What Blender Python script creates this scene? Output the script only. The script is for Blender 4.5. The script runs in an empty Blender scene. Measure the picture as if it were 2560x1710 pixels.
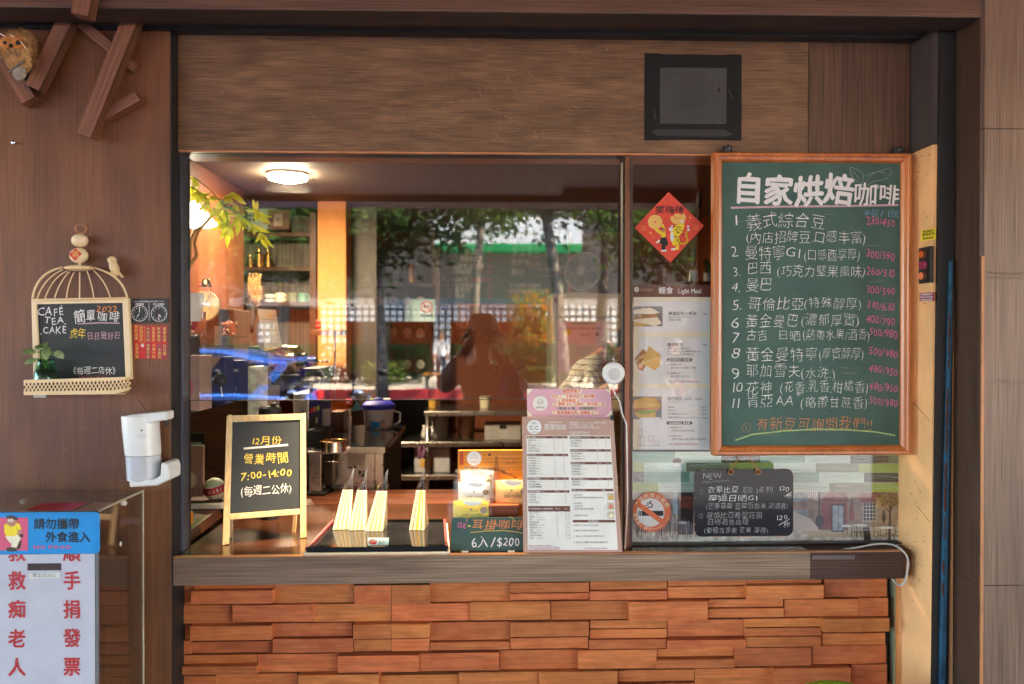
import bpy, math, random
from mathutils import Vector, Matrix, noise as mnoise
R = math.radians
S = bpy.context.scene
COL = S.collection
rnd = random.Random(7)

# ---------------------------------------------------------------- camera
CAM = Vector((0.0, -2.55, 1.55))
cd = bpy.data.cameras.new('camera'); cam = bpy.data.objects.new('camera', cd); COL.objects.link(cam)
cam.location = CAM; cam.rotation_euler = (R(90 - 0.35), 0, R(-1.8))
cd.sensor_width = 36; cd.lens = 28; cd.clip_start = 0.01; cd.clip_end = 400
cd.dof.use_dof = True; cd.dof.focus_distance = 2.5; cd.dof.aperture_fstop = 2.8
S.camera = cam
# ---------------------------------------------------------------- sky, sun, exposure
W = bpy.data.worlds.new('World'); S.world = W; W.use_nodes = True
SUN_EL, SUN_AZ = R(58), R(76)
nt = W.node_tree
sky = nt.nodes.new('ShaderNodeTexSky'); sky.sky_type = 'NISHITA'; sky.sun_disc = False
sky.sun_elevation = SUN_EL; sky.sun_rotation = SUN_AZ
nt.links.new(sky.outputs[0], nt.nodes['Background'].inputs[0]); nt.nodes['Background'].inputs[1].default_value = 0.13
sl = bpy.data.lights.new('sun', 'SUN'); sl.energy = 5.0; sl.angle = R(0.5); sl.color = (1, 0.87, 0.68)
so = bpy.data.objects.new('sun', sl); COL.objects.link(so)
so.rotation_euler = Vector((math.sin(SUN_AZ)*math.cos(SUN_EL), math.cos(SUN_AZ)*math.cos(SUN_EL), math.sin(SUN_EL))).to_track_quat('Z', 'Y').to_euler()
S.view_settings.view_transform = 'Standard'; S.view_settings.look = 'None'
S.view_settings.exposure = 4.72; S.view_settings.gamma = 1
try:
    S.cycles.use_denoising = True; S.cycles.max_bounces = 10; S.cycles.diffuse_bounces = 5
    S.cycles.glossy_bounces = 4; S.cycles.transparent_max_bounces = 24; S.cycles.sample_clamp_indirect = 6
    S.cycles.caustics_reflective = False; S.cycles.caustics_refractive = False
except Exception: pass

# ---------------------------------------------------------------- where things stand: a sight line of the photo meets a plane
FPX = 28/36*2560
RM = cam.rotation_euler.to_matrix()
def ray(px, py): return RM @ Vector(((px-1280)/FPX, (855-py)/FPX, -1))
def at(px, py, y):
    d = ray(px, py); return CAM + d*((y-CAM.y)/d.y)
def on(px, py, z):
    d = ray(px, py); return CAM + d*((z-CAM.z)/d.z)
CR = dict(s=(0,0,1), c1=(0,0,2.7516), c2=(0,540,2.239), c3=(0,1200,3.075), c4=(440,380,2.7034), c5=(1000,380,2.528), c6=(440,940,3.266),
  c7=(980,940,3.266), c8=(1560,380,2.01), d1=(1560,1100,3.049), d2=(2200,0,2.239), d3=(2150,1000,2.207), d4=(1560,80,2.935),
  d5=(420,1380,2.498), d6=(1300,1380,2.348), d7=(460,760,5.2275), d8=(760,960,4.193), e1=(0,0,5.808), e2=(1570,460,5.226),
  e3=(1570,700,3.565), e4=(1300,960,7.129), e5=(1100,1100,5.226), e6=(460,600,5.6), e7=(0,1240,7.115), e8=(1140,740,5.59))
def sp(c, X, Y): o = CR[c]; return o[0]+X/o[2], o[1]+Y/o[2]
def A(c, X, Y, y): return at(*sp(c, X, Y), y)
class Pl:                                   # a flat face in the place, addressed along sight lines
    def __init__(s, p, n, c='s'): s.p, s.n, s.c = Vector(p), Vector(n).normalized(), c
    def h(s, X, Y, w=0.0):
        d = ray(*sp(s.c, X, Y)); p = s.p + s.n*w
        return CAM + d*((p-CAM).dot(s.n)/d.dot(s.n))
def VP(y, c='s'): return Pl((0, y, 0), (0, -1, 0), c)

# ---------------------------------------------------------------- glyphs
fcu = bpy.data.curves.new('glyph', 'FONT'); fob = bpy.data.objects.new('glyph', fcu); COL.objects.link(fob)
GL = {}
def glyph(ch, off=0.0, res=2):
    k = (ch, off, res)
    if k not in GL:
        fcu.body = ch; fcu.offset = off; fcu.resolution_u = res
        me = bpy.data.meshes.new_from_object(fob.evaluated_get(bpy.context.evaluated_depsgraph_get()))
        vs = [(v.co.x, v.co.y) for v in me.vertices]; fs = [tuple(p.vertices) for p in me.polygons]
        bpy.data.meshes.remove(me)
        if ord(ch) > 0x2e80: adv = 1.0
        else: adv = (max(v[0] for v in vs)+0.07) if vs else 0.3
        GL[k] = (vs, fs, adv)
    return GL[k]

# ---------------------------------------------------------------- mesh builder
class MB:
    def __init__(s): s.v, s.f, s.m = [], [], []
    def add(s, vs, fs, mi=0):
        b = len(s.v); s.v += [Vector(v) for v in vs]
        for f in fs: s.f.append(tuple(b+i for i in f)); s.m.append(mi)
        return s
    def box(s, x0, x1, y0, y1, z0, z1, mi=0):
        return s.hexa([(x0,y0,z0),(x1,y0,z0),(x1,y1,z0),(x0,y1,z0),(x0,y0,z1),(x1,y0,z1),(x1,y1,z1),(x0,y1,z1)], mi)
    def hexa(s, v, mi=0): return s.add(v, [(3,2,1,0),(4,5,6,7),(0,1,5,4),(1,2,6,5),(2,3,7,6),(3,0,4,7)], mi)
    def slab(s, pts, n, t, mi=0):            # polygon pts (facing viewer) pushed back by t along -n
        n = Vector(n).normalized(); k = len(pts); P = [Vector(p) for p in pts]
        a = sum(((P[i]-P[0]).cross(P[(i+1) % k]-P[0]) for i in range(1, k-1)), Vector())
        if a.dot(n) < 0: P.reverse()
        return s.add(P+[p-n*t for p in P], [tuple(range(k)), tuple(range(2*k-1, k-1, -1))]+[(i, k+i, k+(i+1) % k, (i+1) % k) for i in range(k)], mi)
    def tube(s, pts, r, n=8, mi=0, cap=True):
        P = [Vector(p) for p in pts]; k = len(P); rs = r if isinstance(r, (list, tuple)) else [r]*k
        vs, fs = [], []; u = None
        for i in range(k):
            t = (P[min(i+1, k-1)]-P[max(i-1, 0)]).normalized()
            if u is None: u = t.orthogonal().normalized()
            u = (u - t*u.dot(t)); u = u.normalized() if u.length > 1e-6 else t.orthogonal().normalized()
            w = t.cross(u)
            for j in range(n):
                a = 2*math.pi*j/n; vs.append(P[i]+(u*math.cos(a)+w*math.sin(a))*rs[i])
        for i in range(k-1):
            for j in range(n): fs.append((i*n+j, i*n+(j+1) % n, (i+1)*n+(j+1) % n, (i+1)*n+j))
        if cap: fs += [tuple(range(n-1, -1, -1)), tuple(range((k-1)*n, k*n))]
        return s.add(vs, fs, mi)
    def lathe(s, prof, c, n=24, mi=0, ax=(0,0,1), sq=(1,1)):     # prof [(r, h)]
        ax = Vector(ax).normalized(); c = Vector(c)
        u = Vector((1,0,0)) if abs(ax.x) < .9 else Vector((0,1,0))
        u = (u-ax*u.dot(ax)).normalized(); w = ax.cross(u); vs, fs = [], []; k = len(prof)
        for r, h in prof:
            for j in range(n):
                a = 2*math.pi*j/n; vs.append(c+ax*h+u*(r*math.cos(a)*sq[0])+w*(r*math.sin(a)*sq[1]))
        for i in range(k-1):
            for j in range(n): fs.append((i*n+j, i*n+(j+1) % n, (i+1)*n+(j+1) % n, (i+1)*n+j))
        if prof[0][0] > 1e-5: fs.append(tuple(range(n-1, -1, -1)))
        if prof[-1][0] > 1e-5: fs.append(tuple(range((k-1)*n, k*n)))
        return s.add(vs, fs, mi)
    def ball(s, c, r, n=16, mi=0, ax=(0,0,1)):
        r = r if isinstance(r, (list, tuple)) else (r, r, r); k = n//2
        pr = [(max(1e-6, math.sin(math.pi*i/k)), -math.cos(math.pi*i/k)) for i in range(k+1)]
        t = MB().lathe(pr, (0,0,0), n); c = Vector(c)
        q = Vector(ax).normalized().to_track_quat('Z', 'Y')
        return s.add([c+q @ Vector((v.x*r[0], v.y*r[1], v.z*r[2])) for v in t.v], t.f, mi)
    # --- flat ink on a plane
    def poly(s, pl, pts, w=.0006, mi=0):
        P = [pl.h(x, y, w) for x, y in pts]
        a = sum(((P[i]-P[0]).cross(P[i+1]-P[0]) for i in range(1, len(P)-1)), Vector())
        if a.dot(pl.n) < 0: P.reverse()
        return s.add(P, [tuple(range(len(P)))], mi)
    def rect(s, pl, x0, y0, x1, y1, w=.0006, mi=0): return s.poly(pl, [(x0,y0),(x1,y0),(x1,y1),(x0,y1)], w, mi)
    def disc(s, pl, cx, cy, rx, ry=None, w=.0006, mi=0, n=28, a0=0, a1=360):
        ry = ry or rx
        return s.poly(pl, [(cx+rx*math.cos(R(a0+(a1-a0)*i/n)), cy+ry*math.sin(R(a0+(a1-a0)*i/n))) for i in range(n if a1-a0 >= 360 else n+1)], w, mi)
    def ring(s, pl, cx, cy, r0, r1, w=.0006, mi=0, n=36, a0=0, a1=360):
        for i in range(n):
            a, b = R(a0+(a1-a0)*i/n), R(a0+(a1-a0)*(i+1)/n)
            s.poly(pl, [(cx+r0*math.cos(a), cy+r0*math.sin(a)), (cx+r1*math.cos(a), cy+r1*math.sin(a)), (cx+r1*math.cos(b), cy+r1*math.sin(b)), (cx+r0*math.cos(b), cy+r0*math.sin(b))], w, mi)
        return s
    def line(s, pl, pts, wd, w=.0007, mi=0, wob=0):
        for i in range(len(pts)-1):
            (x0,y0),(x1,y1) = pts[i], pts[i+1]; l = math.hypot(x1-x0, y1-y0) or 1
            ex, ey = (x1-x0)/l*wd*.3, (y1-y0)/l*wd*.3
            nx, ny = -(y1-y0)/l*wd/2, (x1-x0)/l*wd/2
            s.poly(pl, [(x0-ex+nx,y0-ey+ny),(x1+ex+nx,y1+ey+ny),(x1+ex-nx,y1+ey-ny),(x0-ex-nx,y0-ey-ny)], w, mi)
        return s
    def text(s, pl, t, x, y, size, wd=None, mi=0, off=0.0, w=.0008, jit=0.0, slope=0.0, sk=0.0, res=None, vert=False, just='l', rr=None):
        """ink t with its baseline from (x, y); size = em in the plane's own units; wd fits the line to a width"""
        rr = rr or rnd; res = res or (1 if size/CR[pl.c][2] < 16 else 2)
        bold = off if off > .003 else 0; gs = [glyph(c, min(off, 0), res) for c in t]; tot = sum(g[2] for g in gs)*size
        sx = wd/tot if wd else 1.0
        if just == 'c': x -= tot*sx/2
        if just == 'r': x -= tot*sx
        O = pl.h(x, y, w); U = (pl.h(x+100, y, w)-O)/100; V = (pl.h(x, y-100, w)-O)/100
        cx = cy = 0.0
        for ch, (vs, fs, adv) in zip(t, gs):
            a = R(rr.uniform(-5, 5))*jit; z = 1+rr.uniform(-.1, .07)*jit; dy = rr.uniform(-.06, .06)*jit*size
            ph = rr.uniform(0, 6); ca, sa = math.cos(a), math.sin(a); q = []
            for gx, gy in vs:
                if jit:
                    gx += .03*jit*math.sin(gy*5+ph)+.012*jit*math.sin(gy*17+gx*9+ph); gy += .03*jit*math.sin(gx*5+ph*2)+.012*jit*math.sin(gx*19+ph)
                gx += sk*gy
                X = (gx-.5)*z; Y = (gy-.38)*z
                X, Y = X*ca-Y*sa+.5, X*sa+Y*ca+.38
                u = cx+X*size*sx; v = cy+Y*size+dy + slope*(cx+X*size*sx)
                q.append(O+U*u+V*v)
            if fs: s.add(q, fs, mi)
            if fs and bold:
                for k, (bx, by) in enumerate(((1,.3),(-1,-.3),(.3,-1),(-.3,1))): s.add([p+U*(bx*bold*size*1.1)+V*(by*bold*size*1.1)+pl.n*(.00004*(k+1)) for p in q], fs, mi)
            if vert: cy -= size*1.06
            else: cx += adv*size*sx
        return s
    def build(s, name, mats, parent=None, smooth=False, bevel=0.0, M=None, loc=None, sub=0):
        mats = mats if isinstance(mats, (list, tuple)) else [mats]
        me = bpy.data.meshes.new(name); ob = bpy.data.objects.new(name, me); COL.objects.link(ob)
        pw = Matrix.Identity(4)
        if parent is not None: pw = parent.get('_mw') and Matrix([parent['_mw'][i*4:i*4+4] for i in range(4)]) or Matrix.Identity(4)
        if M is None:
            if loc is None:
                if parent is None and s.v:
                    xs = [v.x for v in s.v]; ys = [v.y for v in s.v]
                    loc = Vector(((min(xs)+max(xs))/2, (min(ys)+max(ys))/2, min(v.z for v in s.v)))
                else: loc = Vector(pw.translation)
            M = Matrix.Translation(Vector(loc)); vs = [v-Vector(loc) for v in s.v]
        else: vs = s.v
        me.from_pydata([tuple(v) for v in vs], [], s.f)
        for m in mats: me.materials.append(MT[m] if isinstance(m, str) else m)
        if len(mats) > 1: me.polygons.foreach_set('material_index', s.m)
        if smooth:
            me.polygons.foreach_set('use_smooth', [True]*len(me.polygons))
            if smooth is not True: me.set_sharp_from_angle(angle=R(smooth))
        me.update()
        if parent is not None: ob.parent = parent; ob.matrix_local = pw.inverted() @ M
        else: ob.matrix_world = M
        ob['_mw'] = [M[i][j] for i in range(4) for j in range(4)]
        if bevel:
            b = ob.modifiers.new('bevel', 'BEVEL'); b.width = bevel; b.segments = 2; b.limit_method = 'ANGLE'; b.angle_limit = R(40)
        if sub: ob.modifiers.new('sub', 'SUBSURF').render_levels = sub
        return ob
def tag(o, label=None, cat=None, group=None, kind=None):
    if label: o['label'] = label
    if cat: o['category'] = cat
    if group: o['group'] = group
    if kind: o['kind'] = kind
    return o
def thing(name, label, cat, loc, group=None):
    o = bpy.data.objects.new(name, None); COL.objects.link(o); o.location = Vector(loc); o.empty_display_size = .1
    M = Matrix.Translation(Vector(loc)); o['_mw'] = [M[i][j] for i in range(4) for j in range(4)]
    return tag(o, label, cat, group)
def dup(o, loc, label=None, rz=0.0, sc=None):
    r = o.copy(); COL.objects.link(r); r.location = Vector(loc); r.rotation_euler = (0, 0, rz)
    if sc: r.scale = (sc, sc, sc)
    if label: r['label'] = label
    for ch in list(o.children):
        c = ch.copy(); COL.objects.link(c); c.parent = r; c.matrix_local = ch.matrix_local.copy()
        for g in list(ch.children):
            d = g.copy(); COL.objects.link(d); d.parent = c; d.matrix_local = g.matrix_local.copy()
    return r
def skin(name, mat, chains, parent, sub=2):
    """one continuous grown surface: chains = lists of (point, radius or (rx, ry)); shared points join"""
    vs, rad, es, ix, roots = [], [], [], {}, []
    for ch in chains:
        prev = None
        for p, r in ch:
            k = tuple(round(c, 4) for c in p)
            if k not in ix:
                ix[k] = len(vs); vs.append(k); rad.append(r)
                if prev is None: roots.append(ix[k])
            if prev is not None and prev != ix[k]: es.append((prev, ix[k]))
            prev = ix[k]
    pw = Vector(parent.location) if parent else Vector()
    me = bpy.data.meshes.new(name); me.from_pydata([tuple(Vector(v)-pw) for v in vs], es, [])
    ob = bpy.data.objects.new(name, me); COL.objects.link(ob); me.materials.append(MT[mat])
    if parent: ob.parent = parent
    md = ob.modifiers.new('skin', 'SKIN'); md.branch_smoothing = .6; md.use_smooth_shade = True
    if not me.skin_vertices: me.attributes.new('skin_vertex', 'FLOAT', 'POINT')
    for i, sv in enumerate(me.skin_vertices[0].data):
        r = rad[i]; sv.radius = r if isinstance(r, tuple) else (r, r); sv.use_root = i in roots
    ob.modifiers.new('sub', 'SUBSURF').render_levels = sub; ob.modifiers['sub'].levels = sub
    return ob
# ---------------------------------------------------------------- materials
MT = {}
def nodes(name):
    m = bpy.data.materials.new(name); m.use_nodes = True; MT[name] = m
    t = m.node_tree; return m, t, t.nodes, t.nodes['Principled BSDF']
def srgb(*c): return tuple((x/255/12.92 if x/255 <= .04045 else ((x/255+.055)/1.055)**2.4) for x in c)
def mat(name, c, rough=.5, metal=0.0, var=.12, vs=12.0, bump=0.0, bs=200.0, alpha=1.0, coat=0.0, emit=None, es=1.0, c2=None, trans=0.0, spec=.5):
    m, t, N, b = nodes(name)
    tc = N.new('ShaderNodeTexCoord'); n = N.new('ShaderNodeTexNoise'); n.inputs['Scale'].default_value = vs; n.inputs['Detail'].default_value = 6
    t.links.new(tc.outputs['Object'], n.inputs['Vector'])
    r = N.new('ShaderNodeValToRGB'); lo = c2 or tuple(x*(1-var*1.6) for x in c); hi = c if c2 else tuple(min(1, x*(1+var)) for x in c)
    r.color_ramp.elements[0].position = .3; r.color_ramp.elements[1].position = .7
    r.color_ramp.elements[0].color = (*lo, 1); r.color_ramp.elements[1].color = (*hi, 1)
    t.links.new(n.outputs['Fac'], r.inputs['Fac']); t.links.new(r.outputs['Color'], b.inputs['Base Color'])
    mr = N.new('ShaderNodeMapRange'); mr.inputs[3].default_value = max(0.02, rough-.08); mr.inputs[4].default_value = min(1, rough+.1)
    t.links.new(n.outputs['Fac'], mr.inputs[0]); t.links.new(mr.outputs[0], b.inputs['Roughness'])
    b.inputs['Metallic'].default_value = metal; b.inputs['Alpha'].default_value = alpha; b.inputs['Coat Weight'].default_value = coat
    b.inputs['Transmission Weight'].default_value = trans; b.inputs['Specular IOR Level'].default_value = spec
    if emit: b.inputs['Emission Color'].default_value = (*emit, 1); b.inputs['Emission Strength'].default_value = es
    if bump:
        n2 = N.new('ShaderNodeTexNoise'); n2.inputs['Scale'].default_value = bs; n2.inputs['Detail'].default_value = 4
        t.links.new(tc.outputs['Object'], n2.inputs['Vector'])
        bp = N.new('ShaderNodeBump'); bp.inputs['Strength'].default_value = bump; bp.inputs['Distance'].default_value = .002
        t.links.new(n2.outputs['Fac'], bp.inputs['Height']); t.links.new(bp.outputs[0], b.inputs['Normal'])
    return m
def wood(name, dark, light, axis='x', fine=420.0, broad=9.0, rough=.45, island=False, streak=.55, coat=0.0, stretch=.03, blotch=None):
    """veneer: broad figure, fine pores along the axis, a little bump; island shifts figure and tint per block"""
    m, t, N, b = nodes(name); L = t.links.new
    tc = N.new('ShaderNodeTexCoord'); vec = tc.outputs['Object']
    g = N.new('ShaderNodeNewGeometry')
    if island:
        va = N.new('ShaderNodeVectorMath'); va.operation = 'MULTIPLY_ADD'; L(g.outputs['Random Per Island'], va.inputs[0])
        va.inputs[1].default_value = (37, 53, 71); L(vec, va.inputs[2]); vec = va.outputs[0]
    def nz(scale, st, det, dist=0.0):
        mp = N.new('ShaderNodeMapping'); sc = [1, 1, 1]; sc['xyz'.index(axis)] = st; mp.inputs['Scale'].default_value = sc
        L(vec, mp.inputs['Vector']); n = N.new('ShaderNodeTexNoise'); n.inputs['Scale'].default_value = scale; n.inputs['Detail'].default_value = det
        n.inputs['Distortion'].default_value = dist; L(mp.outputs[0], n.inputs['Vector']); return n.outputs['Fac']
    f1 = nz(broad, stretch*4, 7, .6); f2 = nz(fine, stretch*.35, 3); f3 = nz(fine*.22, stretch, 5)
    r = N.new('ShaderNodeValToRGB'); e = r.color_ramp.elements; e[0].position = .32; e[1].position = .68
    e[0].color = (*dark, 1); e[1].color = (*light, 1)
    mx = N.new('ShaderNodeMix'); mx.inputs[0].default_value = .28; L(f1, mx.inputs[2]); L(f3, mx.inputs[3]); L(mx.outputs[0], r.inputs['Fac'])
    r2 = N.new('ShaderNodeValToRGB'); e = r2.color_ramp.elements; e[0].position = .35; e[1].position = .62
    e[0].color = (1-streak,)*3+(1,); e[1].color = (1.12, 1.12, 1.12, 1); L(f2, r2.inputs['Fac'])
    mu = N.new('ShaderNodeMix'); mu.data_type = 'RGBA'; mu.blend_type = 'MULTIPLY'; mu.inputs[0].default_value = 1
    L(r.outputs['Color'], mu.inputs[6]); L(r2.outputs['Color'], mu.inputs[7]); out = mu.outputs[2]
    if island:
        h = N.new('ShaderNodeHueSaturation'); mr = N.new('ShaderNodeMapRange'); L(g.outputs['Random Per Island'], mr.inputs[0]); mr.inputs[3].default_value = .78; mr.inputs[4].default_value = 1.12
        mh = N.new('ShaderNodeMath'); mh.operation = 'MULTIPLY'; mh.inputs[1].default_value = 7.31; L(g.outputs['Random Per Island'], mh.inputs[0])
        fr = N.new('ShaderNodeMath'); fr.operation = 'FRACT'; L(mh.outputs[0], fr.inputs[0]); m2 = N.new('ShaderNodeMapRange'); m2.inputs[3].default_value = .493; m2.inputs[4].default_value = .506
        L(fr.outputs[0], m2.inputs[0]); L(m2.outputs[0], h.inputs['Hue']); L(mr.outputs[0], h.inputs['Value']); L(out, h.inputs['Color']); out = h.outputs[0]
    if blotch:
        n = N.new('ShaderNodeTexNoise'); n.inputs['Scale'].default_value = 3.2; n.inputs['Detail'].default_value = 5; L(tc.outputs['Object'], n.inputs['Vector'])
        q = N.new('ShaderNodeValToRGB'); q.color_ramp.elements[0].position = .42; q.color_ramp.elements[1].position = .72; L(n.outputs['Fac'], q.inputs['Fac'])
        mb = N.new('ShaderNodeMix'); mb.data_type = 'RGBA'; L(q.outputs['Color'], mb.inputs[0]); L(out, mb.inputs[6]); mb.inputs[7].default_value = (*blotch, 1)
        ml = N.new('ShaderNodeMath'); ml.operation = 'MULTIPLY'; ml.inputs[1].default_value = .45; L(q.outputs['Color'], ml.inputs[0]); L(ml.outputs[0], mb.inputs[0]); out = mb.outputs[2]
    L(out, b.inputs['Base Color']); b.inputs['Roughness'].default_value = rough; b.inputs['Coat Weight'].default_value = coat; b.inputs['Coat Roughness'].default_value = .25
    bp = N.new('ShaderNodeBump'); bp.inputs['Strength'].default_value = .25; bp.inputs['Distance'].default_value = .001; L(f2, bp.inputs['Height']); L(bp.outputs[0], b.inputs['Normal'])
    return m
def chalk(name, c, cover=.5):
    m, t, N, b = nodes(name); L = t.links.new
    tc = N.new('ShaderNodeTexCoord'); n = N.new('ShaderNodeTexNoise'); n.inputs['Scale'].default_value = 520; n.inputs['Detail'].default_value = 3; L(tc.outputs['Object'], n.inputs['Vector'])
    r = N.new('ShaderNodeValToRGB'); r.color_ramp.elements[0].position = cover-.16; r.color_ramp.elements[1].position = cover+.06
    r.color_ramp.elements[0].color = (.35,.35,.35,1); L(n.outputs['Fac'], r.inputs['Fac']); L(r.outputs['Color'], b.inputs['Alpha'])
    b.inputs['Base Color'].default_value = (*c, 1); b.inputs['Roughness'].default_value = .95; return m
def glass(name, tint=(1,1,1), ior=1.5, rough=0.0):
    m, t, N, b = nodes(name); L = t.links.new; N.remove(b); out = N['Material Output']
    tr = N.new('ShaderNodeBsdfTransparent'); tr.inputs[0].default_value = (*tint, 1); gl = N.new('ShaderNodeBsdfGlossy'); gl.inputs['Roughness'].default_value = rough
    f = N.new('ShaderNodeFresnel'); g = N.new('ShaderNodeNewGeometry'); mi = N.new('ShaderNodeMapRange'); mi.inputs[3].default_value = ior; mi.inputs[4].default_value = 1/ior; L(g.outputs['Backfacing'], mi.inputs[0]); L(mi.outputs[0], f.inputs[0]); mx = N.new('ShaderNodeMixShader'); L(f.outputs[0], mx.inputs[0]); L(tr.outputs[0], mx.inputs[1]); L(gl.outputs[0], mx.inputs[2]); L(mx.outputs[0], out.inputs[0]); return m
def film(name, tint=(.95,.95,.95), ior=1.5, bump=.6, bs=60, rough=.04, milk=0.0):
    """crumpled clear wrap"""
    m = glass(name, tint, ior, rough); t = m.node_tree; N = t.nodes; L = t.links.new
    tc = N.new('ShaderNodeTexCoord'); n = N.new('ShaderNodeTexNoise'); n.inputs['Scale'].default_value = bs; n.inputs['Distortion'].default_value = 1.5; L(tc.outputs['Object'], n.inputs['Vector'])
    bp = N.new('ShaderNodeBump'); bp.inputs['Strength'].default_value = bump; bp.inputs['Distance'].default_value = .01; L(n.outputs['Fac'], bp.inputs['Height'])
    for x in N:
        if x.type in ('BSDF_GLOSSY', 'FRESNEL'): L(bp.outputs[0], x.inputs['Normal'])
    if milk:
        d = N.new('ShaderNodeBsdfDiffuse'); d.inputs[0].default_value = (.85,.85,.85,1); mx = N.new('ShaderNodeMixShader'); mx.inputs[0].default_value = milk
        o = N['Material Output']; L(o.inputs[0].links[0].from_socket, mx.inputs[1]); L(d.outputs[0], mx.inputs[2]); L(mx.outputs[0], o.inputs[0])
    return m
def plaid(name, base, line, scale, wd=.22):
    m, t, N, b = nodes(name); L = t.links.new; tc = N.new('ShaderNodeTexCoord'); sx = N.new('ShaderNodeSeparateXYZ'); L(tc.outputs['Object'], sx.inputs[0]); fac = None
    a = N.new('ShaderNodeMath'); a.operation = 'ADD'; L(sx.outputs[0], a.inputs[0]); L(sx.outputs[1], a.inputs[1])
    for so_ in (a.outputs[0], sx.outputs[2]):
        m1 = N.new('ShaderNodeMath'); m1.operation = 'MULTIPLY'; m1.inputs[1].default_value = scale; L(so_, m1.inputs[0])
        m2 = N.new('ShaderNodeMath'); m2.operation = 'FRACT'; L(m1.outputs[0], m2.inputs[0]); m3 = N.new('ShaderNodeMath'); m3.operation = 'LESS_THAN'; m3.inputs[1].default_value = wd; L(m2.outputs[0], m3.inputs[0])
        if fac is None: fac = m3.outputs[0]
        else:
            m4 = N.new('ShaderNodeMath'); m4.operation = 'ADD'; L(fac, m4.inputs[0]); L(m3.outputs[0], m4.inputs[1]); m5 = N.new('ShaderNodeMath'); m5.operation = 'MULTIPLY'; m5.inputs[1].default_value = .5; L(m4.outputs[0], m5.inputs[0]); fac = m5.outputs[0]
    mx = N.new('ShaderNodeMix'); mx.data_type = 'RGBA'; L(fac, mx.inputs[0]); mx.inputs[6].default_value = (*base, 1); mx.inputs[7].default_value = (*line, 1)
    L(mx.outputs[2], b.inputs['Base Color']); b.inputs['Roughness'].default_value = .9; return m
def tiles(name, c1, mortar, sx, sy, msize=.05, rough=.35, c2=None, plane='xz'):
    m, t, N, b = nodes(name); L = t.links.new; tc = N.new('ShaderNodeTexCoord'); s_ = N.new('ShaderNodeSeparateXYZ'); L(tc.outputs['Object'], s_.inputs[0]); cb = N.new('ShaderNodeCombineXYZ')
    L(s_.outputs['XYZ'.index(plane[0].upper())], cb.inputs[0]); L(s_.outputs['XYZ'.index(plane[1].upper())], cb.inputs[1])
    k = N.new('ShaderNodeTexBrick'); k.offset = 0; k.inputs['Scale'].default_value = 1; k.inputs['Brick Width'].default_value = sx; k.inputs['Row Height'].default_value = sy; k.inputs['Mortar Size'].default_value = msize
    k.inputs['Color1'].default_value = (*c1, 1); k.inputs['Color2'].default_value = (*(c2 or c1), 1); k.inputs['Mortar'].default_value = (*mortar, 1); L(cb.outputs[0], k.inputs['Vector']); L(k.outputs['Color'], b.inputs['Base Color']); b.inputs['Roughness'].default_value = rough; return m
wood('panel_wood', srgb(90,53,29), srgb(132,85,52), 'z', 200, 6, .42, blotch=srgb(72,46,38), streak=.2, stretch=.06)
wood('fascia_wood', srgb(94,66,44), srgb(138,104,72), 'x', 270, 14, .5, streak=.4, stretch=.09)
wood('fascia_wood_up', srgb(80,55,38), srgb(112,80,58), 'z', 330, 14, .5, streak=.5)
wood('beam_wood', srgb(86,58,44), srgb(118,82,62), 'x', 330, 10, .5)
wood('beam_under_shaded', srgb(56,41,35), srgb(78,57,48), 'x', 300, 10, .6); mat('scratch', srgb(158,124,90), .6); mat('stain', srgb(118,98,82), .7); mat('room_ceiling_paint', srgb(116,100,88), .7)
wood('pillar_wood', srgb(106,82,64), srgb(152,124,102), 'z', 380, 6, .32, streak=.42)  # front tone raised: gleam of the bright street put into the colour
wood('pillar_wood_shaded', srgb(70,50,40), srgb(94,68,54), 'z', 380, 8, .45, streak=.45)  # darker copy of the pillar wood, the side's shade put into its colour
wood('counter_edge_wood', srgb(112,90,72), srgb(162,136,112), 'x', 300, 12, .45, streak=.5)
wood('counter_top_wood', srgb(54,30,18), srgb(84,48,30), 'x', 260, 9, .22, coat=.5)
wood('counter_end_wood', srgb(60,37,27), srgb(82,53,38), 'x', 300, 12, .6)
wood('block_wood', srgb(186,98,48), srgb(216,130,74), 'x', 170, 30, .45, island=True, streak=.2, stretch=.12)
wood('stick_wood', srgb(96,60,44), srgb(142,92,66), 'x', 300, 12, .5, streak=.4)
wood('board_frame_wood', srgb(172,90,38), srgb(206,122,58), 'z', 150, 14, .3, streak=.2, coat=.4)
wood('pale_wood', srgb(222,180,122), srgb(244,212,158), 'z', 180, 14, .5, streak=.15)
wood('orange_pine', srgb(214,128,36), srgb(240,160,58), 'x', 160, 20, .35, streak=.25)
wood('dark_slat_wood', srgb(70,36,24), srgb(110,62,40), 'x', 260, 10, .35)
wood('room_wood', srgb(70,36,20), srgb(106,58,32), 'z', 200, 5, .4, streak=.25)
wood('grey_slat', srgb(80,66,58), srgb(110,92,80), 'z', 60, 20, .6)
wood('red_block_wood', srgb(130,58,30), srgb(168,84,46), 'x', 200, 14, .35)
mat('black_edge', (.012,.011,.011), .5); mat('soffit_paint', srgb(60,50,48), .6, var=.15)
mat('upper_reveal_paint', srgb(72,62,60), .7, var=.1, bump=.3, bs=500)
mat('plaster', srgb(246,188,130), .8, var=.1, vs=6, bump=.25, bs=240); mat('plaster_speck', srgb(140,88,44), .9)
mat('copper_trim', srgb(190,130,86), .4, var=.15); mat('blue_paint', srgb(34,84,112), .45, var=.3, vs=30); mat('rust', srgb(90,52,38), .9, vs=60)
mat('alu_grey', srgb(96,100,112), .35, .6, var=.1); mat('alu_brown', srgb(70,54,48), .35, .4); mat('alu_dark', srgb(42,36,34), .4, .3); mat('alu_copper', srgb(120,80,60), .3, .6)
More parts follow.
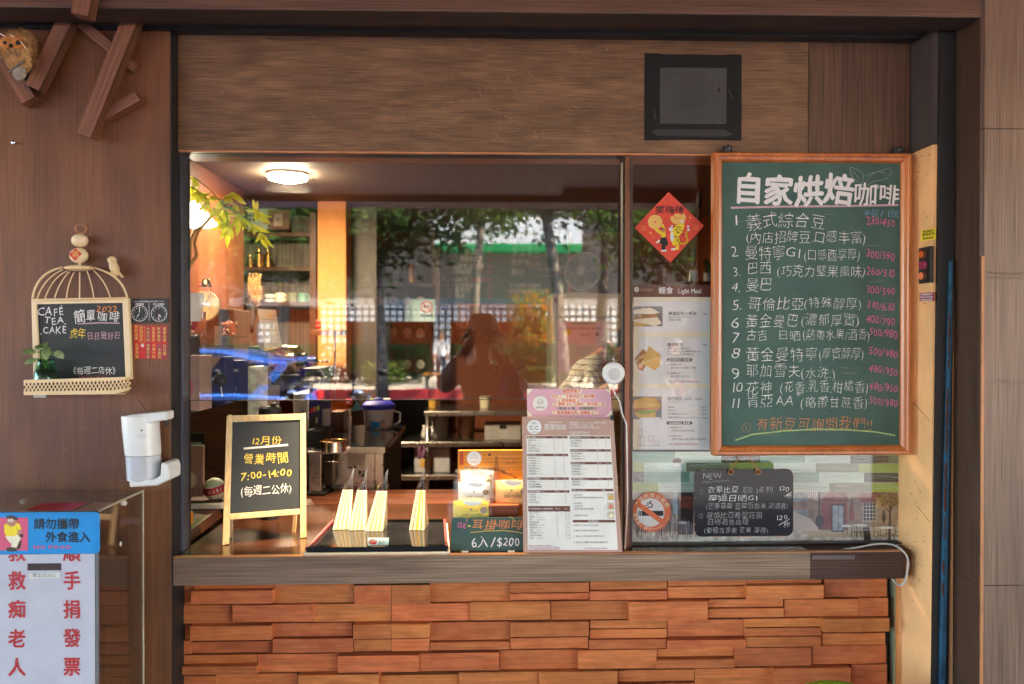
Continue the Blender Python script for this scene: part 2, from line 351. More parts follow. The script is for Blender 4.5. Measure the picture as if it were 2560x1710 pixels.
glass('window_glass', (.97,.985,.978), 1.72); glass('side_glass', (.985,.99,.985), 1.62); glass('thin_glass', (.96,.97,.96), 1.5); glass('green_glass', (.55,.8,.66), 1.5); glass('acrylic', (.97,.975,.97), 1.45)
mat('black_tape', (.008,.008,.008), .5, bump=.8, bs=40, spec=.25); mat('tape_shine', (.03,.03,.034), .3)
mat('mesh_grey', srgb(92,92,90), .7); mat('residue', srgb(108,92,88), .6)
chalk('chalk_white', (.86,.86,.84), .42); chalk('chalk_faint', (.6,.6,.58), .55); chalk('chalk_pink', srgb(226,110,160), .4); chalk('chalk_yellow', srgb(242,214,96), .4); chalk('chalk_orange', srgb(236,150,92), .42)
chalk('chalk_blue', srgb(130,190,226), .44); chalk('chalk_red', srgb(190,84,84), .48); chalk('chalk_green', srgb(190,214,140), .48); chalk('chalk_mauve', srgb(206,170,180), .42); chalk('chalk_bold', (.82,.81,.79), .36)
mat('green_board', srgb(44,80,70), .55, var=.16, vs=7, c2=srgb(60,96,86)); mat('green_board_small', srgb(64,92,84), .6, var=.1); mat('black_board', srgb(46,50,52), .6, var=.15, vs=5); mat('slate_black', (.012,.012,.014), .05, bump=.05, bs=9, spec=.3); mat('sign_black', srgb(44,46,50), .5)
mat('cream_metal', srgb(238,208,160), .45, var=.06, bump=.15, bs=300); mat('cream_wood', srgb(244,220,178), .5, var=.05); mat('white_plastic', (.8,.8,.78), .3, var=.03); mat('clear_plastic', srgb(196,198,204), .2, var=.06); mat('chrome', (.75,.75,.75), .12, 1.0)
mat('steel', (.55,.53,.5), .28, 1.0, var=.1, vs=20); mat('gold_metal', srgb(200,150,80), .2, 1.0); mat('dark_metal', (.04,.04,.04), .4, .6); mat('copper_wire', srgb(190,110,80), .3, 1.0)
for n_, c_ in dict(red=(214,46,38), poster_red=(238,84,62), yellow=(250,222,50), warm_yellow=(252,206,110), white=(240,240,236), black=(26,26,28), ink=(60,52,50), brown=(110,66,52), pink=(226,178,192), paper=(238,236,228), lilac=(226,222,234), signblue=(22,142,214),
    sign_pink=(218,92,124), mint=(180,214,196), mint_dark=(130,176,152), lime=(170,190,84), olive=(136,136,108), cocoa=(70,56,48), pale_mint=(212,232,216), orange=(236,128,84), orange_red=(230,96,40), green_ink=(90,130,84), tan=(190,150,124), cream=(246,238,208), card=(190,154,138),
    skin=(196,140,108), hair=(34,26,22), navy=(30,44,110), cyan_paper=(206,236,232), gold=(226,180,90), toast=(222,178,84), toast_dark=(176,120,60), bread=(248,236,206), egg=(250,206,70), lettuce=(150,170,70), ham=(226,140,116), grey=(130,128,126), light_grey=(190,190,188), purple=(120,80,110), lilac_bag=(120,104,160),
    lid_blue=(36,36,190), teal=(120,196,176), sand=(206,192,168), wine=(110,34,40), deep_green=(30,140,90), lime_stool=(150,200,30), plum=(160,50,80), mural_wall=(170,146,124), mural_brick=(150,80,70), mural_sky=(176,192,200), mural_ground=(222,220,214), mural_tree=(196,160,80), mural_dark=(70,56,50), hat=(240,214,190), denim=(52,54,74), purple_bag=(104,84,150), tree_gold=(180,120,40), brick_orange=(140,74,42), khaki=(160,132,98)).items():
    mat(n_, srgb(*c_), .55, **(dict(var=.28, vs=45) if n_.startswith('mural') else dict(var=.05)))
mat('pothos_leaf', srgb(92,140,60), .35, c2=srgb(214,228,178), vs=26); mat('yellow_leaf', srgb(236,226,70), .4, c2=srgb(190,196,50), vs=14)
def leafy(n, f=.45):
    m = MT[n]; t = m.node_tree; N = t.nodes; b = N['Principled BSDF']; tr = N.new('ShaderNodeBsdfTranslucent'); mx = N.new('ShaderNodeMixShader'); mx.inputs[0].default_value = f
    t.links.new(b.inputs['Base Color'].links[0].from_socket, tr.inputs[0]); t.links.new(b.outputs[0], mx.inputs[1]); t.links.new(tr.outputs[0], mx.inputs[2]); t.links.new(mx.outputs[0], N['Material Output'].inputs[0])
leafy('yellow_leaf'); leafy('pothos_leaf')
mat('stem_tan', srgb(196,150,80), .6)
mat('straw', srgb(178,136,84), .9, var=.4, vs=60); mat('owl_face', srgb(200,132,66), .85, var=.3, vs=40); mat('bark_grey', srgb(176,168,156), .9, var=.3, vs=30)
mat('acrylic_edge', srgb(200,188,160), .3, alpha=.75); mat('paint_lamp', (.9,.86,.8), .6)
mat('lamp_glow', (1,.9,.7), .5, emit=(1,.82,.55), es=14.0); mat('shade_glow', (.9,.9,.86), .5, emit=(1,.94,.84), es=.35)
film('wrap', (.985,.985,.98), 1.3, .5, 55); film('wrap_milky', (.98,.98,.98), 1.35, .7, 40, milk=.1); mat('wrap_edge', (.8,.8,.8), .2, alpha=.4)
film('poster_film', (.98,.98,.98), 1.45, .25, 9, milk=.0)
mat('asphalt', (.055,.055,.06), .85, var=.25, vs=8, bump=.4); mat('paving', srgb(150,140,128), .8, var=.15); tiles('arcade_tiles', srgb(112,98,90), srgb(60,52,48), .3, .3, .006, .4, srgb(104,90,82), 'xy')
mat('kerb_red', srgb(214,60,60), .6); mat('far_white', (.72,.74,.74), .7); mat('far_green', srgb(14,140,74), .5); tiles('white_tiles', (.72,.72,.7), (.06,.06,.06), .26, .26, .045); mat('far_orange', srgb(196,96,48), .8); mat('far_shade', srgb(74,70,66), .8); mat('pillar_orange', srgb(208,130,68), .8, var=.08, vs=4); mat('far_grey', srgb(140,136,130), .8); mat('far_window', (.03,.035,.04), .1); mat('ceiling_paint', srgb(150,120,104), .6)
mat('leaf_dark', (.03,.07,.018), .5, var=.5, vs=3); mat('leaf_mid', (.07,.13,.03), .5, var=.5, vs=3); mat('leaf_light', (.16,.22,.05), .5, var=.4, vs=3); mat('bark', srgb(120,108,96), .9, var=.4, vs=8, bump=.6, bs=30)
mat('car_blue', srgb(44,92,184), .2, coat=1.0, var=.03); mat('tail_red', srgb(190,20,24), .2, coat=.6); mat('car_glass', (.02,.022,.026), .05); mat('rubber', (.02,.02,.02), .7)
plaid('check_shirt', srgb(224,216,200), srgb(52,54,66), 34, .24)
plaid('pale_knit', srgb(238,232,226), srgb(222,214,208), 60, .3)
leafy('hat', .8); leafy('pale_knit', .7)
for n_ in ('leaf_dark','leaf_mid','leaf_light','tree_gold'): leafy(n_)
# ================================================================ THE SETTING
XL = at(429, 800, -.1).x; XR = at(2277, 600, -.05).x          # jambs of the shop front
ZC = at(1000, 1389, -.1).z; ZCB = at(1000, 1459, -.1).z         # counter top and its lower edge
ZF0 = at(1000, 378, -.05).z; ZF1 = at(1000, 88, -.05).z           # fascia panel
DP = 5.4                                                          # back wall of the room
m = MB().box(-60, 60, -60, -5.0, -.3, -.12); tag(m.build('road', 'asphalt'), kind='structure')
m = MB().box(-60, 60, -5.0, 8, -.3, 0); tag(m.build('floor', 'arcade_tiles'), kind='structure')
m = MB().box(-60, 60, -60, -19.2, -.119, .06, 0).box(-60, 60, -19.2, -18.95, -.119, .13, 1); tag(m.build('sidewalk', ['paving', 'kerb_red']), kind='structure')
# our own building: slab above the arcade, storeys above, columns at the street edge
t = thing('arcade_building', 'brown arcade building with shop front, its ceiling and street columns', 'building', (0, -4.3, 0))
MB().box(-9, 30, -4.35, 9, 2.80, 3.1).build('ceiling_slab', 'ceiling_paint', t)
MB().box(-2.6, 0.62, -4.3, -.32, 2.74, 2.798).build('ceiling_panel', 'ceiling_paint', t)
MB().box(-9, 30, -4.5, -4.15, 2.69, 2.798).build('edge_beam', 'ceiling_paint', t)
MB().box(-9, 30, -4.3, 9, 3.1, 7.5).build('upper_storey', 'far_grey', t)
for x in (-5.6, 5.4): MB().box(x-.3, x+.3, -4.75, -4.15, 0, 2.69).build('column', 'far_grey', t)
MB().box(-9, -2.3, -.12, 9, 0, 2.798).box(XR+1.6, 30, -.3, 9, 0, 2.798).build('wall', 'panel_wood', t)
# room
m = MB().box(-3.3, XR+.9, .02, DP+.1, .0, .02); tag(m.build('room_floor', 'dark_slat_wood'), kind='structure')
m = MB().box(-3.3, XR+.9, .014, DP+.1, 2.60, 2.7); tag(m.build('room_ceiling', 'room_ceiling_paint'), kind='structure')
t = thing('room_wall', 'orange plastered wall at the back of the shop', 'wall', (0, DP, 0)); MB().box(-3.3, XR+.9, DP, DP+.12, .02, 2.6).build('wall', 'brick_orange', t)
MB().box(XR+.55, XR+.67, .1, DP-.001, .02, 2.6).build('wall', 'brick_orange', t)
MB().box(-3.3, -3.18, .1, DP-.001, .02, 2.6).build('wall', 'room_wood', t)
t = thing('partition_wall', 'warm brown wood partition at the left inside the shop', 'wall', (-1.75, 1.8, 0))
MB().box(-1.85, -1.75, .0135, 3.25, .02, 2.6).build('panel', 'room_wood', t)
# left wall panel
t = thing('panelled_wall', 'dark brown wood veneer wall left of the serving window', 'wall', (-1.6, -.1, 0))
zt = at(200, 71, -.1).z
MB().box(-2.4, XL-.003, -.1, .012, 0, zt).build('panel', 'panel_wood', t, bevel=.002)
MB().box(XL-.0028, XL, -.0985, .0115, 0, zt-.002).build('edge_strip', 'black_edge', t)
m = MB()
for X, Y in ((1070,575),(1150,572),(1196,574),(1245,574),(1280,640),(1285,860),(1282,970),(1284,1130),(1284,1250),(1284,1400),(1282,1530)): m.ball(A('c3', X, Y, -.1005), .0022, 8)
m.build('nail_hole', 'black_edge', t)
m = MB()
p = A('c1', 108, 988, -.1); m.tube([p, p+Vector((0,-.012,.001))], .003, 8).ball(p+Vector((0,-.013,.001)), (.007,.003,.007), 10)
tag(m.build('nail', 'chrome', smooth=True), 'small bright screw stuck in the brown panelled wall', 'screw')
# fascia: horizontal grain panel and the upright-grain piece at its right
t = thing('fascia_board', 'wide brown wood-grain fascia above the serving window', 'fascia', (0, -.05, ZF0))
xj = A('d4', 1356, 400, -.05).x
MB().box(XL+.001, xj-.0015, -.05, .1, ZF0, ZF1+.03).build('long_panel', 'fascia_wood', t, bevel=.0015)
MB().box(xj, XR-.002, -.049, .1, ZF0, ZF1+.03).build('upright_panel', 'fascia_wood_up', t, bevel=.0015)
MB().box(XL+.002, XR-.003, -.047, .09, ZF0-.006, ZF0-.0005).build('lower_edge', 'copper_trim', t)
# beam over everything
t = thing('lintel_beam', 'brown wood-clad beam along the very top', 'beam', (0, -.3, 2.4))
zb = at(1280, 28, -.3).z; zs = at(1280, 88, -.11).z; xp = at(2452, 60, -.3).x
m = MB(); zl, zr = at(0, 18, -.3).z, at(2440, 42, -.3).z
m.hexa([(-2.6,-.3,zl),(xp,-.3,zr),(xp,-.2,zr),(-2.6,-.2,zl),(-2.6,-.3,2.71),(xp,-.3,2.71),(xp,-.2,2.71),(-2.6,-.2,2.71)]); m.build('fascia', 'beam_wood', t, bevel=.003); MB().hexa([(-2.6,-.298,zl-.002),(xp-.003,-.298,zr-.002),(xp-.003,-.201,zr-.002),(-2.6,-.201,zl-.002),(-2.6,-.298,zl+.001),(xp-.003,-.298,zr+.001),(xp-.003,-.201,zr+.001),(-2.6,-.201,zl+.001)]).build('underside', 'beam_under_shaded', t)  # underside is the beam wood darkened, its shade put into the colour
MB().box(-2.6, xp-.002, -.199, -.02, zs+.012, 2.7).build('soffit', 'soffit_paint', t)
MB().box(-2.6, XR-.004, -.117, -.102, zs+.003, zs+.0118).build('cable', 'black_edge', t)
# right-hand reveal: dark paint over orange plaster
t = thing('reveal_wall', 'orange plastered reveal with dark painted top right of the chalkboard', 'wall', (XR, -.1, 0))
yq = CAM.y + XR*FPX/ (2345-1217); zq = at(2277, 384, -.05).z
m = MB().box(XR, XR+.09, -.172, .1, 0, zq); m.build('plaster_face', 'plaster', t, bevel=.002)
MB().box(XR, XR+.09, -.172, .1, zq+.002, 2.6).build('painted_top', 'upper_reveal_paint', t)
m = MB(); rr = random.Random(3)
for i in range(70):
    y, z = rr.uniform(-.165, -.03), rr.choice((rr.uniform(.7, 1.1), rr.uniform(1.3, zq-.02), zq-abs(rr.gauss(0,.05))))
    m.ball((XR-.0003, y, z), (.0015, rr.uniform(.0008,.003), rr.uniform(.0008,.003)), 6)
for a, b in (((-.06,1.345),(-.165,1.295)),((-.09,1.02),(-.168,.985))):
    k = [Vector((XR-.0004, a[0]+(b[0]-a[0])*i/8, a[1]+(b[1]-a[1])*i/8+rr.uniform(-.003,.003))) for i in range(9)]; m.tube(k, .0009, 5)
m.build('chip_mark', 'plaster_speck', t)
t = thing('gate_track', 'blue painted steel gate track with rust beside the orange reveal', 'gate track', (XR+.1, -.18, 0))
m = MB(); xa, xb = at(2350, 400, -.18).x, at(2326, 1700, -.18).x
MB().hexa([(xb,-.182,0),(xb+.05,-.182,0),(xb+.05,-.1725,0),(xb,-.1725,0),(xa,-.182,2.55),(xa+.05,-.182,2.55),(xa+.05,-.1725,2.55),(xa,-.1725,2.55)]).build('groove', 'black_edge', t)
u0, u1 = at(2339, 1710, -.19).x, at(2374, 640, -.19).x
MB().hexa([(u0,-.197,0),(u0+.02,-.197,0),(u0+.02,-.1825,0),(u0,-.1825,0),(u1,-.197,1.78),(u1+.008,-.197,1.78),(u1+.008,-.1825,1.78),(u1,-.1825,1.78)]).build('rail', 'blue_paint', t, bevel=.002)
m = MB()
for i in range(26):
    z = rr.uniform(.75, 1.7); x = u0+(u1-u0)*(z/1.78); m.ball((x+rr.choice((0,.0)), -.1972, z), (rr.uniform(.002,.005), .0012, rr.uniform(.006,.03)), 8)
m.build('rust_patch', 'rust', t)
# pillar
t = thing('clad_pillar', 'wood-clad pillar at the right edge of the shop front', 'pillar', (xp+.3, -.3, 0))
zj1 = at(2500, 321, -.3).z; zj2 = at(2500, 1463, -.3).z
for z0, z1 in ((0, zj2-.0015), (zj2, zj1-.0015), (zj1, 2.7)): MB().box(xp+.012, xp+.75, -.3, -.1, z0, z1).build('front_panel', 'pillar_wood', t, bevel=.001)
for z0, z1 in ((0, zj2-.0015), (zj2, zj1-.0015), (zj1, 2.7)): MB().box(xp, xp+.0118, -.298, -.1, z0, z1).build('side_panel', 'pillar_wood_shaded', t)
MB().box(xp+.004, xp+.0125, -.3025, -.2985, 0, at(2450, 640, -.3).z).build('worn_edge', 'copper_trim', t)
# ---------------------------------------------------------------- wood block wall
BL = dict(d5=[(100,195,160,335,.5),(160,195,660,232,1),(142,240,655,328,3),(665,195,1162,320,1),(1162,208,1395,328,2.2),(1396,205,1638,325,2.3),(1640,185,2135,312,1),
 (95,330,400,448,1),(401,328,908,440,2),(910,322,1395,437,1),(1396,320,1888,433,1.4),(100,448,135,545,.2),(135,460,645,556,3),(655,440,1150,530,1),(1155,452,1395,545,3),(1396,450,1636,540,3),(1638,435,2135,552,1),
 (95,552,145,640,1),(148,557,650,632,.7),(652,540,1155,632,2),(1160,546,1395,620,1.5),(1397,541,1636,620,1.5),(1638,560,2133,615,2),(95,640,560,702,1),(85,712,555,770,3),(561,635,1060,752,1.2),(1060,645,1565,755,2.6),(1568,628,2068,745,2),
 (88,774,300,880,1),(305,757,810,880,.5),(812,765,1318,880,2.5),(1325,765,1812,880,1),(1815,748,2312,880,2)],
 d6=[(-59,178,405,240,2),(-59,241,405,283,1.7),(410,165,862,222,1.3),(408,228,865,283,2),(868,155,1330,200,1.3),(868,201,1320,272,1.4),(1330,150,1770,185,1),(1330,195,1785,278,3),(1787,150,2155,265,.7),
 (-292,290,177,402,2),(180,285,637,398,1),(640,290,1103,405,3),(1105,275,1545,325,1.3),(1105,330,1550,387,2),(1552,275,1998,380,1),(2000,270,2162,378,2),(-59,410,405,500,2),(-59,501,400,570,1.7),(410,398,865,450,1.2),(410,451,862,508,1.3),(405,512,860,572,2),
 (866,395,1316,497,1),(866,515,1327,572,2.6),(1318,388,1770,442,1.6),(1318,443,1768,495,1.3),(1327,497,1768,560,2),(1780,390,2170,472,3),(1772,474,2145,550,1),(-120,572,340,690,1),(342,573,803,688,2),(805,565,1253,615,1),(803,630,1262,685,2.5),
 (1258,560,1712,672,1.6),(1715,548,2150,660,1),(110,700,573,830,2.5),(577,690,1022,762,1.2),(577,770,1022,830,1.5),(1025,680,1475,830,1),(1490,680,1945,830,2.8),(1947,660,2155,830,1)])
t = thing('wood_block_wall', 'wall of staggered reddish brown wood blocks below the counter', 'wall', (0, .02, 0))
m = MB()
for c, bl in BL.items():
    for x0, y0, x1, y1, l in bl:
        y = .005-.013*l; a = A(c, x0, y1, y); b = A(c, x1, y0, y); m.box(a.x, b.x, y, .022, min(a.z, b.z), min(max(a.z, b.z), ZCB-.002))
zz = at(1280, 1722, 0).z
while zz > .03:
    h = rr.choice((.05, .07, .085)); x = at(430, 1500, 0).x
    while x < XR-.05:
        w = rr.uniform(.18, .32); l = rr.choice((.5, 1, 2, 3)); m.box(x, min(x+w-.002, XR-.03), .005-.013*l, .022, zz-h, zz-.001); x += w
    zz -= h
m.build('block', 'block_wood', t, bevel=.0012)
MB().box(XL+.002, XR-.002, .0225, .12, 0, ZCB-.004).build('shade_backing', 'black_edge', t)  # black sheet paints the shadow seen in the gaps between blocks
MB().box(XR-.0285, XR-.0245, -.01, .0222, 0, ZCB-.01).build('edge_bead', 'olive', t)
MB().box(XR-.0243, XR-.0003, .002, .0222, 0, ZCB-.004).build('plaster_return', 'plaster', bpy.data.objects['reveal_wall'])
# ---------------------------------------------------------------- counter
t = thing('serving_counter', 'brown wood serving counter under the window with glossy top', 'counter', (0, .2, ZCB))
xe = at(2265, 1420, -.1).x; xk = A('d6', 1708, 80, -.1).x
yb = on(1200, 1258, ZC).y
MB().box(XL+.002, xk-.001, -.1, -.08, ZCB, ZC-.002).build('front_edge', 'counter_edge_wood', t, bevel=.002)
MB().box(xk, xe, -.1, .0, ZCB, ZC-.002).build('end_edge', 'counter_end_wood', t, bevel=.002)
MB().box(XL+.002, xe-.002, -.0988, -.0795, ZC-.0018, ZC+.001).build('worn_lip', 'copper_trim', t)
MB().box(XL+.003, xk-.002, -.0795, yb, ZC-.04, ZC).build('top', 'counter_top_wood', t, bevel=.002)
m = MB(); y = yb+.004
while y < yb+.30: m.box(-1.0, .95, y, y+.028, ZC-.035, ZC-.004, 0); y += .036
m.build('slat', 'dark_slat_wood', t, bevel=.003)
MB().box(-1.4, .95, .2, yb+.3, .3, ZC-.05).build('cabinet', 'dark_slat_wood', t)
m = MB(); pl = VP(-.0502, 's'); rs = random.Random(8)
for i in range(90):
    x, y = (rs.gauss(1230,110), rs.uniform(170,350)) if i < 60 else (rs.uniform(450,2000), rs.uniform(100,360)); a_ = rs.gauss(.9,.5); l_ = rs.uniform(5,26); m.line(pl, [(x,y),(x+l_*math.cos(a_),y+l_*math.sin(a_))], rs.uniform(.5,1.1), .0004, 0)
m.build('scratch', 'scratch', bpy.data.objects['fascia_board'])
m = MB(); pl = VP(-.1002, 's')
for i in range(30):
    x, y = rs.uniform(5,400), rs.uniform(350,1250); a_ = rs.uniform(-.5,.8); l_ = rs.uniform(4,18); m.line(pl, [(x,y),(x+l_*math.cos(a_),y+l_*math.sin(a_))], rs.uniform(.5,1.0), .0003, 0)
m.build('scratch', 'scratch', bpy.data.objects['panelled_wall'])
m = MB(); pl = VP(-.3002, 's')
for (x0_,y0_,x1_,n_) in ((2466,683,2560,26),(2470,695,2560,20),(2466,955,2560,14)):
    k_ = [(x0_+(x1_-x0_)*j/n_, y0_+rs.uniform(-4,4)+(-14*math.sin(j*.8) if n_ == 10 else 0)) for j in range(n_+1)]; m.line(pl, k_, rs.uniform(1.5,3), .0004, 0)
m.build('stain', 'stain', bpy.data.objects['clad_pillar'])
pl = VP(-.1, 'd6'); MB().rect(pl, 1716, 20, 1965, 44, .0006).build('tape_residue', 'residue', t)
# ---------------------------------------------------------------- window
t = thing('shop_window', 'brown aluminium shop window with one deep pane raised over the counter', 'window', (0, 0, ZC))
g = .0
xf = [at(x, 800, -.03).x for x in (433, 444, 458, 467, 1557, 1582)]
z0, z1 = ZC+.001, ZF0-.007
zl0 = at(1280, 998, .02).z
MB().box(XL+.001, xf[1], -.04, .0135, z0, z1).build('rubber_seal', 'black_edge', t)
MB().box(xf[1]+.0004, xf[2], -.035, .014, z0, z1).build('side_post', 'alu_grey', t, bevel=.001)
MB().box(xf[2]-.012, xf[2]-.0008, .0145, .034, z0, z1).build('inner_post', 'alu_dark', t, bevel=.001)
zt0 = at(1280, 391, .012).z
MB().box(xf[2]+.0004, xf[4]-.001, -.03, .0145, zt0, z1).build('head_rail', 'alu_dark', t, bevel=.001)
xa, xb = xf[4], xf[5]; w_ = xb-xa; m = MB()
for k, (a, b, yy) in enumerate(((0, .16, -.030), (.165, .62, -.037), (.63, .97, -.034))): m.box(xa+w_*a, xa+w_*b, yy, .014, z0, z1, k)
m.build('mullion', ['black_edge', 'alu_copper', 'alu_brown'], t, bevel=.0008)
MB().box(xf[2]-.0005, xa+.003, .016, .022, zl0, zt0+.01).build('upper_pane', 'window_glass', t)
MB().box(xf[2]-.0003, xa+.002, .0155, .0225, zl0-.0022, zl0-.0002).build('pane_edge', 'alu_dark', t)
MB().box(xb-.002, XR-.01, .012, .018, z0+.004, z1).build('side_pane', 'side_glass', t)
MB().box(xb-.001, XR-.008, -.015, .045, z0, z0+.0038).build('sill_track', 'alu_dark', t)
p = A('c4', 85, 58, .014); MB().lathe([(.004,0),(.008,0),(.008,.003),(.004,.003),(.004,0)], p, 16, 0, (0,-1,0)).build('eyelet', 'chrome', t)
# ================================================================ IN FRONT OF THE WINDOW, RIGHT SIDE
def root(name, label, cat, p, group=None): return thing(name, label, cat, p, group)
# mural print on the lower right pane
t = root('mural_panel', 'printed wall panel with green and white boards above a cafe street scene', 'wall panel', at(1900, 1360, .024))
MB().box(xb+.001, XR-.012, .0235, .03, z0+.004, at(1900, 1127, .024).z).build('panel', 'pale_mint', t)
pl = VP(.0235, 'd1'); m = MB()
boards = [(70,88,390,170,'mint_dark'),(392,88,740,170,'pale_mint'),(742,118,1040,172,'cocoa'),(1042,118,1380,174,'mint_dark'),(1382,118,1722,176,'pale_mint'),(1724,118,2018,178,'cocoa'),(2020,118,2115,178,'olive'),
 (70,172,150,240,'lime'),(152,172,472,240,'pale_mint'),(474,172,805,240,'olive'),(807,172,1142,240,'lime'),(1144,174,1460,244,'pale_mint'),(1462,178,1785,246,'olive'),(1787,180,2113,248,'lime'),
 (70,242,152,322,'cocoa'),(154,242,498,322,'mint_dark'),(500,242,800,322,'pale_mint'),(1290,246,1486,322,'mint_dark'),(1488,248,1828,324,'pale_mint'),(1830,250,2111,324,'cocoa'),
 (70,324,260,394,'lime'),(262,324,560,394,'pale_mint'),(1144,324,1564,394,'pale_mint'),(1566,328,1890,396,'olive'),(1892,330,2110,398,'lime')]
bm = ['mint_dark','pale_mint','cocoa','olive','lime','mint','grey']
for x0_, y0_, x1_, y1_, c_ in boards:
    m.rect(pl, x0_, y0_, x1_, y1_, .0006, bm.index(c_))
    for i in range(5):
        y = y0_+8+rr.uniform(0, y1_-y0_-16); xq_ = x0_+rr.uniform(5, 60); k = [(xq_+(x1_-xq_-10)*j/6, y+6*math.sin(j*.9+i)) for j in range(7)]
        m.line(pl, k, 1.6, .0009, 5 if c_ != 'pale_mint' else 0)
m.build('board_print', bm, t)
m = MB(); mm_ = ['mural_wall','mural_brick','mural_sky','mural_ground','mural_tree','mural_dark','white','sand']
r_ = lambda *q, i=0, w=.0006: m.rect(pl, *q, w, i)
r_(70,398,2108,825,i=7); r_(70,690,1405,828,i=3,w=.0008); r_(1405,740,2105,800,i=3,w=.0008)  # pale street print, with the pavement's glare on the pane painted in as well
r_(370,398,408,560,i=2,w=.0008); r_(70,398,370,640,i=0,w=.0008); r_(408,398,530,720,i=5,w=.0010); r_(420,430,520,520,i=1,w=.0012); r_(300,420,345,640,i=5,w=.0011); r_(90,640,530,700,i=0,w=.0009)
r_(1290,398,1405,690,i=2,w=.0008); r_(1290,470,1405,530,i=0,w=.001); m.poly(pl,[(1290,545),(1420,600),(1500,690),(1290,690)],.0012,6)
r_(1405,398,1710,690,i=0,w=.0008); r_(1500,480,1700,680,i=1,w=.001); m.poly(pl,[(1495,475),(1560,398),(1690,398),(1718,470)],.0012,1); m.poly(pl,[(1405,398),(1490,398),(1490,470),(1405,440)],.0012,6)
for k in range(5): m.line(pl,[(1412+16*k,400),(1425+14*k,455)],5,.0014,1)
r_(1580,490,1680,700,i=5,w=.0012); r_(1590,500,1632,690,i=2,w=.0014); r_(1636,500,1672,690,i=2,w=.0014); m.line(pl,[(1488,400),(1488,680)],14,.0015,5); m.disc(pl,1492,620,32,50,.0016,5)
r_(1710,398,2105,660,i=0,w=.0009); r_(1800,398,1935,475,i=1,w=.0012); r_(1820,482,1925,620,i=5,w=.0012)
for k in range(5): m.line(pl,[(1820,505+k*28),(1925,505+k*28)],4,.0014,6)
for k in range(5): m.line(pl,[(1822+k*25,482),(1822+k*25,620)],4,.0014,6)
m.line(pl,[(2030,500),(2022,770)],18,.0016,5); m.line(pl,[(2030,560),(1960,470)],8,.0016,5); m.line(pl,[(2030,540),(2090,450)],8,.0016,5)
for i in range(260): a=rr.uniform(0,6.28); q=rr.random()**.5; m.disc(pl,2010+q*100*math.cos(a),455+q*55*math.sin(a),rr.uniform(5,12),None,.0018+.0002*(i%4),rr.choice((4,4,1,0)),6)
for x,y,rx in ((1700,655,45),(1800,650,55),(2000,668,60),(455,630,40)): m.disc(pl,x,y,rx,10,.0018,6); m.line(pl,[(x,y),(x,y+70)],5,.0017,5); m.line(pl,[(x-rx*.8,y+10),(x-rx*.7,y+70)],4,.0017,5)
for x in (1730,1770,1900,2060): m.line(pl,[(x,645),(x+8,700),(x+2,740)],6,.0018,5); m.line(pl,[(x+8,700),(x+40,700),(x+40,740)],5,.0018,5)
m.poly(pl,[(1818,668),(1868,664),(1886,770),(1832,778)],.002,5)
for x in (1950,2060): m.ring(pl,x,760,34,39,.002,5)
m.line(pl,[(1950,760),(1985,715),(2050,715),(2060,760)],4,.002,5); m.line(pl,[(1985,715),(2010,765),(2050,715)],4,.002,5)
r_(1728,500,1740,610,i=1,w=.002); m.poly(pl,[(1735,420),(1712,610),(1758,610)],.0018,1); m.disc(pl,1980,590,14,45,.0018,5); m.disc(pl,1980,545,9,9,.0019,5)
for i in range(60): x=rr.uniform(90,560); m.line(pl,[(x,rr.uniform(560,690)),(x+rr.uniform(-4,4),rr.uniform(700,760))],rr.uniform(2,6),.0019,rr.choice((0,5,1,6)))
m.text(pl,'cafe',1822,690,22,mi=6,w=.0022); m.build('street_print', mm_, t)
m = MB(); m.disc(pl,405,172,38,38,.001,0).disc(pl,390,155,24,20,.001,0).disc(pl,422,155,24,20,.001,0); m.poly(pl,[(404,140),(412,120),(424,118),(420,134)],.001,1)
tag(m.build('apple_sticker',['white','pale_mint']),'small white apple shaped sticker on the green board panel','sticker')
# no smoking sticker on the pane
pl = VP(.0115, 'd1'); m = MB(); mm_ = ['orange','white','black','skin','cream']
m.disc(pl,212,548,146,152,.0006,0,48); m.disc(pl,203,552,106,108,.001,1,48)
m.rect(pl,110,540,300,578,.0014,2); 
for x in (118,130): m.rect(pl,x,540,x+4,578,.0016,1)
m.line(pl,[(110,490),(300,630)],38,.0018,0); m.line(pl,[(180,515),(215,510),(215,490),(190,478),(210,466)],8,.0014,2); m.line(pl,[(150,505),(185,495),(178,478)],6,.0014,2)
def arc_text(m, pl, s, cx, cy, r, a0, a1, size, mi, out=True):
    for i, ch in enumerate(s):
        a = R(a0+(a1-a0)*i/(len(s)-1)); vs, fs, ad = glyph(ch, .01, 1); x, y = cx+r*math.cos(a), cy+r*math.sin(a)
        O = pl.h(x, y, .0012); U = (pl.h(x+100, y, .0012)-O)/100; V = (pl.h(x, y-100, .0012)-O)/100; th = (a+math.pi/2) if out else (a-math.pi/2)
        c_, s_ = math.cos(th), math.sin(th)
        m.add([O+U*(((gx-.5)*c_+(gy-.38)*s_)*size)+V*((-(gx-.5)*s_+(gy-.38)*c_)*size) for gx, gy in vs], fs, mi)
arc_text(m,pl,'本場所禁止吸菸',210,550,127,-150,-25,40,4); arc_text(m,pl,'最高罰1萬元',210,550,127,170,95,30,4,False); arc_text(m,pl,'NoSmokingFine',210,550,127,80,15,20,4,False)
tag(m.build('no_smoking_sticker', mm_),'round orange no smoking sticker at the lower left of the side pane','sticker')
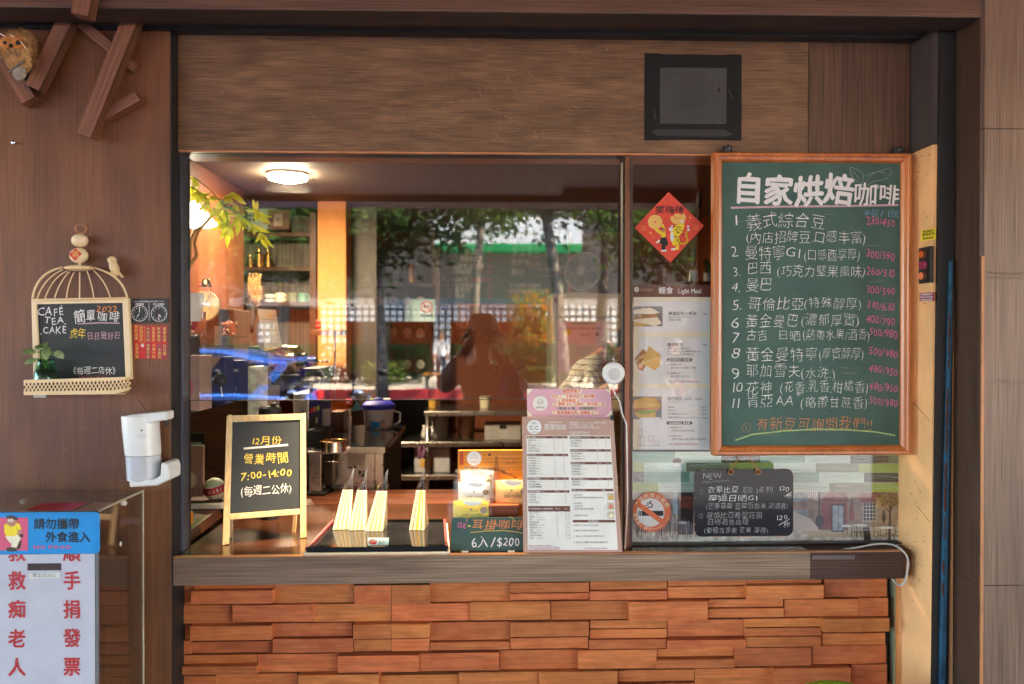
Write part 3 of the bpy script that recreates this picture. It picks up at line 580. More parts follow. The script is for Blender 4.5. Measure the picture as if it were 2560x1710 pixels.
# chalkboard
pl = VP(-.0805, 'c8'); F = lambda X, Y, y=-.1: A('c8', X, Y, y)
t = root('menu_chalkboard', 'large green chalkboard with orange wood frame listing coffee beans and prices', 'chalkboard', F(950, 1530))
a, b = F(452, 1528), F(1452, 3); fw = .034
x0_, x1_, zb_, zt_ = a.x, b.x, a.z, b.z
fr = MB()
for i in range(4):                                  # mitred, stepped moulding
    L_ = [(x0_,zb_),(x1_,zb_),(x1_,zt_),(x0_,zt_)]; Q = [(L_[i], L_[(i+1)%4])]
    cs = [(x0_,zb_),(x1_,zb_),(x1_,zt_),(x0_,zt_)]; ins = [(1,1),(-1,1),(-1,-1),(1,-1)]
    prof = [(0,-.062),(0,-.092),(.006,-.1),(.015,-.1),(.018,-.096),(.028,-.093),(.034,-.087),(.036,-.0815),(.036,-.062)]
    vs = []
    for k in (i, (i+1) % 4):
        for d, y in prof: vs.append((cs[k][0]+ins[k][0]*d*.84, y, cs[k][1]+ins[k][1]*d*.84))
    n = len(prof); fr.add(vs, [(j, j+1, n+j+1, n+j) for j in range(n-1)])
fr.build('frame', 'board_frame_wood', t, smooth=30)
MB().box(x0_+.03, x1_-.03, -.0805, -.063, zb_+.03, zt_-.03).build('board', 'green_board', t)
mats = ['chalk_white','chalk_pink','chalk_blue','chalk_orange','chalk_green','chalk_mauve','chalk_bold','chalk_faint']
m = MB(); jr = random.Random(11)
T = lambda s, x, y, z, w=None, mi=0, off=-.017, jit=1.0, slope=0, sk=.06: m.text(pl, s, x, y, z, w, mi, off, .0011, jit, slope, sk, rr=jr)
T('自家烘焙',545,250,160,610,6,.028,.7); T('咖啡',1152,258,118,236,6,.012,.9)
m.line(pl,[(540,280),(800,274),(1100,272),(1375,266)],10,.0012,5)
T('半磅',1200,320,40,82,2); T('/',1280,325,48,30,2); T('1磅',1318,328,48,66,2)
rows = [('1',530,372,80,45,'義式綜合豆',610,380,88,405),('',0,0,0,0,'(內店招牌豆.口感丰富)',608,452,68,610),('2.',535,525,76,48,'曼特寧',605,535,80,205),('3.',540,620,72,48,'巴西',612,610,72,130),('4.',535,700,72,56,'曼巴',610,695,76,135),
 ('5.',540,795,72,56,'哥倫比亞',620,793,74,288),('6',535,878,78,50,'黃金曼巴',608,878,76,272),('7',540,960,78,42,'古吉',612,946,66,110),('8',535,1040,78,52,'黃金曼特寧',608,1045,80,370),('9',535,1138,80,48,'耶加雪夫',608,1130,80,280),('10',530,1212,76,72,'花神',608,1215,76,140),('11',530,1290,76,52,'肯亞',610,1280,74,140)]
for n_, x, y, z, w, s_, x2, y2, z2, w2 in rows:
    if n_: T(n_, x, y, z, w)
    T(s_, x2, y2, z2, w2)
for s_, x, y, z, w in (('G1',808,530,66,80),('(口感酉享厚)',900,540,64,288),('(巧克力堅果風味)',765,625,66,450),('(特殊醇厚)',900,782,64,295),('(濃郁厚實)',885,870,70,298),('日晒',768,942,56,120),('(熱帶水果/酒香)',895,940,62,342),('(厚實醇厚)',975,1038,64,230),('(水洗.)',885,1135,66,178),('(花香.乳香.柑橘香)',780,1205,68,450),('AA',758,1272,70,98),('+',855,1240,56,36),('(略帶甘蔗香)',885,1285,68,340)): T(s_, x, y, z, w)
for s_, y in (('230/450',370),('300/590',535),('260/510',622),('300/590',712),('310/610',790),('400/790',865),('500/980',928),('500/980',1025),('480/950',1115),('480/950',1200),('500/980',1272)): 
    x = 1230 if y > 900 else 1216; T(s_, x, y-8 if y > 400 else 362, 56, 146, 1, -.006, 1.0, -.13, .12)
T('①',588,1405,54,50,3); T('有新豆可詢問我們!!',660,1395,76,590,3)
m.line(pl,[(562,1448),(640,1420),(800,1402),(960,1393),(1120,1396),(1260,1406),(1362,1424)],7,.0012,4)
for pts in ([(1135,75),(1150,130),(1195,165),(1205,110),(1170,85),(1135,75)],[(1150,95),(1185,140)],[(1190,175),(1250,110),(1330,80),(1352,98),(1320,135),(1250,150),(1205,178)],[(1215,120),(1275,95),(1320,110)],[(1140,80),(1135,110),(1160,150)]): m.line(pl,pts,1.6,.0012,7)
m.disc(pl,1205,183,8,9,.0011,7); m.disc(pl,1270,175,13,13,.0011,7)
for i in range(26): x=jr.uniform(560,1340); y=jr.uniform(80,1440); m.line(pl,[(x,y),(x+jr.uniform(20,90),y+jr.uniform(-10,10))],jr.uniform(.5,1.2),.0011,7)
m.build('chalk_writing', mats, t)
for X in (95, 108): pass
for n_, X, Y in (('hanging_clip', 757, 860), ('hanging_clip', 2015, 870)):
    p = A('d4', X, Y, -.07); q = MB()
    for s_ in (-1, 1): q.tube([p+Vector((s_*.014,0,-.004)), p+Vector((s_*.012,-.004,.008)), p+Vector((s_*.005,-.006,.008)), p+Vector((s_*.004,-.004,-.004))], .0035, 6)
    q.box(p.x-.016, p.x+.016, p.y-.006, p.y+.02, p.z-.01, p.z-.003); q.tube([p+Vector((0,.02,.006)), p+Vector((0,-.012,.01))], .004, 8); q.build(n_, 'dark_metal', t)
# black slate hung below
pl = VP(-.075, 'd1'); a = A('d1', 538, 738, -.075); b = A('d1', 1292, 220, -.075)
t = root('hanging_slate', 'small glossy black slate hanging on chains under the chalkboard', 'slate board', Vector(((a.x+b.x)/2, -.07, a.z)))
q = []; c_ = .022
for cx, cz, a0 in ((b.x-c_, b.z-c_, 0), (a.x+c_, b.z-c_, 90), (a.x+c_, a.z+c_, 180), (b.x-c_, a.z+c_, 270)):
    for k in range(7): q.append((cx+c_*math.cos(R(a0+15*k)), -.075, cz+c_*math.sin(R(a0+15*k))))
MB().slab(q, (0,-1,0), .006).build('board', 'slate_black', t, bevel=.001)
m = MB(); jr = random.Random(5); T = lambda s, x, y, z, w=None, mi=0, jit=1.0, sk=.05: m.text(pl, s, x, y, z, w, mi, -.014, .0008, jit, 0, sk, rr=jr)
T('NEW',598,295,62,150); m.line(pl,[(600,325)]+[(620+i*14,322+(8 if i%2 else -8)-i) for i in range(14)],2,.0008,0)
T('①',562,410,46,44); T('衣索比亞',635,400,60,240,1); T('耶加',905,400,52,75); T('J系列',1005,400,56,130); T('120',1175,388,50,86,1); m.line(pl,[(1225,430),(1280,395)],4,.0009,1); T('杯',1238,440,44,44,1)
T('莓姬日晒G1',640,462,56,380,1); T('(芒果草莓 藍莓百香果.淡酒香)',620,522,52,635); T('②',562,596,46,46); T('哥倫比亞希望莊園',625,596,56,430); T('日晒酒香處理',632,644,52,320); T('120',1155,608,52,92,1); m.line(pl,[(1180,650),(1262,602)],4,.0009,1); T('杯',1212,665,50,54,1); T('(葡萄百香果 芒果 薄荷)',608,708,52,490)
m.build('chalk_writing', ['chalk_faint','chalk_white'], t)
m = MB()
for X, X2 in ((815, 880), (1022, 950)):
    p = A('d1', X, 242, -.083); e = A('d1', X2, 118, -.07)
    m.lathe([(.0065,-.0012),(.009,-.0012),(.009,.0012),(.0065,.0012),(.0065,-.0012)], p, 16, 0, (0,1,0))
    m.tube([p, p+Vector((.002,-.004,.006)), p+Vector((.003*(1 if X<900 else -1),-.002,.012))], .0012, 6)
    for i in range(9):
        c_ = p+(e-p)*(i+1.2)/10; d = (e-p).normalized()*.0045; sd = Vector((0,.0025,0)) if i % 2 else Vector((.0025,0,0)); m.tube([c_-d, c_-d*.3+sd, c_+d*.3+sd, c_+d, c_+d*.3-sd, c_-d*.3-sd, c_-d], .0008, 5)
m.build('chain', 'copper_trim', t)
m = MB()
for i in range(60):
    e = jr.choice((0,1,2)); x = jr.uniform(a.x+.01, b.x-.01); m.ball((x if e else jr.choice((a.x, b.x)), -.0752, (b.z if e == 1 else a.z) if e else jr.uniform(a.z, b.z)), (jr.uniform(.001,.006), .0006, jr.uniform(.0008,.0018)), 6)
m.build('chipped_edge', 'copper_trim', t)
# white cable running along the sill, down at the right end
pts = [(0,848),(80,846),(200,832),(300,838),(480,842),(620,846),(800,848),(950,842),(1100,836),(1300,832),(1500,834),(1700,832),(1800,815),(1900,794),(1990,790),(2060,800),(2110,828),(2150,870),(2166,910),(2168,960),(2155,1030),(2140,1085),(2115,1108),(2085,1102),(2055,1075),(2035,1050)]
P = [A('d1', x, y, -.008 if x < 1650 else (-.06 if x < 2100 else -.115)) for x, y in pts]
P = [p+Vector((0,0,0)) for p in P]; S2 = []
for i in range(len(P)-1):
    for k in range(4): S2.append(P[i].lerp(P[i+1], k/4))
S2 = [S2[0]]+[(S2[i-1]+S2[i]*2+S2[i+1])/4 for i in range(1, len(S2)-1)]+[P[-1]]
t = root('cable', 'off-white cable running along the sill and looping down the counter end', 'cable', P[8])
MB().tube(S2, .0032, 8).build('sheath', 'light_grey', t, smooth=True)
for X, Y in ((80,846),(938,838)): p = A('d1', X, Y, -.012); MB().box(p.x-.004, p.x+.006, p.y-.004, p.y+.01, p.z-.006, p.z+.006).build('cable_clip', 'white', t, bevel=.001)
# stickers and switch on the reveal (its face looks left)
plx = Pl((XR, 0, 0), (-1, 0, 0), 'd2')
m = MB(); m.poly(plx,[(232,1290),(312,1276),(312,1336),(228,1352)],.0008,0); m.text(plx,'2874-8714',236,1324,24,70,1,.02,.0014,0,.13); m.text(plx,'捲門電動門',238,1304,15,68,1,.01,.0014,0,.13); m.text(plx,'快速修理',240,1342,14,60,1,.01,.0014,0,.13)
tag(m.build('repair_sticker',['yellow','black']),'yellow phone number sticker above the gate switch on the orange reveal','sticker')
t = root('gate_switch', 'black metal gate switch with three round buttons on the orange reveal', 'switch', plx.h(270,1480))
a, b = plx.h(236, 1568, .0), plx.h(303, 1388, .0); c_ = A('c8', 1500, 660, 0); dz = plx.h(236,1390).z; ez = at(2336, 706, b.y).z
MB().box(XR-.012, XR-.0003, min(a.y,b.y), max(a.y,b.y), ez, dz).build('plate', 'dark_metal', t, bevel=.002)
zm, yy = (dz+ez)/2, (a.y+b.y)/2
for k, c in ((1,'orange_red'),(0,'plum'),(-1,'orange')):
    bt = MB().lathe([(.017,0),(.017,.004),(.012,.008),(1e-6,.009)], (XR-.012, yy, zm+k*.033), 20, 0, (-1,0,0), (1,.8)).build('button', 'rust' if k else 'plum', t, smooth=30)
    MB().lathe([(.0135,.0003),(.0135,.0012)], (XR-.0215, yy, zm+k*.033), 16, 0, (-1,0,0), (1,.8)).build('button_face', c, bt)
plx = Pl((XR, 0, 0), (-1, 0, 0), 'c8'); m = MB(); m.poly(plx,[(1485,708),(1558,704),(1558,748),(1485,750)],.0008,0); m.text(plx,'0925-509309',1488,735,15,66,1,.02,.0014); m.text(plx,'馬達電動捲門',1490,720,12,62,1,.01,.0014); m.text(plx,'快速修理',1490,748,11,60,1,.01,.0014)
tag(m.build('phone_sticker',['plum','white']),'magenta phone number sticker below the gate switch','sticker')
# extractor vent
t = root('exhaust_vent', 'black taped square exhaust vent with grey mesh in the fascia', 'vent', A('d4', 505, 790, -.055))
pl = VP(-.0505, 'd4'); m = MB(); 
a, b = A('d4',150,795,-.05), A('d4',860,165,-.05); i0, i1 = A('d4',262,676,-.05), A('d4',752,268,-.05)
for x0_,x1_,za,zb_,yy in ((a.x,i0.x,a.z,b.z,-.0535),(i1.x,b.x,a.z+.001,b.z-.001,-.0545),(a.x+.003,b.x-.002,i1.z,b.z-.003,-.055),(a.x+.002,b.x-.004,a.z+.002,i0.z,-.0557)): m.box(x0_, x1_, yy, -.0503, za, zb_)
m.build('tape', 'black_tape', t, bevel=.0008)
m = MB().poly(pl,[(200,735),(240,712),(740,716),(800,750),(740,768),(250,764)],.0062,0).poly(pl,[(760,420),(775,420),(800,490),(790,495)],.0062,0).poly(pl,[(215,560),(225,560),(240,640),(222,640)],.0062,0); m.build('painted_sheen','tape_shine',t)  # lighter patches paint the shine of the tape into its colour
MB().box(i0.x-.01, i1.x+.01, -.0502, -.05005, i0.z-.01, i1.z+.01, 0).lathe([(.001,.0004),(.078,.0004)], ((i0.x+i1.x)/2, -.0502, (i0.z+i1.z)/2), 40, 1, (0,-1,0)).build('fan_opening', ['dark_metal', 'black_edge'], t)
m = MB(); n = 44
for i in range(n+1):
    x = i0.x+(i1.x-i0.x)*i/n; m.box(x-.0007, x+.0007, -.0525, -.0519, i0.z, i1.z)
    z = i0.z+(i1.z-i0.z)*i/n; m.box(i0.x, i1.x, -.0526, -.0520, z-.0007, z+.0007)
m.build('mesh_screen', 'mesh_grey', t)
MB().poly(pl,[(700,405),(708,400),(705,430),(694,446),(686,420)],.0024,0).build('torn_spot','black_edge',t)
# new year diamond on the side pane, under clear film
pl = VP(.0116, 'e2'); m = MB(); mm_ = ['poster_red','black','warm_yellow','yellow','white','skin']
m.poly(pl,[(530,103),(995,548),(553,1026),(85,571)],.0006,0)
m.text(pl,'笑嗨嗨',352,388,112,385,1,.012,.001,1.2,.06)
m.disc(pl,355,496,94,94,.001,2,40); m.poly(pl,[(355,482),(370,497),(355,512),(340,497)],.0013,0)
m.poly(pl,[(350,585),(375,578),(440,620),(432,670),(345,600)],.0012,3); m.poly(pl,[(440,530),(465,525),(485,590),(492,690),(435,700),(440,620)],.0013,3)
m.disc(pl,460,604,24,28,.0015,5); m.disc(pl,448,583,16,12,.0017,1); m.poly(pl,[(440,700),(495,695),(528,775),(510,805),(490,808),(488,860),(438,862),(440,782),(405,775),(412,735)],.0014,1)
m.poly(pl,[(432,862),(500,856),(508,880),(436,884)],.0015,4); m.poly(pl,[(358,768),(400,728),(420,732),(410,765),(370,776)],.0015,4)
m.poly(pl,[(552,430),(590,420),(620,462),(690,440),(705,392),(740,388),(758,440),(735,500),(680,532),(600,520),(560,480)],.001,2); m.disc(pl,648,420,50,34,.0013,2); m.line(pl,[(598,420),(650,452),(700,430)],4,.0015,0)
m.poly(pl,[(605,540),(660,528),(735,500),(736,560),(705,640),(660,690),(690,750),(640,800),(585,800),(570,760),(550,700),(552,640),(590,600)],.0014,3); m.disc(pl,575,690,24,62,.0016,4); m.disc(pl,562,592,30,28,.0018,4); m.disc(pl,575,548,14,12,.0018,4); m.disc(pl,708,492,26,18,.0018,4)
m.poly(pl,[(600,790),(668,790),(665,860),(620,864),(625,815)],.0015,3); m.poly(pl,[(562,840),(622,838),(620,864),(566,866)],.0016,4); m.line(pl,[(680,770),(720,785),(765,765),(782,730),(765,690),(760,640),(772,625)],20,.0015,3); m.disc(pl,790,598,20,18,.0016,4); m.disc(pl,785,556,16,14,.0016,4)
for i in range(34): x=rr.uniform(590,720); y=rr.uniform(545,790); m.line(pl,[(x,y),(x+rr.uniform(18,34),y+rr.uniform(-12,14))],6,.002,1) if 560 < x < 735-(y-540)*.25 else None
for x,y,z in ((815,440,20),(295,640,24),(792,485,9),(328,692,12)): m.poly(pl,[(x,y-z),(x+z*.25,y-z*.25),(x+z,y),(x+z*.25,y+z*.25),(x,y+z),(x-z*.25,y+z*.25),(x-z,y),(x-z*.25,y-z*.25)],.001,2)
for a_ in ((160,540,225,605),(210,540,230,585),(160,595,205,605),(928,530,868,590),(876,525,864,570),(930,580,880,596)): m.line(pl,[a_[:2],a_[2:]],4,.001,2)
tag(m.build('new_year_poster', mm_),'red diamond new year poster with dancer and tiger on the side pane','poster')
# light meal menu on the side pane in a clear sleeve
t = root('menu_sheet', 'tall white light meal menu sheet in a clear sleeve on the side pane', 'menu', A('e3', 390, 1525, .01))
pl = VP(.0105, 'e3'); m = MB(); mm_ = ['cream','brown','white','ink','paper','bread','toast','toast_dark','lettuce','ham','grey','plum','tan']
m.poly(pl,[(50,45),(735,45),(728,1510),(44,1515)],.0004,0); m.rect(pl,48,45,735,152,.0007,1); m.rect(pl,100,190,725,460,.0007,2); m.rect(pl,100,508,724,928,.0007,2); m.rect(pl,100,966,722,1512,.0007,2)
m.rect(pl,44,1512,738,1530,.0004,3)
D = lambda s,x,y,z,w=None,mi=3,o=.0: m.text(pl,s,x,y,z,w,mi,o,.0011)
m.disc(pl,77,84,22,24,.001,2); m.ring(pl,77,84,9,12,.0012,12); D('簡單咖啡',108,102,34,114,12); D('輕食',272,118,66,132,2,.02); D('Light Meal',446,118,58,208,2,.02)
m.rect(pl,50,235,308,412,.0009,10); m.poly(pl,[(52,268),(200,245),(285,290),(210,305),(52,300)],.0012,5); m.poly(pl,[(52,318),(280,300),(250,340),(60,345)],.0014,7); m.poly(pl,[(52,352),(260,330),(300,385),(240,412),(52,372)],.0016,5); m.poly(pl,[(52,378),(200,396),(120,412),(52,408)],.0018,6)
D('嫩蛋起司三明治',358,310,34,252,3,.01); D('$60',672,308,24,38); D('Egg&Cheese Sandwich',360,335,20,195); D('(自製沙拉醬)',362,362,20,110)
m.disc(pl,172,702,118,126,.0009,4); m.poly(pl,[(60,700),(135,612),(205,690),(130,815),(90,790)],.0012,7); m.poly(pl,[(118,742),(188,588),(288,665),(285,765),(240,805)],.0014,6); m.line(pl,[(125,740),(285,685)],4,.0016,5)
D('厚片吐司',350,590,36,142,3,.01); D('$40',668,585,24,38); D('花生Peanut/蒜香Garlic/',356,617,20,205); D('椰香奶酥Coconut/葡萄奶酥Grape/',356,643,20,295); D('巧克力Chocolate/奶油Butter',356,668,20,235)
for yy in (712,1274): m.rect(pl,355,yy-14,562,yy+14,.0009,3); m.disc(pl,356,yy,12,14,.0009,3); m.disc(pl,562,yy,12,14,.0009,3); D('超值優惠組合',362,yy+9,22,120,2,.01); [m.disc(pl,500+22*k,yy,8,8,.0012,2) for k in range(3)]
for s_,x,y,w,mi in (('A 套餐 $79',357,762,122,3),('厚片吐司+美式咖啡 or 紅茶',380,790,226,3),('B 套餐 $99',357,838,122,3),('厚片吐司+單品咖啡',380,866,166,3),('★以上套餐加價可升級其他飲品★',358,912,288,11),('恰巴提尼',352,1070,134,3),('(自選起司・現烤麵包)',492,1068,176,10),('Ciabattini',355,1092,96,10),('火腿Ham',356,1140,62,3),('起司Cheese',356,1170,86,3),('義式雞胸Italian Chicken',356,1200,186,3),('煙燻牛肉起司Smoked Beef&Cheese',356,1232,282,3),('$90',660,1142,34,3),('$90',660,1172,34,3),('$110',660,1204,46,3),('$110',660,1235,46,3),('C 套餐 $139',357,1322,126,3),('恰巴提尼+美式咖啡+紅茶',388,1350,204,3),('D 套餐 $159',357,1398,128,3),('煙燻牛肉起司+義式雞胸+單品+紅茶',388,1426,312,3),('★以上套餐加價可升級其他飲品★',360,1470,262,11)): D(s_,x,y,36 if '恰巴提尼' == s_ else 20,w,mi)
m.rect(pl,46,1038,300,1240,.0009,10); m.poly(pl,[(46,1120),(60,1070),(150,1042),(250,1058),(295,1110),(280,1150),(60,1150)],.0012,6); m.poly(pl,[(50,1142),(270,1135),(265,1165),(60,1168)],.0014,9); m.poly(pl,[(60,1160),(260,1150),(230,1185),(150,1198),(70,1180)],.0016,8); m.poly(pl,[(50,1180),(250,1180),(240,1225),(80,1225)],.0015,6); m.disc(pl,200,1232,100,12,.0013,4)
for q in ([(90,1330),(125,1330),(122,1390),(95,1390),(90,1330)],[(80,1400),(150,1400),(140,1470),(90,1470),(80,1400)],[(180,1390),(230,1390),(215,1440),(190,1440),(180,1390)],[(240,1430),(280,1440),(270,1470),(230,1465),(240,1430)],[(105,1390),(112,1475)],[(75,1478),(290,1478)]): m.line(pl,q,3,.001,12)
m.build('sheet', mm_, t)
a, b = A('e3', 40, 1535, .0), A('e3', 742, 40, .0); n = 18; q = MB(); vs = []
for i in range(n+1):
    for j in range(n+1): vs.append((a.x+(b.x-a.x)*i/n, .0068+.0022*mnoise.noise(Vector((i*.5, j*.35, 3))), a.z+(b.z-a.z)*j/n))
q.add(vs, [(i*(n+1)+j, (i+1)*(n+1)+j, (i+1)*(n+1)+j+1, i*(n+1)+j+1) for i in range(n) for j in range(n)]).build('clear_sleeve', 'poster_film', t, smooth=True)
# doorbell speaker stuck on the mullion edge
p = A('c5', 1348, 1398, -.045); t = root('round_speaker', 'round white speaker with dotted grille stuck beside the window mullion', 'speaker', p)
MB().lathe([(1e-6,.0),(.034,.0),(.036,.004),(.035,.010),(.031,.0145),(.012,.017),(1e-6,.0172)][1:], p, 40, 0, (0,-1,0)).build('body', 'white_plastic', t, smooth=40)
m = MB()
for i in range(-6, 7):
    for j in range(-6, 7):
        x, z = i*.0033+(j % 2)*.0016, j*.0029
        d = math.hypot(x, z)
        if d < .0195: m.lathe([(1e-6,0),(.0008,0)], p+Vector((x, -.0176+.002*(d/.0195)**2*.3, z-.002)), 6, 0, (0,-1,0))
m.ball(p+Vector((0,-.0125,.029)), .0012, 6); m.build('grille_hole', 'black', t)
cp = [p+Vector((0,-.006,-.034)), A('c5',1350,1500,-.043), A('c5',1368,1548,-.043), A('c7',1820,140,-.043), A('c7',1860,210,-.043), A('c7',1876,300,-.042), A('s',1566,1060,-.04), A('s',1569,1250,-.04), A('s',1562,1378,-.04)]
MB().tube(cp, .0026, 8).build('cord', 'white_plastic', t, smooth=True)
MB().tube([p+Vector((0,-.006,.034)), p+Vector((.0015,-.006,.06))], .0006, 5).build('thread', 'white', t)
# lime plastic stool in front of the wall
p = A('s', 2062, 1698, -.225); t = root('plastic_stool', 'lime green round plastic stool in front of the block wall', 'stool', (p.x, -.35, 0))
zq2 = p.z
MB().lathe([(1e-6,zq2-.004),(.10,zq2-.002),(.118,zq2),(.128,zq2-.006),(.13,zq2-.03),(.126,zq2-.03),(.12,zq2-.01),(1e-6,zq2-.012)], (p.x,-.35,0), 40).build('seat', 'lime_stool', t, smooth=40)
for k in range(4):
    a_ = R(45+90*k); MB().tube([(p.x+.11*math.cos(a_),-.35+.11*math.sin(a_),zq2-.012),(p.x+.15*math.cos(a_),-.35+.15*math.sin(a_),0)], [.016,.012], 10).build('leg','lime_stool',t,smooth=True)
# ================================================================ LEFT WALL
# lattice of wooden bars at the top left: (end a, end b) in the photo, width, how far each stands off the wall
t = thing('bar_decoration', 'crossed brown wooden bars fixed to the wall at the top left', 'wall decoration', A('c1', 600, 500, -.12))
def bar(c, a, b, w, y0, y1, nm='bar'):
    p, q = A(c, *a, y0), A(c, *b, y0); d = q-p; L_ = d.length; ex = d.normalized(); ey = Vector((0,1,0)); ez = ex.cross(ey)
    M = Matrix((ex, ey, ez)).transposed().to_4x4(); M.translation = (p+q)/2+Vector((0,(y1-y0)/2,0))
    mb = MB().box(-L_/2, L_/2, -(y1-y0)/2, (y1-y0)/2, -w/2, w/2, 0)
    mb.box(-L_/2+.001, L_/2-.001, -(y1-y0)/2+.008, -(y1-y0)/2+.0105, w/2, w/2+.0006, 1)
    return mb.build(nm, ['stick_wood', 'black_edge'], t, bevel=.0018, M=M)
bar('c1', (455,110), (218,600), .042, -.165, -.125)
bar('c1', (520,130), (930,465), .030, -.128, -.1005)
bar('c1', (905,95), (570,930), .044, -.172, -.1285)
bar('c1', (580,-80), (545,98), .046, -.345, -.3035)
bar('c1', (705,795), (945,660), .030, -.14, -.1005)
bar('c1', (-60,260), (190,690), .045, -.15, -.1005)
# owl of straw and bark
p = A('e1', 250, 780, -.19); t = thing('owl_ornament', 'straw owl ornament with feathered face perched on a wooden bar', 'ornament', p)
u = .0048*.6                                         # metres per e1 pixel at that depth, roughly
K = lambda X, Y, y=-.19: A('e1', X, Y, y)
px_ = (K(100,0)-K(0,0)).length/100
m = MB().ball(K(290,760,-.165), (px_*230, .036, px_*340), 24); m.build('body', 'straw', t, smooth=True)
m = MB()
for i in range(900):
    a_ = rr.uniform(-.5, 3.3); rx, rz = px_*225, px_*330; c_ = K(290, 760, -.165+rr.uniform(-.03,.01))
    q = c_+Vector((rx*math.cos(a_)*rr.uniform(.8,1), 0, rz*math.sin(a_)*rr.uniform(.8,1))); d = Vector((math.cos(a_)+.3, rr.uniform(-.6,.1), math.sin(a_)*.6-.5)).normalized()
    m.tube([q, q+d*rr.uniform(.008,.022)], [.0007,.0002], 3)
m.build('straw_feathers', 'straw', t)
m = MB()
for r_w in range(6):
    for k in range(7):
        X = 120+k*48+(r_w % 2)*24; Y = 740+r_w*42; m.ball(K(X, Y, -.2-.003*(5-r_w)), (px_*34, .004, px_*44), 8, 0, (rr.uniform(-.2,.2), -.35, 1))
m.build('breast_scale', 'straw', t, smooth=True)
m = MB().ball(K(130,640,-.205), (px_*150,.018,px_*120), 18).ball(K(240,620,-.203), (px_*110,.016,px_*110), 18); m.build('face', 'owl_face', t, smooth=True)
MB().ball(K(70,620,-.223), px_*28, 12).ball(K(262,620,-.222), px_*34, 12).build('eye', 'black', t, smooth=True)
MB().lathe([(px_*30,0),(px_*22,.006),(1e-6,.014)], K(160,660,-.222), 10, 0, (0,-.8,-.6)).build('beak', 'black', t)
MB().tube([K(0,490,-.21), K(60,520,-.214), K(110,560,-.216)], .0016, 6).tube([K(150,510,-.216), K(250,560,-.214), K(330,640,-.21), K(380,710,-.205)], .0016, 6).build('brow', 'cream', t)
MB().lathe([(px_*78,0),(px_*84,.008),(px_*78,.016)], K(305,1100,-.205), 18, 0, (0,-.8,.6), (1,1.5)).build('bark_foot', 'bark_grey', t, smooth=30)
MB().tube([K(330,880,-.212), K(130,1055,-.2)], .003, 6).build('twig', 'bark', t)
# bird cage blackboard
C2 = lambda X, Y, y=-.107: A('c2', X, Y, y)
t = thing('birdcage_board', 'cream birdcage shaped blackboard with chalk cafe writing on the brown wall', 'blackboard', C2(440, 995))
fr = [((174,487),(198,487),(228,905),(190,905)), ((690,487),(720,460),(733,905),(704,905))]
m = MB()
m.slab([C2(174,472,-.118),C2(200,472,-.118),C2(222,915,-.118),C2(186,915,-.118)], (0,-1,0), .0175)
m.slab([C2(683,466,-.118),C2(718,460,-.118),C2(733,915,-.118),C2(702,915,-.118)], (0,-1,0), .0175)
m.slab([C2(200,473,-.1175),C2(684,465,-.1175),C2(684,486,-.1175),C2(200,494,-.1175)], (0,-1,0), .017)
m.build('frame', 'cream_wood', t, bevel=.0015)
MB().slab([C2(197,492,-.11),C2(688,486,-.11),C2(706,925,-.11),C2(218,925,-.11)], (0,-1,0), .009).build('board', 'black_board', t)
pl = VP(-.1102, 'c2'); m = MB(); jr = random.Random(21); T = lambda s, x, y, z, w=None, mi=0, off=.004, jit=1.0, sl=0, sk=.04: m.text(pl, s, x, y, z, w, mi, off, .0008, jit, sl, sk, rr=jr)
T('CAFÉ',210,560,64,146,0,.004,1,.03); T('TEA.',245,604,56,130,0); T('.CAKE',225,662,58,148,0,.004,1,.03)
T('簡',412,590,76,66,0,.006); T('單',480,588,72,54,0,.006); T('咖',540,588,62,64,0,.004); T('啡',610,588,66,60,0,.004); T('2022',538,538,48,122,3,.004)
m.line(pl,[(438,604),(560,598),(668,600)],7,.001,1); T('虎年',390,682,60,90,2,.0); T('日日是好日',484,688,48,192,1,.0); T('《每週二店休》',388,882,46,280,0,0); T('2858-1555',435,914,32,172,4,.0)
m.build('chalk_writing', ['chalk_white','chalk_mauve','chalk_yellow','chalk_orange','chalk_red'], t)
yc = -.128
m = MB(); arc = lambda x0,y0,x1,y1,xc,yc_: [ (x0,y0), (xc,yc_), (x1,y1)]
def quad(a, b, c, n=12, y=yc): return [C2((1-s)**2*a[0]+2*s*(1-s)*b[0]+s*s*c[0], (1-s)**2*a[1]+2*s*(1-s)*b[1]+s*s*c[1], y-.03*math.sin(math.pi*s*.5)*0) for s in [i/n for i in range(n+1)]]
for a_, b_, c_, r_ in (((182,470),(196,318),(350,288),.0034),((712,460),(690,330),(528,290),.0034),((207,468),(240,350),(352,300),.002),((250,466),(290,345),(375,308),.0018),((304,465),(330,370),(388,312),.0018),((371,463),(378,380),(415,314),.0018),((445,462),(446,390),(446,314),.0018),((525,460),(515,380),(486,306),.0018),((618,458),(590,360),(516,298),.0018)):
    m.tube(quad(a_, b_, c_), r_, 8)
m.tube([C2(178,470,yc), C2(715,459,yc)], .0032, 8); m.build('wire', 'cream_metal', t, smooth=True)
MB().ball(C2(442,291,yc-.002), (.044,.022,.0095), 24).build('cap', 'cream_metal', t, smooth=True)
sx_ = (C2(100,0)-C2(0,0)).length/100
MB().lathe([(sx_*5,-.006),(sx_*6,.02)], C2(446,265,yc), 10).build('neck', 'cream_metal', t)
for k, (X, Y, rx, rz) in enumerate(((442,222,51,44),(447,137,46,38))): MB().ball(C2(X,Y,yc), (sx_*rx, sx_*rx*.8, sx_*rz), 24).build('bead', 'cream_wood', t, smooth=True)
c_ = C2(453,72,yc); m = MB(); m.tube([c_+Vector((sx_*29*math.cos(R(i*10)), .001*math.sin(R(i*20)), sx_*27*math.sin(R(i*10)))) for i in range(37)], .0022, 8); m.build('hanging_ring', 'copper_trim', t, smooth=True)
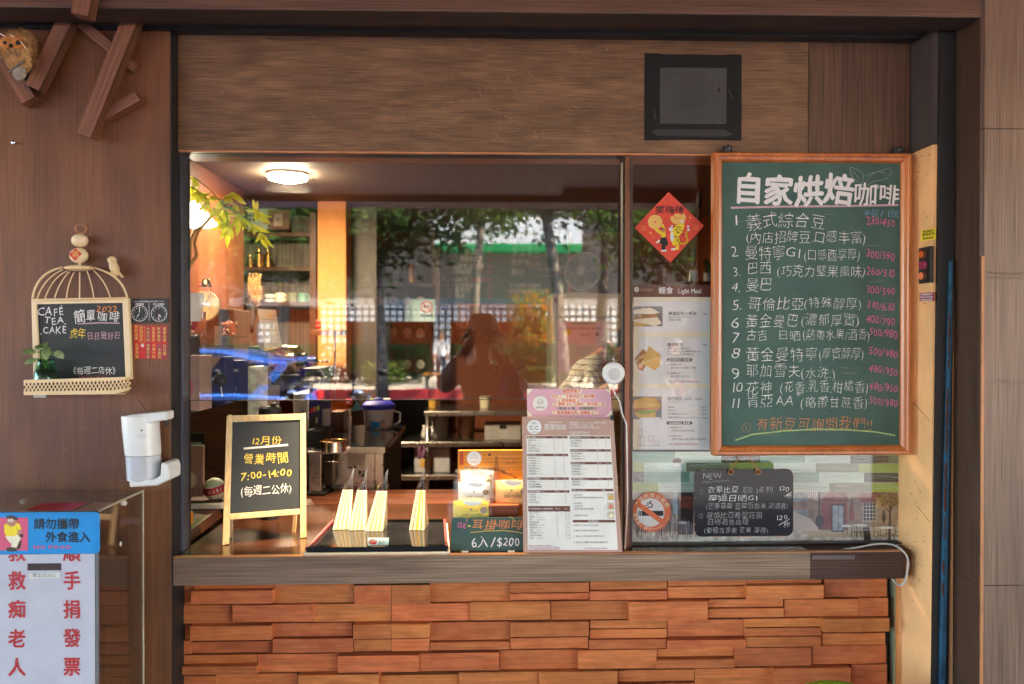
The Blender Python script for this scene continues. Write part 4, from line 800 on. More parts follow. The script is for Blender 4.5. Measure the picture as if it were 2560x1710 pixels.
pl2 = VP(yc-sx_*42, 'c2'); m = MB(); m.slab([pl2.h(385,215),pl2.h(424,180),pl2.h(457,212),pl2.h(418,250)], (0,-1,0), .0006, 0); m.text(pl2,'福',402,230,40,40,1,.01,.0007,0,.1); m.build('red_paper', ['red','gold'], t)
# little bird of the cage
m = MB().ball(C2(640,290,yc), (sx_*34,sx_*24,sx_*52), 16, 0, (-.28,0,1)).ball(C2(627,248,yc), (sx_*25,sx_*20,sx_*23), 14); m.lathe([(sx_*8,0),(1e-6,sx_*14)], C2(610,243,yc), 8, 0, (-1,0,.1))
m.hexa([C2(648,310,yc-.004),C2(664,305,yc-.004),C2(664,305,yc+.004),C2(648,310,yc+.004),C2(680,346,yc-.003),C2(694,342,yc-.003),C2(694,342,yc+.003),C2(680,346,yc+.003)])
m.ball(C2(648,292,yc-.008), (sx_*18,sx_*8,sx_*40), 12, 0, (-.35,0,1)); m.tube([C2(630,325,yc),C2(622,318,yc),C2(598,320,yc)], .0016, 6); m.build('bird', 'cream_metal', t, smooth=True)
# pierced tray rail in front
m = MB(); rows_ = []
a, b = C2(132,920,-.19), C2(733,905,-.19)
def tray(u, v):                                   # u along, v down
    X = 132+u*601; top = 918-u*18 if u < .93 else 901; bot = 1000-u*4-26*max(0,(u-.75)/.25)**2; Y = top+(bot-top)*v
    y = -.115-.075*min(1, 1.0)*(1-max(0,(u-.9)/.1)**2*.5)
    return C2(X, Y, y)
n = 56
for v0, v1 in ((0,.2),(.8,1)): m.add([tray(i/n, v) for i in range(n+1) for v in (v0, v1)], [(2*i, 2*i+1, 2*i+3, 2*i+2) for i in range(n)])
for r0, (v0, v1) in enumerate(((.2,.4),(.4,.6),(.6,.8))):
    for i in range(n):
        if (i+r0) % 2: continue
        u0, u1 = (i-.15)/n, (i+1.15)/n; vm = (v0+v1)/2; m.add([tray(max(0,u0), v0), tray(max(0,u0+.25/n), vm), tray(max(0,u0), v1), tray(min(1,u1), v1), tray(min(1,u1-.25/n), vm), tray(min(1,u1), v0)], [(0,1,2,3,4,5)])
o = m.build('tray_rail', 'cream_metal', t); md = o.modifiers.new('thick', 'SOLIDIFY'); md.thickness = .0015
zt_ = C2(430,985,-.15).z
MB().slab([C2(135,999,-.189),C2(700,993,-.189),C2(724,975,-.11),C2(195,980,-.11)], (0,0,1), .002).build('tray_floor', 'cream_metal', t)
MB().box(C2(206,1000).x, C2(274,1000).x, -.125, -.12, C2(206,1014).z, C2(206,1000).z).build('hook_plate', 'light_grey', t)
# pothos in a glass jar on that tray
p = C2(258, 975, -.15); t = thing('pothos_plant', 'variegated pothos cuttings in a dark green glass jar on the birdcage tray', 'plant', p)
h_ = C2(258,800,-.15).z-p.z
MB().lathe([(.030,0),(.034,.01),(.034,h_*.4),(.028,h_*.7),(.0225,h_*.88),(.0235,h_),(.021,h_),(.020,h_*.88),(.026,h_*.7),(.031,h_*.4),(.031,.012),(1e-6,.008)], p, 28).build('jar', 'green_glass', t, smooth=True)
MB().lathe([(.029,.009),(.0308,.03),(.0305,h_*.4),(.0265,h_*.66),(1e-6,h_*.665)], p, 24).build('dark_soil', 'cocoa', t, smooth=True)
top = p+Vector((0,0,h_-.01))
def leaf(m, base, tip, wd, up, droop=.25, n=6, mi=0):
    d = tip-base; sd = d.cross(up).normalized(); nn = sd.cross(d).normalized(); vs, fs = [], []
    for i in range(n+1):
        s_ = i/n; c = base+d*s_+nn*(droop*d.length*math.sin(math.pi*s_)*.5); w = wd*(math.sin(math.pi*min(1,s_*.93+.05))**.8)*(1-.3*s_)
        vs += [c+sd*w-nn*w*.25, c, c-sd*w-nn*w*.25]
    for i in range(n):
        fs += [(3*i,3*i+1,3*i+4,3*i+3),(3*i+1,3*i+2,3*i+5,3*i+4)]
    m.add(vs, fs, mi)
for (bx, by, tx, ty, w, dy) in ((200,760,122,762,.014,-.03),(205,800,135,828,.013,-.035),(235,720,200,750,.014,-.05),(262,730,258,808,.015,-.045),(215,745,270,715,.013,-.02),(310,760,357,798,.014,-.03),(300,775,335,762,.012,-.04),(262,715,262,705,.006,0)):
    mb = MB(); B = C2(bx,by,-.15+dy*.5); E_ = C2(tx,ty,-.15+dy); leaf(mb, B, E_, w, Vector((.1,-.8,.6)), .3, 7); mb.build('leaf', 'pothos_leaf', t, smooth=True)
    s2 = MB().tube([top+Vector((rr.uniform(-.01,.01),0,-.02)), (top+B)/2+Vector((0,-.004,.012)), B], .0016, 6); s2.build('stem', 'lettuce', t, smooth=True)
# opening hours plaque
pl = VP(-.1042, 'c2'); t = thing('hours_plaque', 'dark grey business hours plaque with two clock faces on the brown wall', 'sign', C2(838,600,-.102))
a, b = C2(730,600,-.104), C2(944,460,-.104); MB().slab([C2(732,464,-.104),C2(943,460,-.104),C2(944,596,-.104),C2(730,598,-.104)], (0,-1,0), .0038).build('plate', 'sign_black', t, bevel=.0008)
m = MB(); m.text(pl,'BUSINESS HOURS',786,483,14,98,0,.01,.0006); m.text(pl,'OPEN',757,500,18,48,0,.02,.0006); m.text(pl,'CLOSED',855,500,18,68,0,.02,.0006); m.line(pl,[(834,486),(835,586)],2,.0006,0); m.line(pl,[(750,480),(784,479)],1.5,.0006,0); m.line(pl,[(888,478),(920,477)],1.5,.0006,0)
for cx, cy, hh, mmn in ((781,545,(-14,20),(0,-34)),(890,547,(-2,34),(10,18))):
    m.ring(pl,cx,cy,42,45,.0006,0,40)
    for k in range(12): a_ = R(30*k); m.text(pl,str(k or 12),cx+34*math.sin(a_),cy-34*math.cos(a_)+4,11,None,0,.01,.0006,0,0,0,1,False,'c')
    m.line(pl,[(cx,cy),(cx+hh[0],cy+hh[1])],4,.0009,0); m.line(pl,[(cx,cy),(cx+mmn[0],cy+mmn[1])],4,.0009,0); m.disc(pl,cx,cy,5,5,.0011,1)
m.build('clock_print', ['white','rust'], t); MB().ball(C2(742,475,-.105),.0014,8).ball(C2(928,474,-.105),.0014,8).build('screw','chrome',t)
# red blessing stickers
pl = VP(-.1003, 'c2'); m = MB(); m.poly(pl,[(748,612),(936,616),(934,802),(752,798)],.0004,0)
cols = [(750,608,776,704,2,'招財進寶',1),(779,616,812,708,2,'財源滾滾',0),(816,618,844,706,0,'大吉大利',1),(846,618,872,706,0,'恭喜發財',1),(876,618,904,706,2,'財神駕到',1),(908,620,934,706,0,'萬事如意',1),(754,710,780,798,0,'生意興隆',1),(784,712,812,798,0,'福',2),(816,712,843,798,0,'四季平安',1),(848,712,876,796,2,'大富大利',3),(880,714,904,798,0,'一本萬利',1),(908,716,932,798,0,'日日春',1)]
for x0_,y0_,x1_,y1_,_,s_,k in cols: m.rect(pl,x0_,y0_,x1_,y1_,.0007,0 if k != 1 or (x0_ % 4) else 3); m.text(pl,s_,x0_+3,y0_+20,20,None,1 if k != 2 else 2,.02,.001,0,0,0,1,True)
m.line(pl,[(780,617),(811,617),(811,707),(780,707),(780,617)],2,.0011,1)
tag(m.build('blessing_stickers',['red','gold','white','plum']),'sheet of red new year blessing stickers with gold characters below the hours plaque','sticker')
# soap dispenser
t = thing('soap_dispenser', 'white automatic soap dispenser on the brown wall beside the window', 'soap dispenser', C2(820,1520,-.15))
rows2 = [(1118,692,880),(1200,698,884),(1320,712,891),(1335,714,892),(1475,722,898),(1480,720,900),(1515,722,905)]
def disp_body(rws, nm, ma, dep=.05, smooth=50):
    m = MB(); n = 24; k = len(rws)
    for Y, xl, xr_ in rws:
        L_, Rr = C2(xl,Y,-.15), C2(xr_,Y,-.15); c = (L_+Rr)/2; hw = (Rr-L_).length/2; ex = (Rr-L_).normalized()
        for j in range(n):
            a_ = 2*math.pi*j/n; f = lambda q: math.copysign(abs(q)**.75, q); m.v.append(c+ex*hw*f(math.cos(a_))+Vector((0, dep*f(math.sin(a_)), 0)))
    for i in range(k-1):
        for j in range(n): m.f.append((i*n+j,(i+1)*n+j,(i+1)*n+(j+1)%n,i*n+(j+1)%n)); m.m.append(0)
    m.f += [tuple(range(n)), tuple(range(k*n-1,(k-1)*n-1,-1))]; m.m += [0,0]; return m.build(nm, ma, t, smooth=smooth, bevel=.002)
disp_body([(1112,698,876),(1120,692,880),(1200,698,884),(1320,712,891),(1334,714,892)],'body','white_plastic',.048)
disp_body([(1335,715,891),(1400,719,894),(1474,723,898)],'soap_tank','clear_plastic',.046)
MB().slab([C2(722,1476,-.195),C2(860,1475,-.195),C2(895,1455,-.195),C2(900,1380,-.195),C2(935,1385,-.195),C2(945,1420,-.195),C2(944,1478,-.195),C2(880,1510,-.195),C2(722,1520,-.195)], (0,-1,0), .094).build('wall_bracket','white_plastic',t,bevel=.005)
sa = MB().slab([C2(700,1116,-.19),C2(935,1092,-.19),C2(936,1142,-.19),C2(880,1150,-.19),C2(850,1162,-.19),C2(820,1162,-.19)], (0,-1,0), .055).build('spout_arm','white_plastic',t,bevel=.006)
MB().lathe([(.0075,0),(.0065,-.012),(.0045,-.016)], C2(930,1146,-.165), 14, 0, (-.25,0,1)).build('nozzle','black',sa,smooth=40)
pl = VP(-.1982,'c2'); MB().disc(pl,792,1200,5,5,.0006,0).line(pl,[(768,1232),(818,1229)],3,.0006,1).line(pl,[(775,1242),(812,1240)],2,.0006,1).build('indicator_mark',['black','light_grey'],t)
p, q = C2(800,1100,-.14), C2(770,1032,-.13); MB().hexa([p+Vector((-.012,-.004,0)),p+Vector((.012,-.004,0)),p+Vector((.012,.004,0)),p+Vector((-.012,.004,0)),q+Vector((-.012,-.004,0)),q+Vector((.006,-.004,.004)),q+Vector((.006,.004,.004)),q+Vector((-.012,.004,0))])
tag(MB().slab([C2(752,1036,-.145),C2(776,1030,-.145),C2(822,1096,-.145),C2(786,1103,-.145)],(0,-1,0),.006).build('wood_shim','stick_wood',bevel=.001),'short brown wood offcut wedged above the soap dispenser','wood offcut')
# ---------------------------------------------------------------- donation box of clear acrylic
yF, yB = -.42, -.15
e7 = lambda X, Y, y: A('e7', X, Y, y); c3 = lambda X, Y, y: A('c3', X, Y, y)
xr = e7(1762, 300, yF).x; zT = e7(900, 278, yF).z; xl_ = -1.62
t = thing('donation_box', 'clear acrylic donation box with white red-lettered front for receipts', 'donation box', ((xl_+xr)/2, (yF+yB)/2, 0))
tk = .004
for n_, q in (('front_panel',(xl_,xr,yF,yF+tk,.0,zT-.0005)),('side_panel',(xr-tk,xr,yF+tk+.0003,yB,.0,zT-.0005)),('back_panel',(xl_,xr-tk-.0003,yB-tk,yB,.0,zT-.0005)),('lid',(xl_,xr,yF,yB,zT,zT+tk))): MB().box(*q).build(n_, 'acrylic', t, bevel=.0008)
MB().tube([(xr,yF,zT+.002),(xr,yB,zT+.002)], .0035, 6).tube([(xr-.001,yB,zT),(xr-.001,yB,.01)], .003, 6).build('glued_edge', 'acrylic_edge', t)
ye = yF+tk+.002
pl = VP(ye-.0005, 'c3'); x1c = c3(727, 900, ye).x; sl0, sl1 = c3(208,672,ye), c3(472,642,ye)
zp = c3(100, 560, ye).z; zs0, zs1 = c3(300,697,ye).z, c3(300,641,ye).z
m = MB(); m.box(xl_+.01, x1c, ye, ye+.002, zs1, zp+.06); m.box(xl_+.01, x1c, ye, ye+.002, .02, zs0); m.box(xl_+.01, sl0.x, ye, ye+.002, zs0, zs1); m.box(sl1.x, x1c, ye, ye+.002, zs0, zs1)
m.build('paper_front', 'lilac', t); MB().box(x1c+.001, xr-.007, ye+.003, ye+.0045, .02, zp+.05).build('grey_liner', 'grey', t)
m = MB(); T = lambda s, x, y, z, w=None, mi=0: m.text(pl, s, x, y, z, w, mi, .022, .0008, 0)
for ch, y in (('救',612),('救',830),('痴',1050),('老',1275),('人',1495),('救',1715)): T(ch, 60, y, 150, 140)
for ch, y in (('順',612),('手',828),('捐',1050),('發',1270),('票',1490),('箱',1712)): T(ch, 484, y, 150, 138)
m.build('red_lettering', ['red'], t)
pl = VP(ye-.0025, 'c3'); m = MB(); m.poly(pl,[(222,718),(462,708),(460,752),(224,760)],.0004,0); m.text(pl,'華北112002',248,746,38,178,1,.0,.0009); m.build('number_tag',['paper','grey'],t)
m = MB(); m.box(xl_+.05, sl1.x-.13, ye+.012, ye+.013, .3, zs1+.1); m.build('receipt_paper','grey',t)
pl = Pl((0,0,zT+tk),(0,0,1),'e7'); m = MB(); m.poly(pl,[(770,120),(1560,112),(1270,262),(440,258)],.0004,0); m.poly(pl,[(1690,112),(2060,110),(1760,268),(1365,264)],.0004,1)
for k in range(5): y = 135+k*26; x = 730-k*72; m.text(pl,'愛心發票請投入謝謝您的愛心',x,y+16,26,560,2,.02,.0008)
for k in range(3): m.text(pl,'順手做公益',1640-k*90,150+k*40,26,250,3,.0,.0008)
m.build('lid_label',['sign_pink','tan','red','brown'],t)
for X, Y in ((402,100),(2205,130)): MB().ball(e7(X,Y,yB-.004), (.009,.01,.008), 14).build('glue_knob','mural_ground',t,smooth=True)
p = e7(1810,855,-.30); MB().lathe([(1e-6,0),(.006,0),(.007,.001)][::-1], (xr+.0008, -.3, p.z), 20, 0, (1,0,0)).build('side_hole','light_grey',t)
# no food sign stuck on the box
ys = yF-.006; pl = VP(ys, 'e7'); a, b = e7(-700, 1050, ys), e7(1762, 285, ys)
t = thing('no_food_sign', 'blue acrylic no food sign with a cartoon man on the donation box', 'sign', ((a.x+b.x)/2, ys, a.z))
q = []
for cx, cz, a0 in ((b.x-.012,b.z-.012,0),(a.x+.012,b.z-.012,90),(a.x+.012,a.z+.012,180),(b.x-.012,a.z+.012,270)):
    for k in range(6): q.append((cx+.012*math.cos(R(a0+18*k)), ys, cz+.012*math.sin(R(a0+18*k))))
MB().slab(q,(0,-1,0),.0055).build('plate','signblue',t,bevel=.001)
m = MB(); mm_ = ['sign_pink','yellow','cream','skin','cocoa','navy','white','black','sky_edge']
mat('sky_edge', srgb(16,110,180), .4)
m.rect(pl,-400,385,498,968,.0006,0)
m.line(pl,[(-600,325),(1712,333),(1712,1025),(-600,1022)],6,.0006,8)
m.poly(pl,[(70,520),(110,490),(200,500),(300,475),(350,500),(380,590),(310,620),(300,690),(250,715),(110,712),(80,650)],.0012,1); m.poly(pl,[(310,620),(375,600),(382,670),(345,720),(300,680)],.001,3); m.poly(pl,[(95,714),(250,716),(305,685),(370,745),(345,800),(290,920),(205,915),(200,850),(150,800),(105,740)],.0014,2)
m.poly(pl,[(120,400),(200,385),(290,400),(300,470),(250,540),(180,545),(112,490),(130,450)],.0016,3); m.poly(pl,[(105,380),(125,352),(210,346),(300,375),(312,430),(265,432),(210,392),(120,402)],.0018,4)
for cx in (158,210): m.disc(pl,cx,436,22,22,.002,6); m.disc(pl,cx-6,440,6,6,.0022,7)
m.poly(pl,[(110,950),(125,915),(210,908),(300,925),(300,970),(250,990),(130,985)],.0016,4); m.poly(pl,[(300,930),(350,800),(385,795),(370,900),(340,950)],.0012,4); m.disc(pl,380,705,36,34,.0013,4); m.line(pl,[(160,500),(200,512),(240,500)],5,.002,4)
m.line(pl,[(205,850),(215,765)],4,.0018,4); m.line(pl,[(290,560),(300,610),(372,600)],4,.0018,4)
m.text(pl,'請勿攜帶',598,570,205,815,7,.02,.0008); m.text(pl,'外食進入',805,805,205,805,7,.02,.0008); m.text(pl,'NO FOOD',590,942,92,690,0,.03,.0008)
m.build('print',mm_,t)
# ================================================================ ON THE COUNTER
zc = ZC+.0005
# A-frame
C6 = lambda X, Y, y: A('c6', X, Y, y)
yl = on(*sp('c6',405,1382), ZC).y; yr_ = on(*sp('c6',1040,1325), ZC).y
pb, qb = on(*sp('c6',405,1382), ZC), on(*sp('c6',1040,1325), ZC)
t = thing('easel_sign', 'small pale wood easel blackboard with opening hours on the counter', 'easel blackboard', (pb+qb)/2)
lean = .055
n_ = (qb-pb).cross(Vector((0,0,1))); n_ = Vector((n_.x,n_.y,0)).normalized(); n_ = n_ if n_.y < 0 else -n_
top_z = C6(735,315,(yl+yr_)/2+.03).z; n2 = (n_*math.cos(.2)+Vector((0,0,1))*math.sin(.2)).normalized()
pl = Pl(pb, n2, 'c6'); H = lambda X, Y, w=0: pl.h(X, Y, w)
for nm, q in (('leg',[(414,328),(462,322),(434,1372),(378,1384)]),('leg',[(1014,308),(1060,303),(1064,1318),(1013,1326)]),('crossbar',[(463,322),(1013,308),(1013,358),(463,376)]),('crossbar',[(440,1125),(1012,1084),(1012,1130),(437,1175)])): MB().slab([H(*k) for k in q], n2, .016).build(nm,'pale_wood',t,bevel=.0015)
MB().slab([H(463,376,-.004),H(1013,358,-.004),H(1012,1084,-.004),H(440,1125,-.004)], n2, .006).build('board','black_board',t)
ex_ = (qb-pb).normalized()
for s_, f in ((pb,.5),(qb,-.5)):
    top = H(440 if f > 0 else 1037, 318, -.02); foot = s_+Vector((0,0,0))-n_*.10+ex_*(.02*f*2); MB().tube([top, foot], .008, 4).build('leg','pale_wood',t)
m = MB(); jr = random.Random(31); T = lambda s,x,y,z,w=None,mi=0,sl=.0,off=.0: m.text(pl,s,x,y,z,w,mi,off,-.0034,1.0,sl,.05,rr=jr)
T('12月份',608,560,78,255,1,.03); m.line(pl,[(558,592),(700,580),(910,562)],16,-.0034,0); T('營業',548,716,98,175,1,.0); T('時間',728,704,96,190,1,.03); T('7:00-14:00',525,848,86,430,1,.08,.004); T('(每週二公休)',525,975,86,425,0,.07)
m.build('chalk_writing',['chalk_white','chalk_yellow'],t)
# sandwich tray
yt0 = on(*sp('c6',1055,1415), ZC+.022).y
t = thing('serving_tray', 'black lacquer serving tray with dark red edge lying on a pale board', 'tray', on(*sp('c7',0,1400), ZC))
Z1 = ZC+.012; Z2 = ZC+.028
a, b = on(*sp('c6',1035,1452), ZC), on(*sp('c7',445,1440), ZC); fy = min(a.y,b.y)
q = lambda X, Y, c, z: on(*sp(c,X,Y), z)
f0, f1 = q(1055,1395,'c6',Z2), q(460,1385,'c7',Z2); b0, b1 = q(1275,1165,'c6',Z2), q(440,1160,'c7',Z2)
def tray_box(z0, z1, k, d): return [f0+Vector((-d,-d,0)), f1+Vector((d,-d,0)), b1+Vector((d,d,0)), b0+Vector((-d,d,0))]
u_ = tray_box(0,0,0,.006); MB().hexa([Vector((v.x,v.y,ZC+.0005)) for v in u_]+[Vector((v.x,v.y,ZC+.010)) for v in u_]).build('under_board','sand',t,bevel=.004)
u_ = tray_box(0,0,0,-.004); MB().hexa([Vector((v.x,v.y,ZC+.0102)) for v in u_]+[Vector((v.x,v.y,ZC+.016)) for v in u_]).build('base','black_lacquer' if 0 else 'slate_black',t)
u_ = [f0,f1,b1,b0]; m = MB()
for i in range(4):
    p0, p1 = u_[i], u_[(i+1) % 4]; cen = sum(u_, Vector())/4; i0_, i1_ = p0.lerp(cen,.045), p1.lerp(cen,.045)
    m.hexa([Vector((v.x,v.y,z)) for z in (ZC+.0165, ZC+.026) for v in (p0,p1,i1_,i0_)], 1 if i in (1,3) else 0)
m.build('rim',['slate_black','wine'],t,bevel=.001)
ZT = ZC+.0165
def sandwich(cX, cY, crop, wide, rot, label, fill, tilt=0.0, leanx=0.0):
    p = on(*sp(crop,cX,cY), ZT); sc = (p-CAM).length/FPX
    t = thing('sandwich', label, 'sandwich', p, 'wrapped sandwiches on the tray')
    ca, sa = math.cos(rot), math.sin(rot)
    def L(x, y, z): z_ = z; x += leanx*z; return p+Vector((x*ca-y*sa, x*sa+y*ca, z_))
    hw, hh, dp = wide/2, .127, .085
    lay = fill; x = -hw; mats_ = ['bread','egg','ham','lettuce','white']; i = 0
    for nm, wd, ma in lay:
        m = MB(); x2 = x+wd*wide; k = .4   # wedge narrows upward: triangle standing on its crust, cut face to the street
        def X(xx, z): return xx*(1-k*z/hh)
        w0 = 0 if nm == 'bread' else .0015
        vs = []
        for z in (0, hh*.5, hh):
            yf = .034*z/hh+w0; yb = dp*(1-z/hh*.92)+.034*z/hh+.004-w0
            vs += [L(X(x,z),yf+rr.uniform(-.0006,.0006),z),L(X(x2,z),yf+rr.uniform(-.0006,.0006),z),L(X(x2,z),yb,z),L(X(x,z),yb,z)]
        m.add(vs, [(3,2,1,0),(8,9,10,11)]+[(4*j+a_,4*j+(a_+1)%4,4*j+4+(a_+1)%4,4*j+4+a_) for j in range(2) for a_ in range(4)]); m.build(nm, ma, t, bevel=.0012); x = x2
    # clear bag: sleeve, gathered into a twisted tip
    m = MB(); n = 28; prof = [(0,1.06),(.5,1.05),(1.0,1.06),(1.12,.95),(1.3,.55),(1.48,.16),(1.62,.1)]
    for zf, s_ in prof:
        z = zf*hh
        for j in range(n):
            a_ = 2*math.pi*j/n; f = lambda q: math.copysign(abs(q)**.5, q); zz_ = min(z, hh)
            rx = hw*(1-.4*zz_/hh)*s_; ry = dp/2*(1-zz_/hh*.9)*s_+.004; cy = (dp*(1-zz_/hh*.92))/2+.034*zz_/hh
            wob = 1+.05*math.sin(a_*7+zf*9)+(.12*math.sin(a_*11+zf*3) if zf > 1 else 0)
            m.v.append(L(rx*f(math.cos(a_))*wob+(.012*(zf-1) if zf > 1 else 0), cy+ry*f(math.sin(a_))*wob, z+(.004*math.sin(a_*3) if zf > 1.5 else 0)))
    for i in range(len(prof)-1):
        for j in range(n): m.f.append((i*n+j,i*n+(j+1)%n,(i+1)*n+(j+1)%n,(i+1)*n+j)); m.m.append(0)
    m.build('bag','wrap',t,smooth=True)
    m = MB()
    for k in range(7):
        a_ = rr.uniform(0,6.28); z0_ = hh*1.0; m.tube([L(hw*.55*math.cos(a_),dp*.05+.034+.006*math.sin(a_),z0_),L(.006+hw*.2*math.cos(a_),.036+.003*math.sin(a_),hh*1.3),L(.009,.036,hh*1.6)], .0005, 4)
    m.build('bag_crease','wrap_edge',t)
egg = [('bread',.25,'bread'),('egg_filling',.06,'egg'),('bread',.18,'bread'),('egg_filling',.06,'egg'),('bread',.18,'bread'),('egg_filling',.05,'egg'),('bread',.22,'bread')]
mix = [('bread',.2,'bread'),('ham',.07,'ham'),('bread',.16,'bread'),('egg_filling',.16,'egg'),('bread',.15,'bread'),('lettuce',.08,'lettuce'),('bread',.18,'bread')]
sandwich(1348,1256,'c6',.058,.12,'egg sandwich in clear wrap, leftmost of three close together on the tray',egg,0,.16)
sandwich(1475,1262,'c6',.056,.05,'egg sandwich in clear wrap, middle one of the close trio on the tray',egg,0,.11)
sandwich(1615,1270,'c6',.06,-.05,'egg sandwich in clear wrap, rightmost of three close together on the tray',egg,0,.16)
sandwich(200,1262,'c7',.052,-.1,'ham and lettuce sandwich in clear wrap standing alone on the tray',mix,0,.06)
# price tag
p = on(*sp('c6',1650,1385), ZT); pl = Pl(p, (0,-.85,.5), 'c6'); t = thing('price_tag', 'small pale blue price tag reading 30 on the black tray', 'price tag', p)
MB().slab([pl.h(1565,1318),pl.h(1738,1320),pl.h(1734,1380),pl.h(1563,1382)], pl.n, .003).build('plate','cyan_paper',t)
m = MB(); m.disc(pl,1608,1355,32,22,.0006,0); m.text(pl,'蛋沙拉',1582,1366,22,52,2,.01,.001,.5,.3); m.text(pl,'30',1650,1376,48,54,1,-.005,.0008,1.0,.0,.1); m.build('writing',['red','brown','white'],t)
# drip coffee stand : orange board, packs, green price board
C7 = lambda X, Y, y: A('c7', X, Y, y)
pf = on(*sp('c7',640,1430), ZC); yg = pf.y
t = thing('drip_coffee_board', 'orange wooden backboard with printed temple sketch behind the drip coffee packs', 'display board', (C7(800,1150,yg+.11)))
yo = yg+.11; zbo = ZC
a, b = C7(538,1150,yo), C7(1075,604,yo); MB().box(a.x, b.x+.03, yo, yo+.01, zbo, b.z).build('board','orange_pine',t,bevel=.001)
pl = VP(yo,'e5'); m = MB(); mm_ = ['white','ink','orange_red','tan']
m.disc(pl,446,240,95,95,.0012,0,36); m.rect(pl,256,150,312,330,.0008,2)
for k in range(5): m.text(pl,'耳掛咖啡包'[k],262,188+k*30,34,36,1,.0,.0011,.6)
m.line(pl,[(400,245),(410,222),(428,222),(436,238)],4,.0015,3); m.line(pl,[(456,238),(466,222),(484,222),(492,245)],4,.0015,3); m.text(pl,'簡單咖啡',402,300,22,90,3,.0,.0015); m.line(pl,[(425,200),(446,185),(467,200)],4,.0015,3)
for k in range(7): y = 215+k*24; w = 14+k*2.6; m.line(pl,[(738-w,y+8),(738,y),(738+w,y+8)],6,.0009,1); m.line(pl,[(738-w*.6,y+8),(738-w*.6,y+22)],3,.0009,1); m.line(pl,[(738+w*.6,y+8),(738+w*.6,y+22)],3,.0009,1)
m.poly(pl,[(318,350),(400,335),(700,365),(700,402),(310,400)],.0007,3)
for i in range(150): x = rr.uniform(312,1000); y0_ = 345+(x-312)*.06+(max(0,x-760)**1.25)*.1; m.line(pl,[(x,y0_+rr.uniform(0,45)),(x+rr.uniform(4,22),y0_+rr.uniform(0,45))],rr.uniform(2,4),.001,1)
for k in range(7): m.line(pl,[(315+k*55,365+k*3),(315+k*55,400)],3,.001,1)
m.line(pl,[(318,352),(700,378)],4,.001,1); m.poly(pl,[(575,205),(580,190),(592,207)],.0009,1); m.poly(pl,[(625,205),(640,175),(662,180),(660,212)],.0009,1)
m.text(pl,'Treatment of Luxury',800,255,40,222,1,-.01,.0009,.6,.0,.25); m.text(pl,'Taste the coffee time',845,295,16,170,1,0,.0009); m.text(pl,'made in town',865,312,14,110,1,0,.0009); m.build('print',mm_,t)
# brown wooden block that steadies the packs
a, b = C7(792,1158,yg+.05), C7(1035,1050,yg+.05); MB().box(a.x,b.x,yg+.05,yg+.075,ZC,b.z)
tag(MB().box(a.x,b.x,yg+.045,yg+.07,ZC+.0005,b.z).build('wood_block','red_block_wood',bevel=.0015),'reddish brown wooden block beside the drip coffee packs','wood block')
def pack(c, q, y, label, col, band, txt_, lean=.12):
    (x0_,y0_),(x1_,y1_) = q; p0 = A(c,x0_,y1_,y); t = thing('coffee_pack', label, 'coffee pack', A(c,(x0_+x1_)/2,y1_,y), 'drip coffee packs on the stand')
    pl = Pl(p0,(0,-1,lean),c); n = 10; m = MB(); W_, H_ = x1_-x0_, y1_-y0_
    for s_ in (1,-1):
        for i in range(n+1):
            for j in range(n+1):
                u, v = i/n, j/n; bul = .011*(math.sin(math.pi*u)*math.sin(math.pi*v))**.6*s_+.0015*mnoise.noise(Vector((u*5,v*5,x0_+s_)))
                m.v.append(pl.h(x0_+u*W_, y0_+v*H_, bul))
    N_ = (n+1)**2
    for i in range(n):
        for j in range(n):
            f = (i*(n+1)+j, i*(n+1)+j+1, (i+1)*(n+1)+j+1, (i+1)*(n+1)+j); m.f.append(f); m.m.append(0); m.f.append(tuple(N_+k for k in f[::-1])); m.m.append(0)
    m.build('pouch',col,t,smooth=True)
    bm_ = MB(); X = lambda u: x0_+W_*u; Y = lambda v: y0_+H_*v
    bm_.poly(pl,[(X(.3+.02),Y(.0))]+[(X(.55+.28*math.cos(R(a_))),Y(.02+.2*math.sin(R(a_)))) for a_ in range(0,181,20)],.0125,1)
    bm_.text(pl,'DRIP COFFEE',X(.26),Y(.68),H_*.16,W_*.56,0,.0,.0125); bm_.line(pl,[(X(.36),Y(.5)),(X(.7),Y(.47))],H_*.012,.0125,0); bm_.poly(pl,[(X(.45),Y(.42)),(X(.5),Y(.34)),(X(.55),Y(.42))],.0125,0); bm_.disc(pl,X(.86),Y(.42),W_*.095,None,.0115,2); bm_.text(pl,txt_,X(.72),Y(.2),H_*.1,W_*.24,0,0,.0108)
    bm_.line(pl,[(X(.45),Y(.78)),(X(.6),Y(.78))],H_*.01,.0125,0)
    bm_.build('label_print',['ink','white','khaki'],t)
    g = MB(); k = 14
    for i in range(k+1):
        for j in range(k+1):
            u, v = -.16+1.26*i/k, -.06+1.12*j/k; g.v.append(pl.h(X(u),Y(v), .0155*(max(0,math.sin(math.pi*min(1,max(0,u))))*max(0,math.sin(math.pi*min(1,max(0,v)))))**.4+.003*mnoise.noise(Vector((u*7,v*7,y0_)))+.001))
    for i in range(k):
        for j in range(k): g.f.append((i*(k+1)+j,i*(k+1)+j+1,(i+1)*(k+1)+j+1,(i+1)*(k+1)+j)); g.m.append(0)
    g.build('clear_bag','wrap_milky',t,smooth=True)
pack('c7',((560,775),(830,1000)),yg+.085,'cream drip coffee pack, topmost at the back of the left stack','cream',0,'日曬')
pack('c7',((845,855),(1110,1060)),yg+.075,'pale yellow drip coffee pack standing behind the wooden block','warm_yellow',0,'水洗')
pack('c7',((540,870),(800,1060)),yg+.06,'white drip coffee pack between a cream one above and a yellow one below','white',0,'衣索比亞')
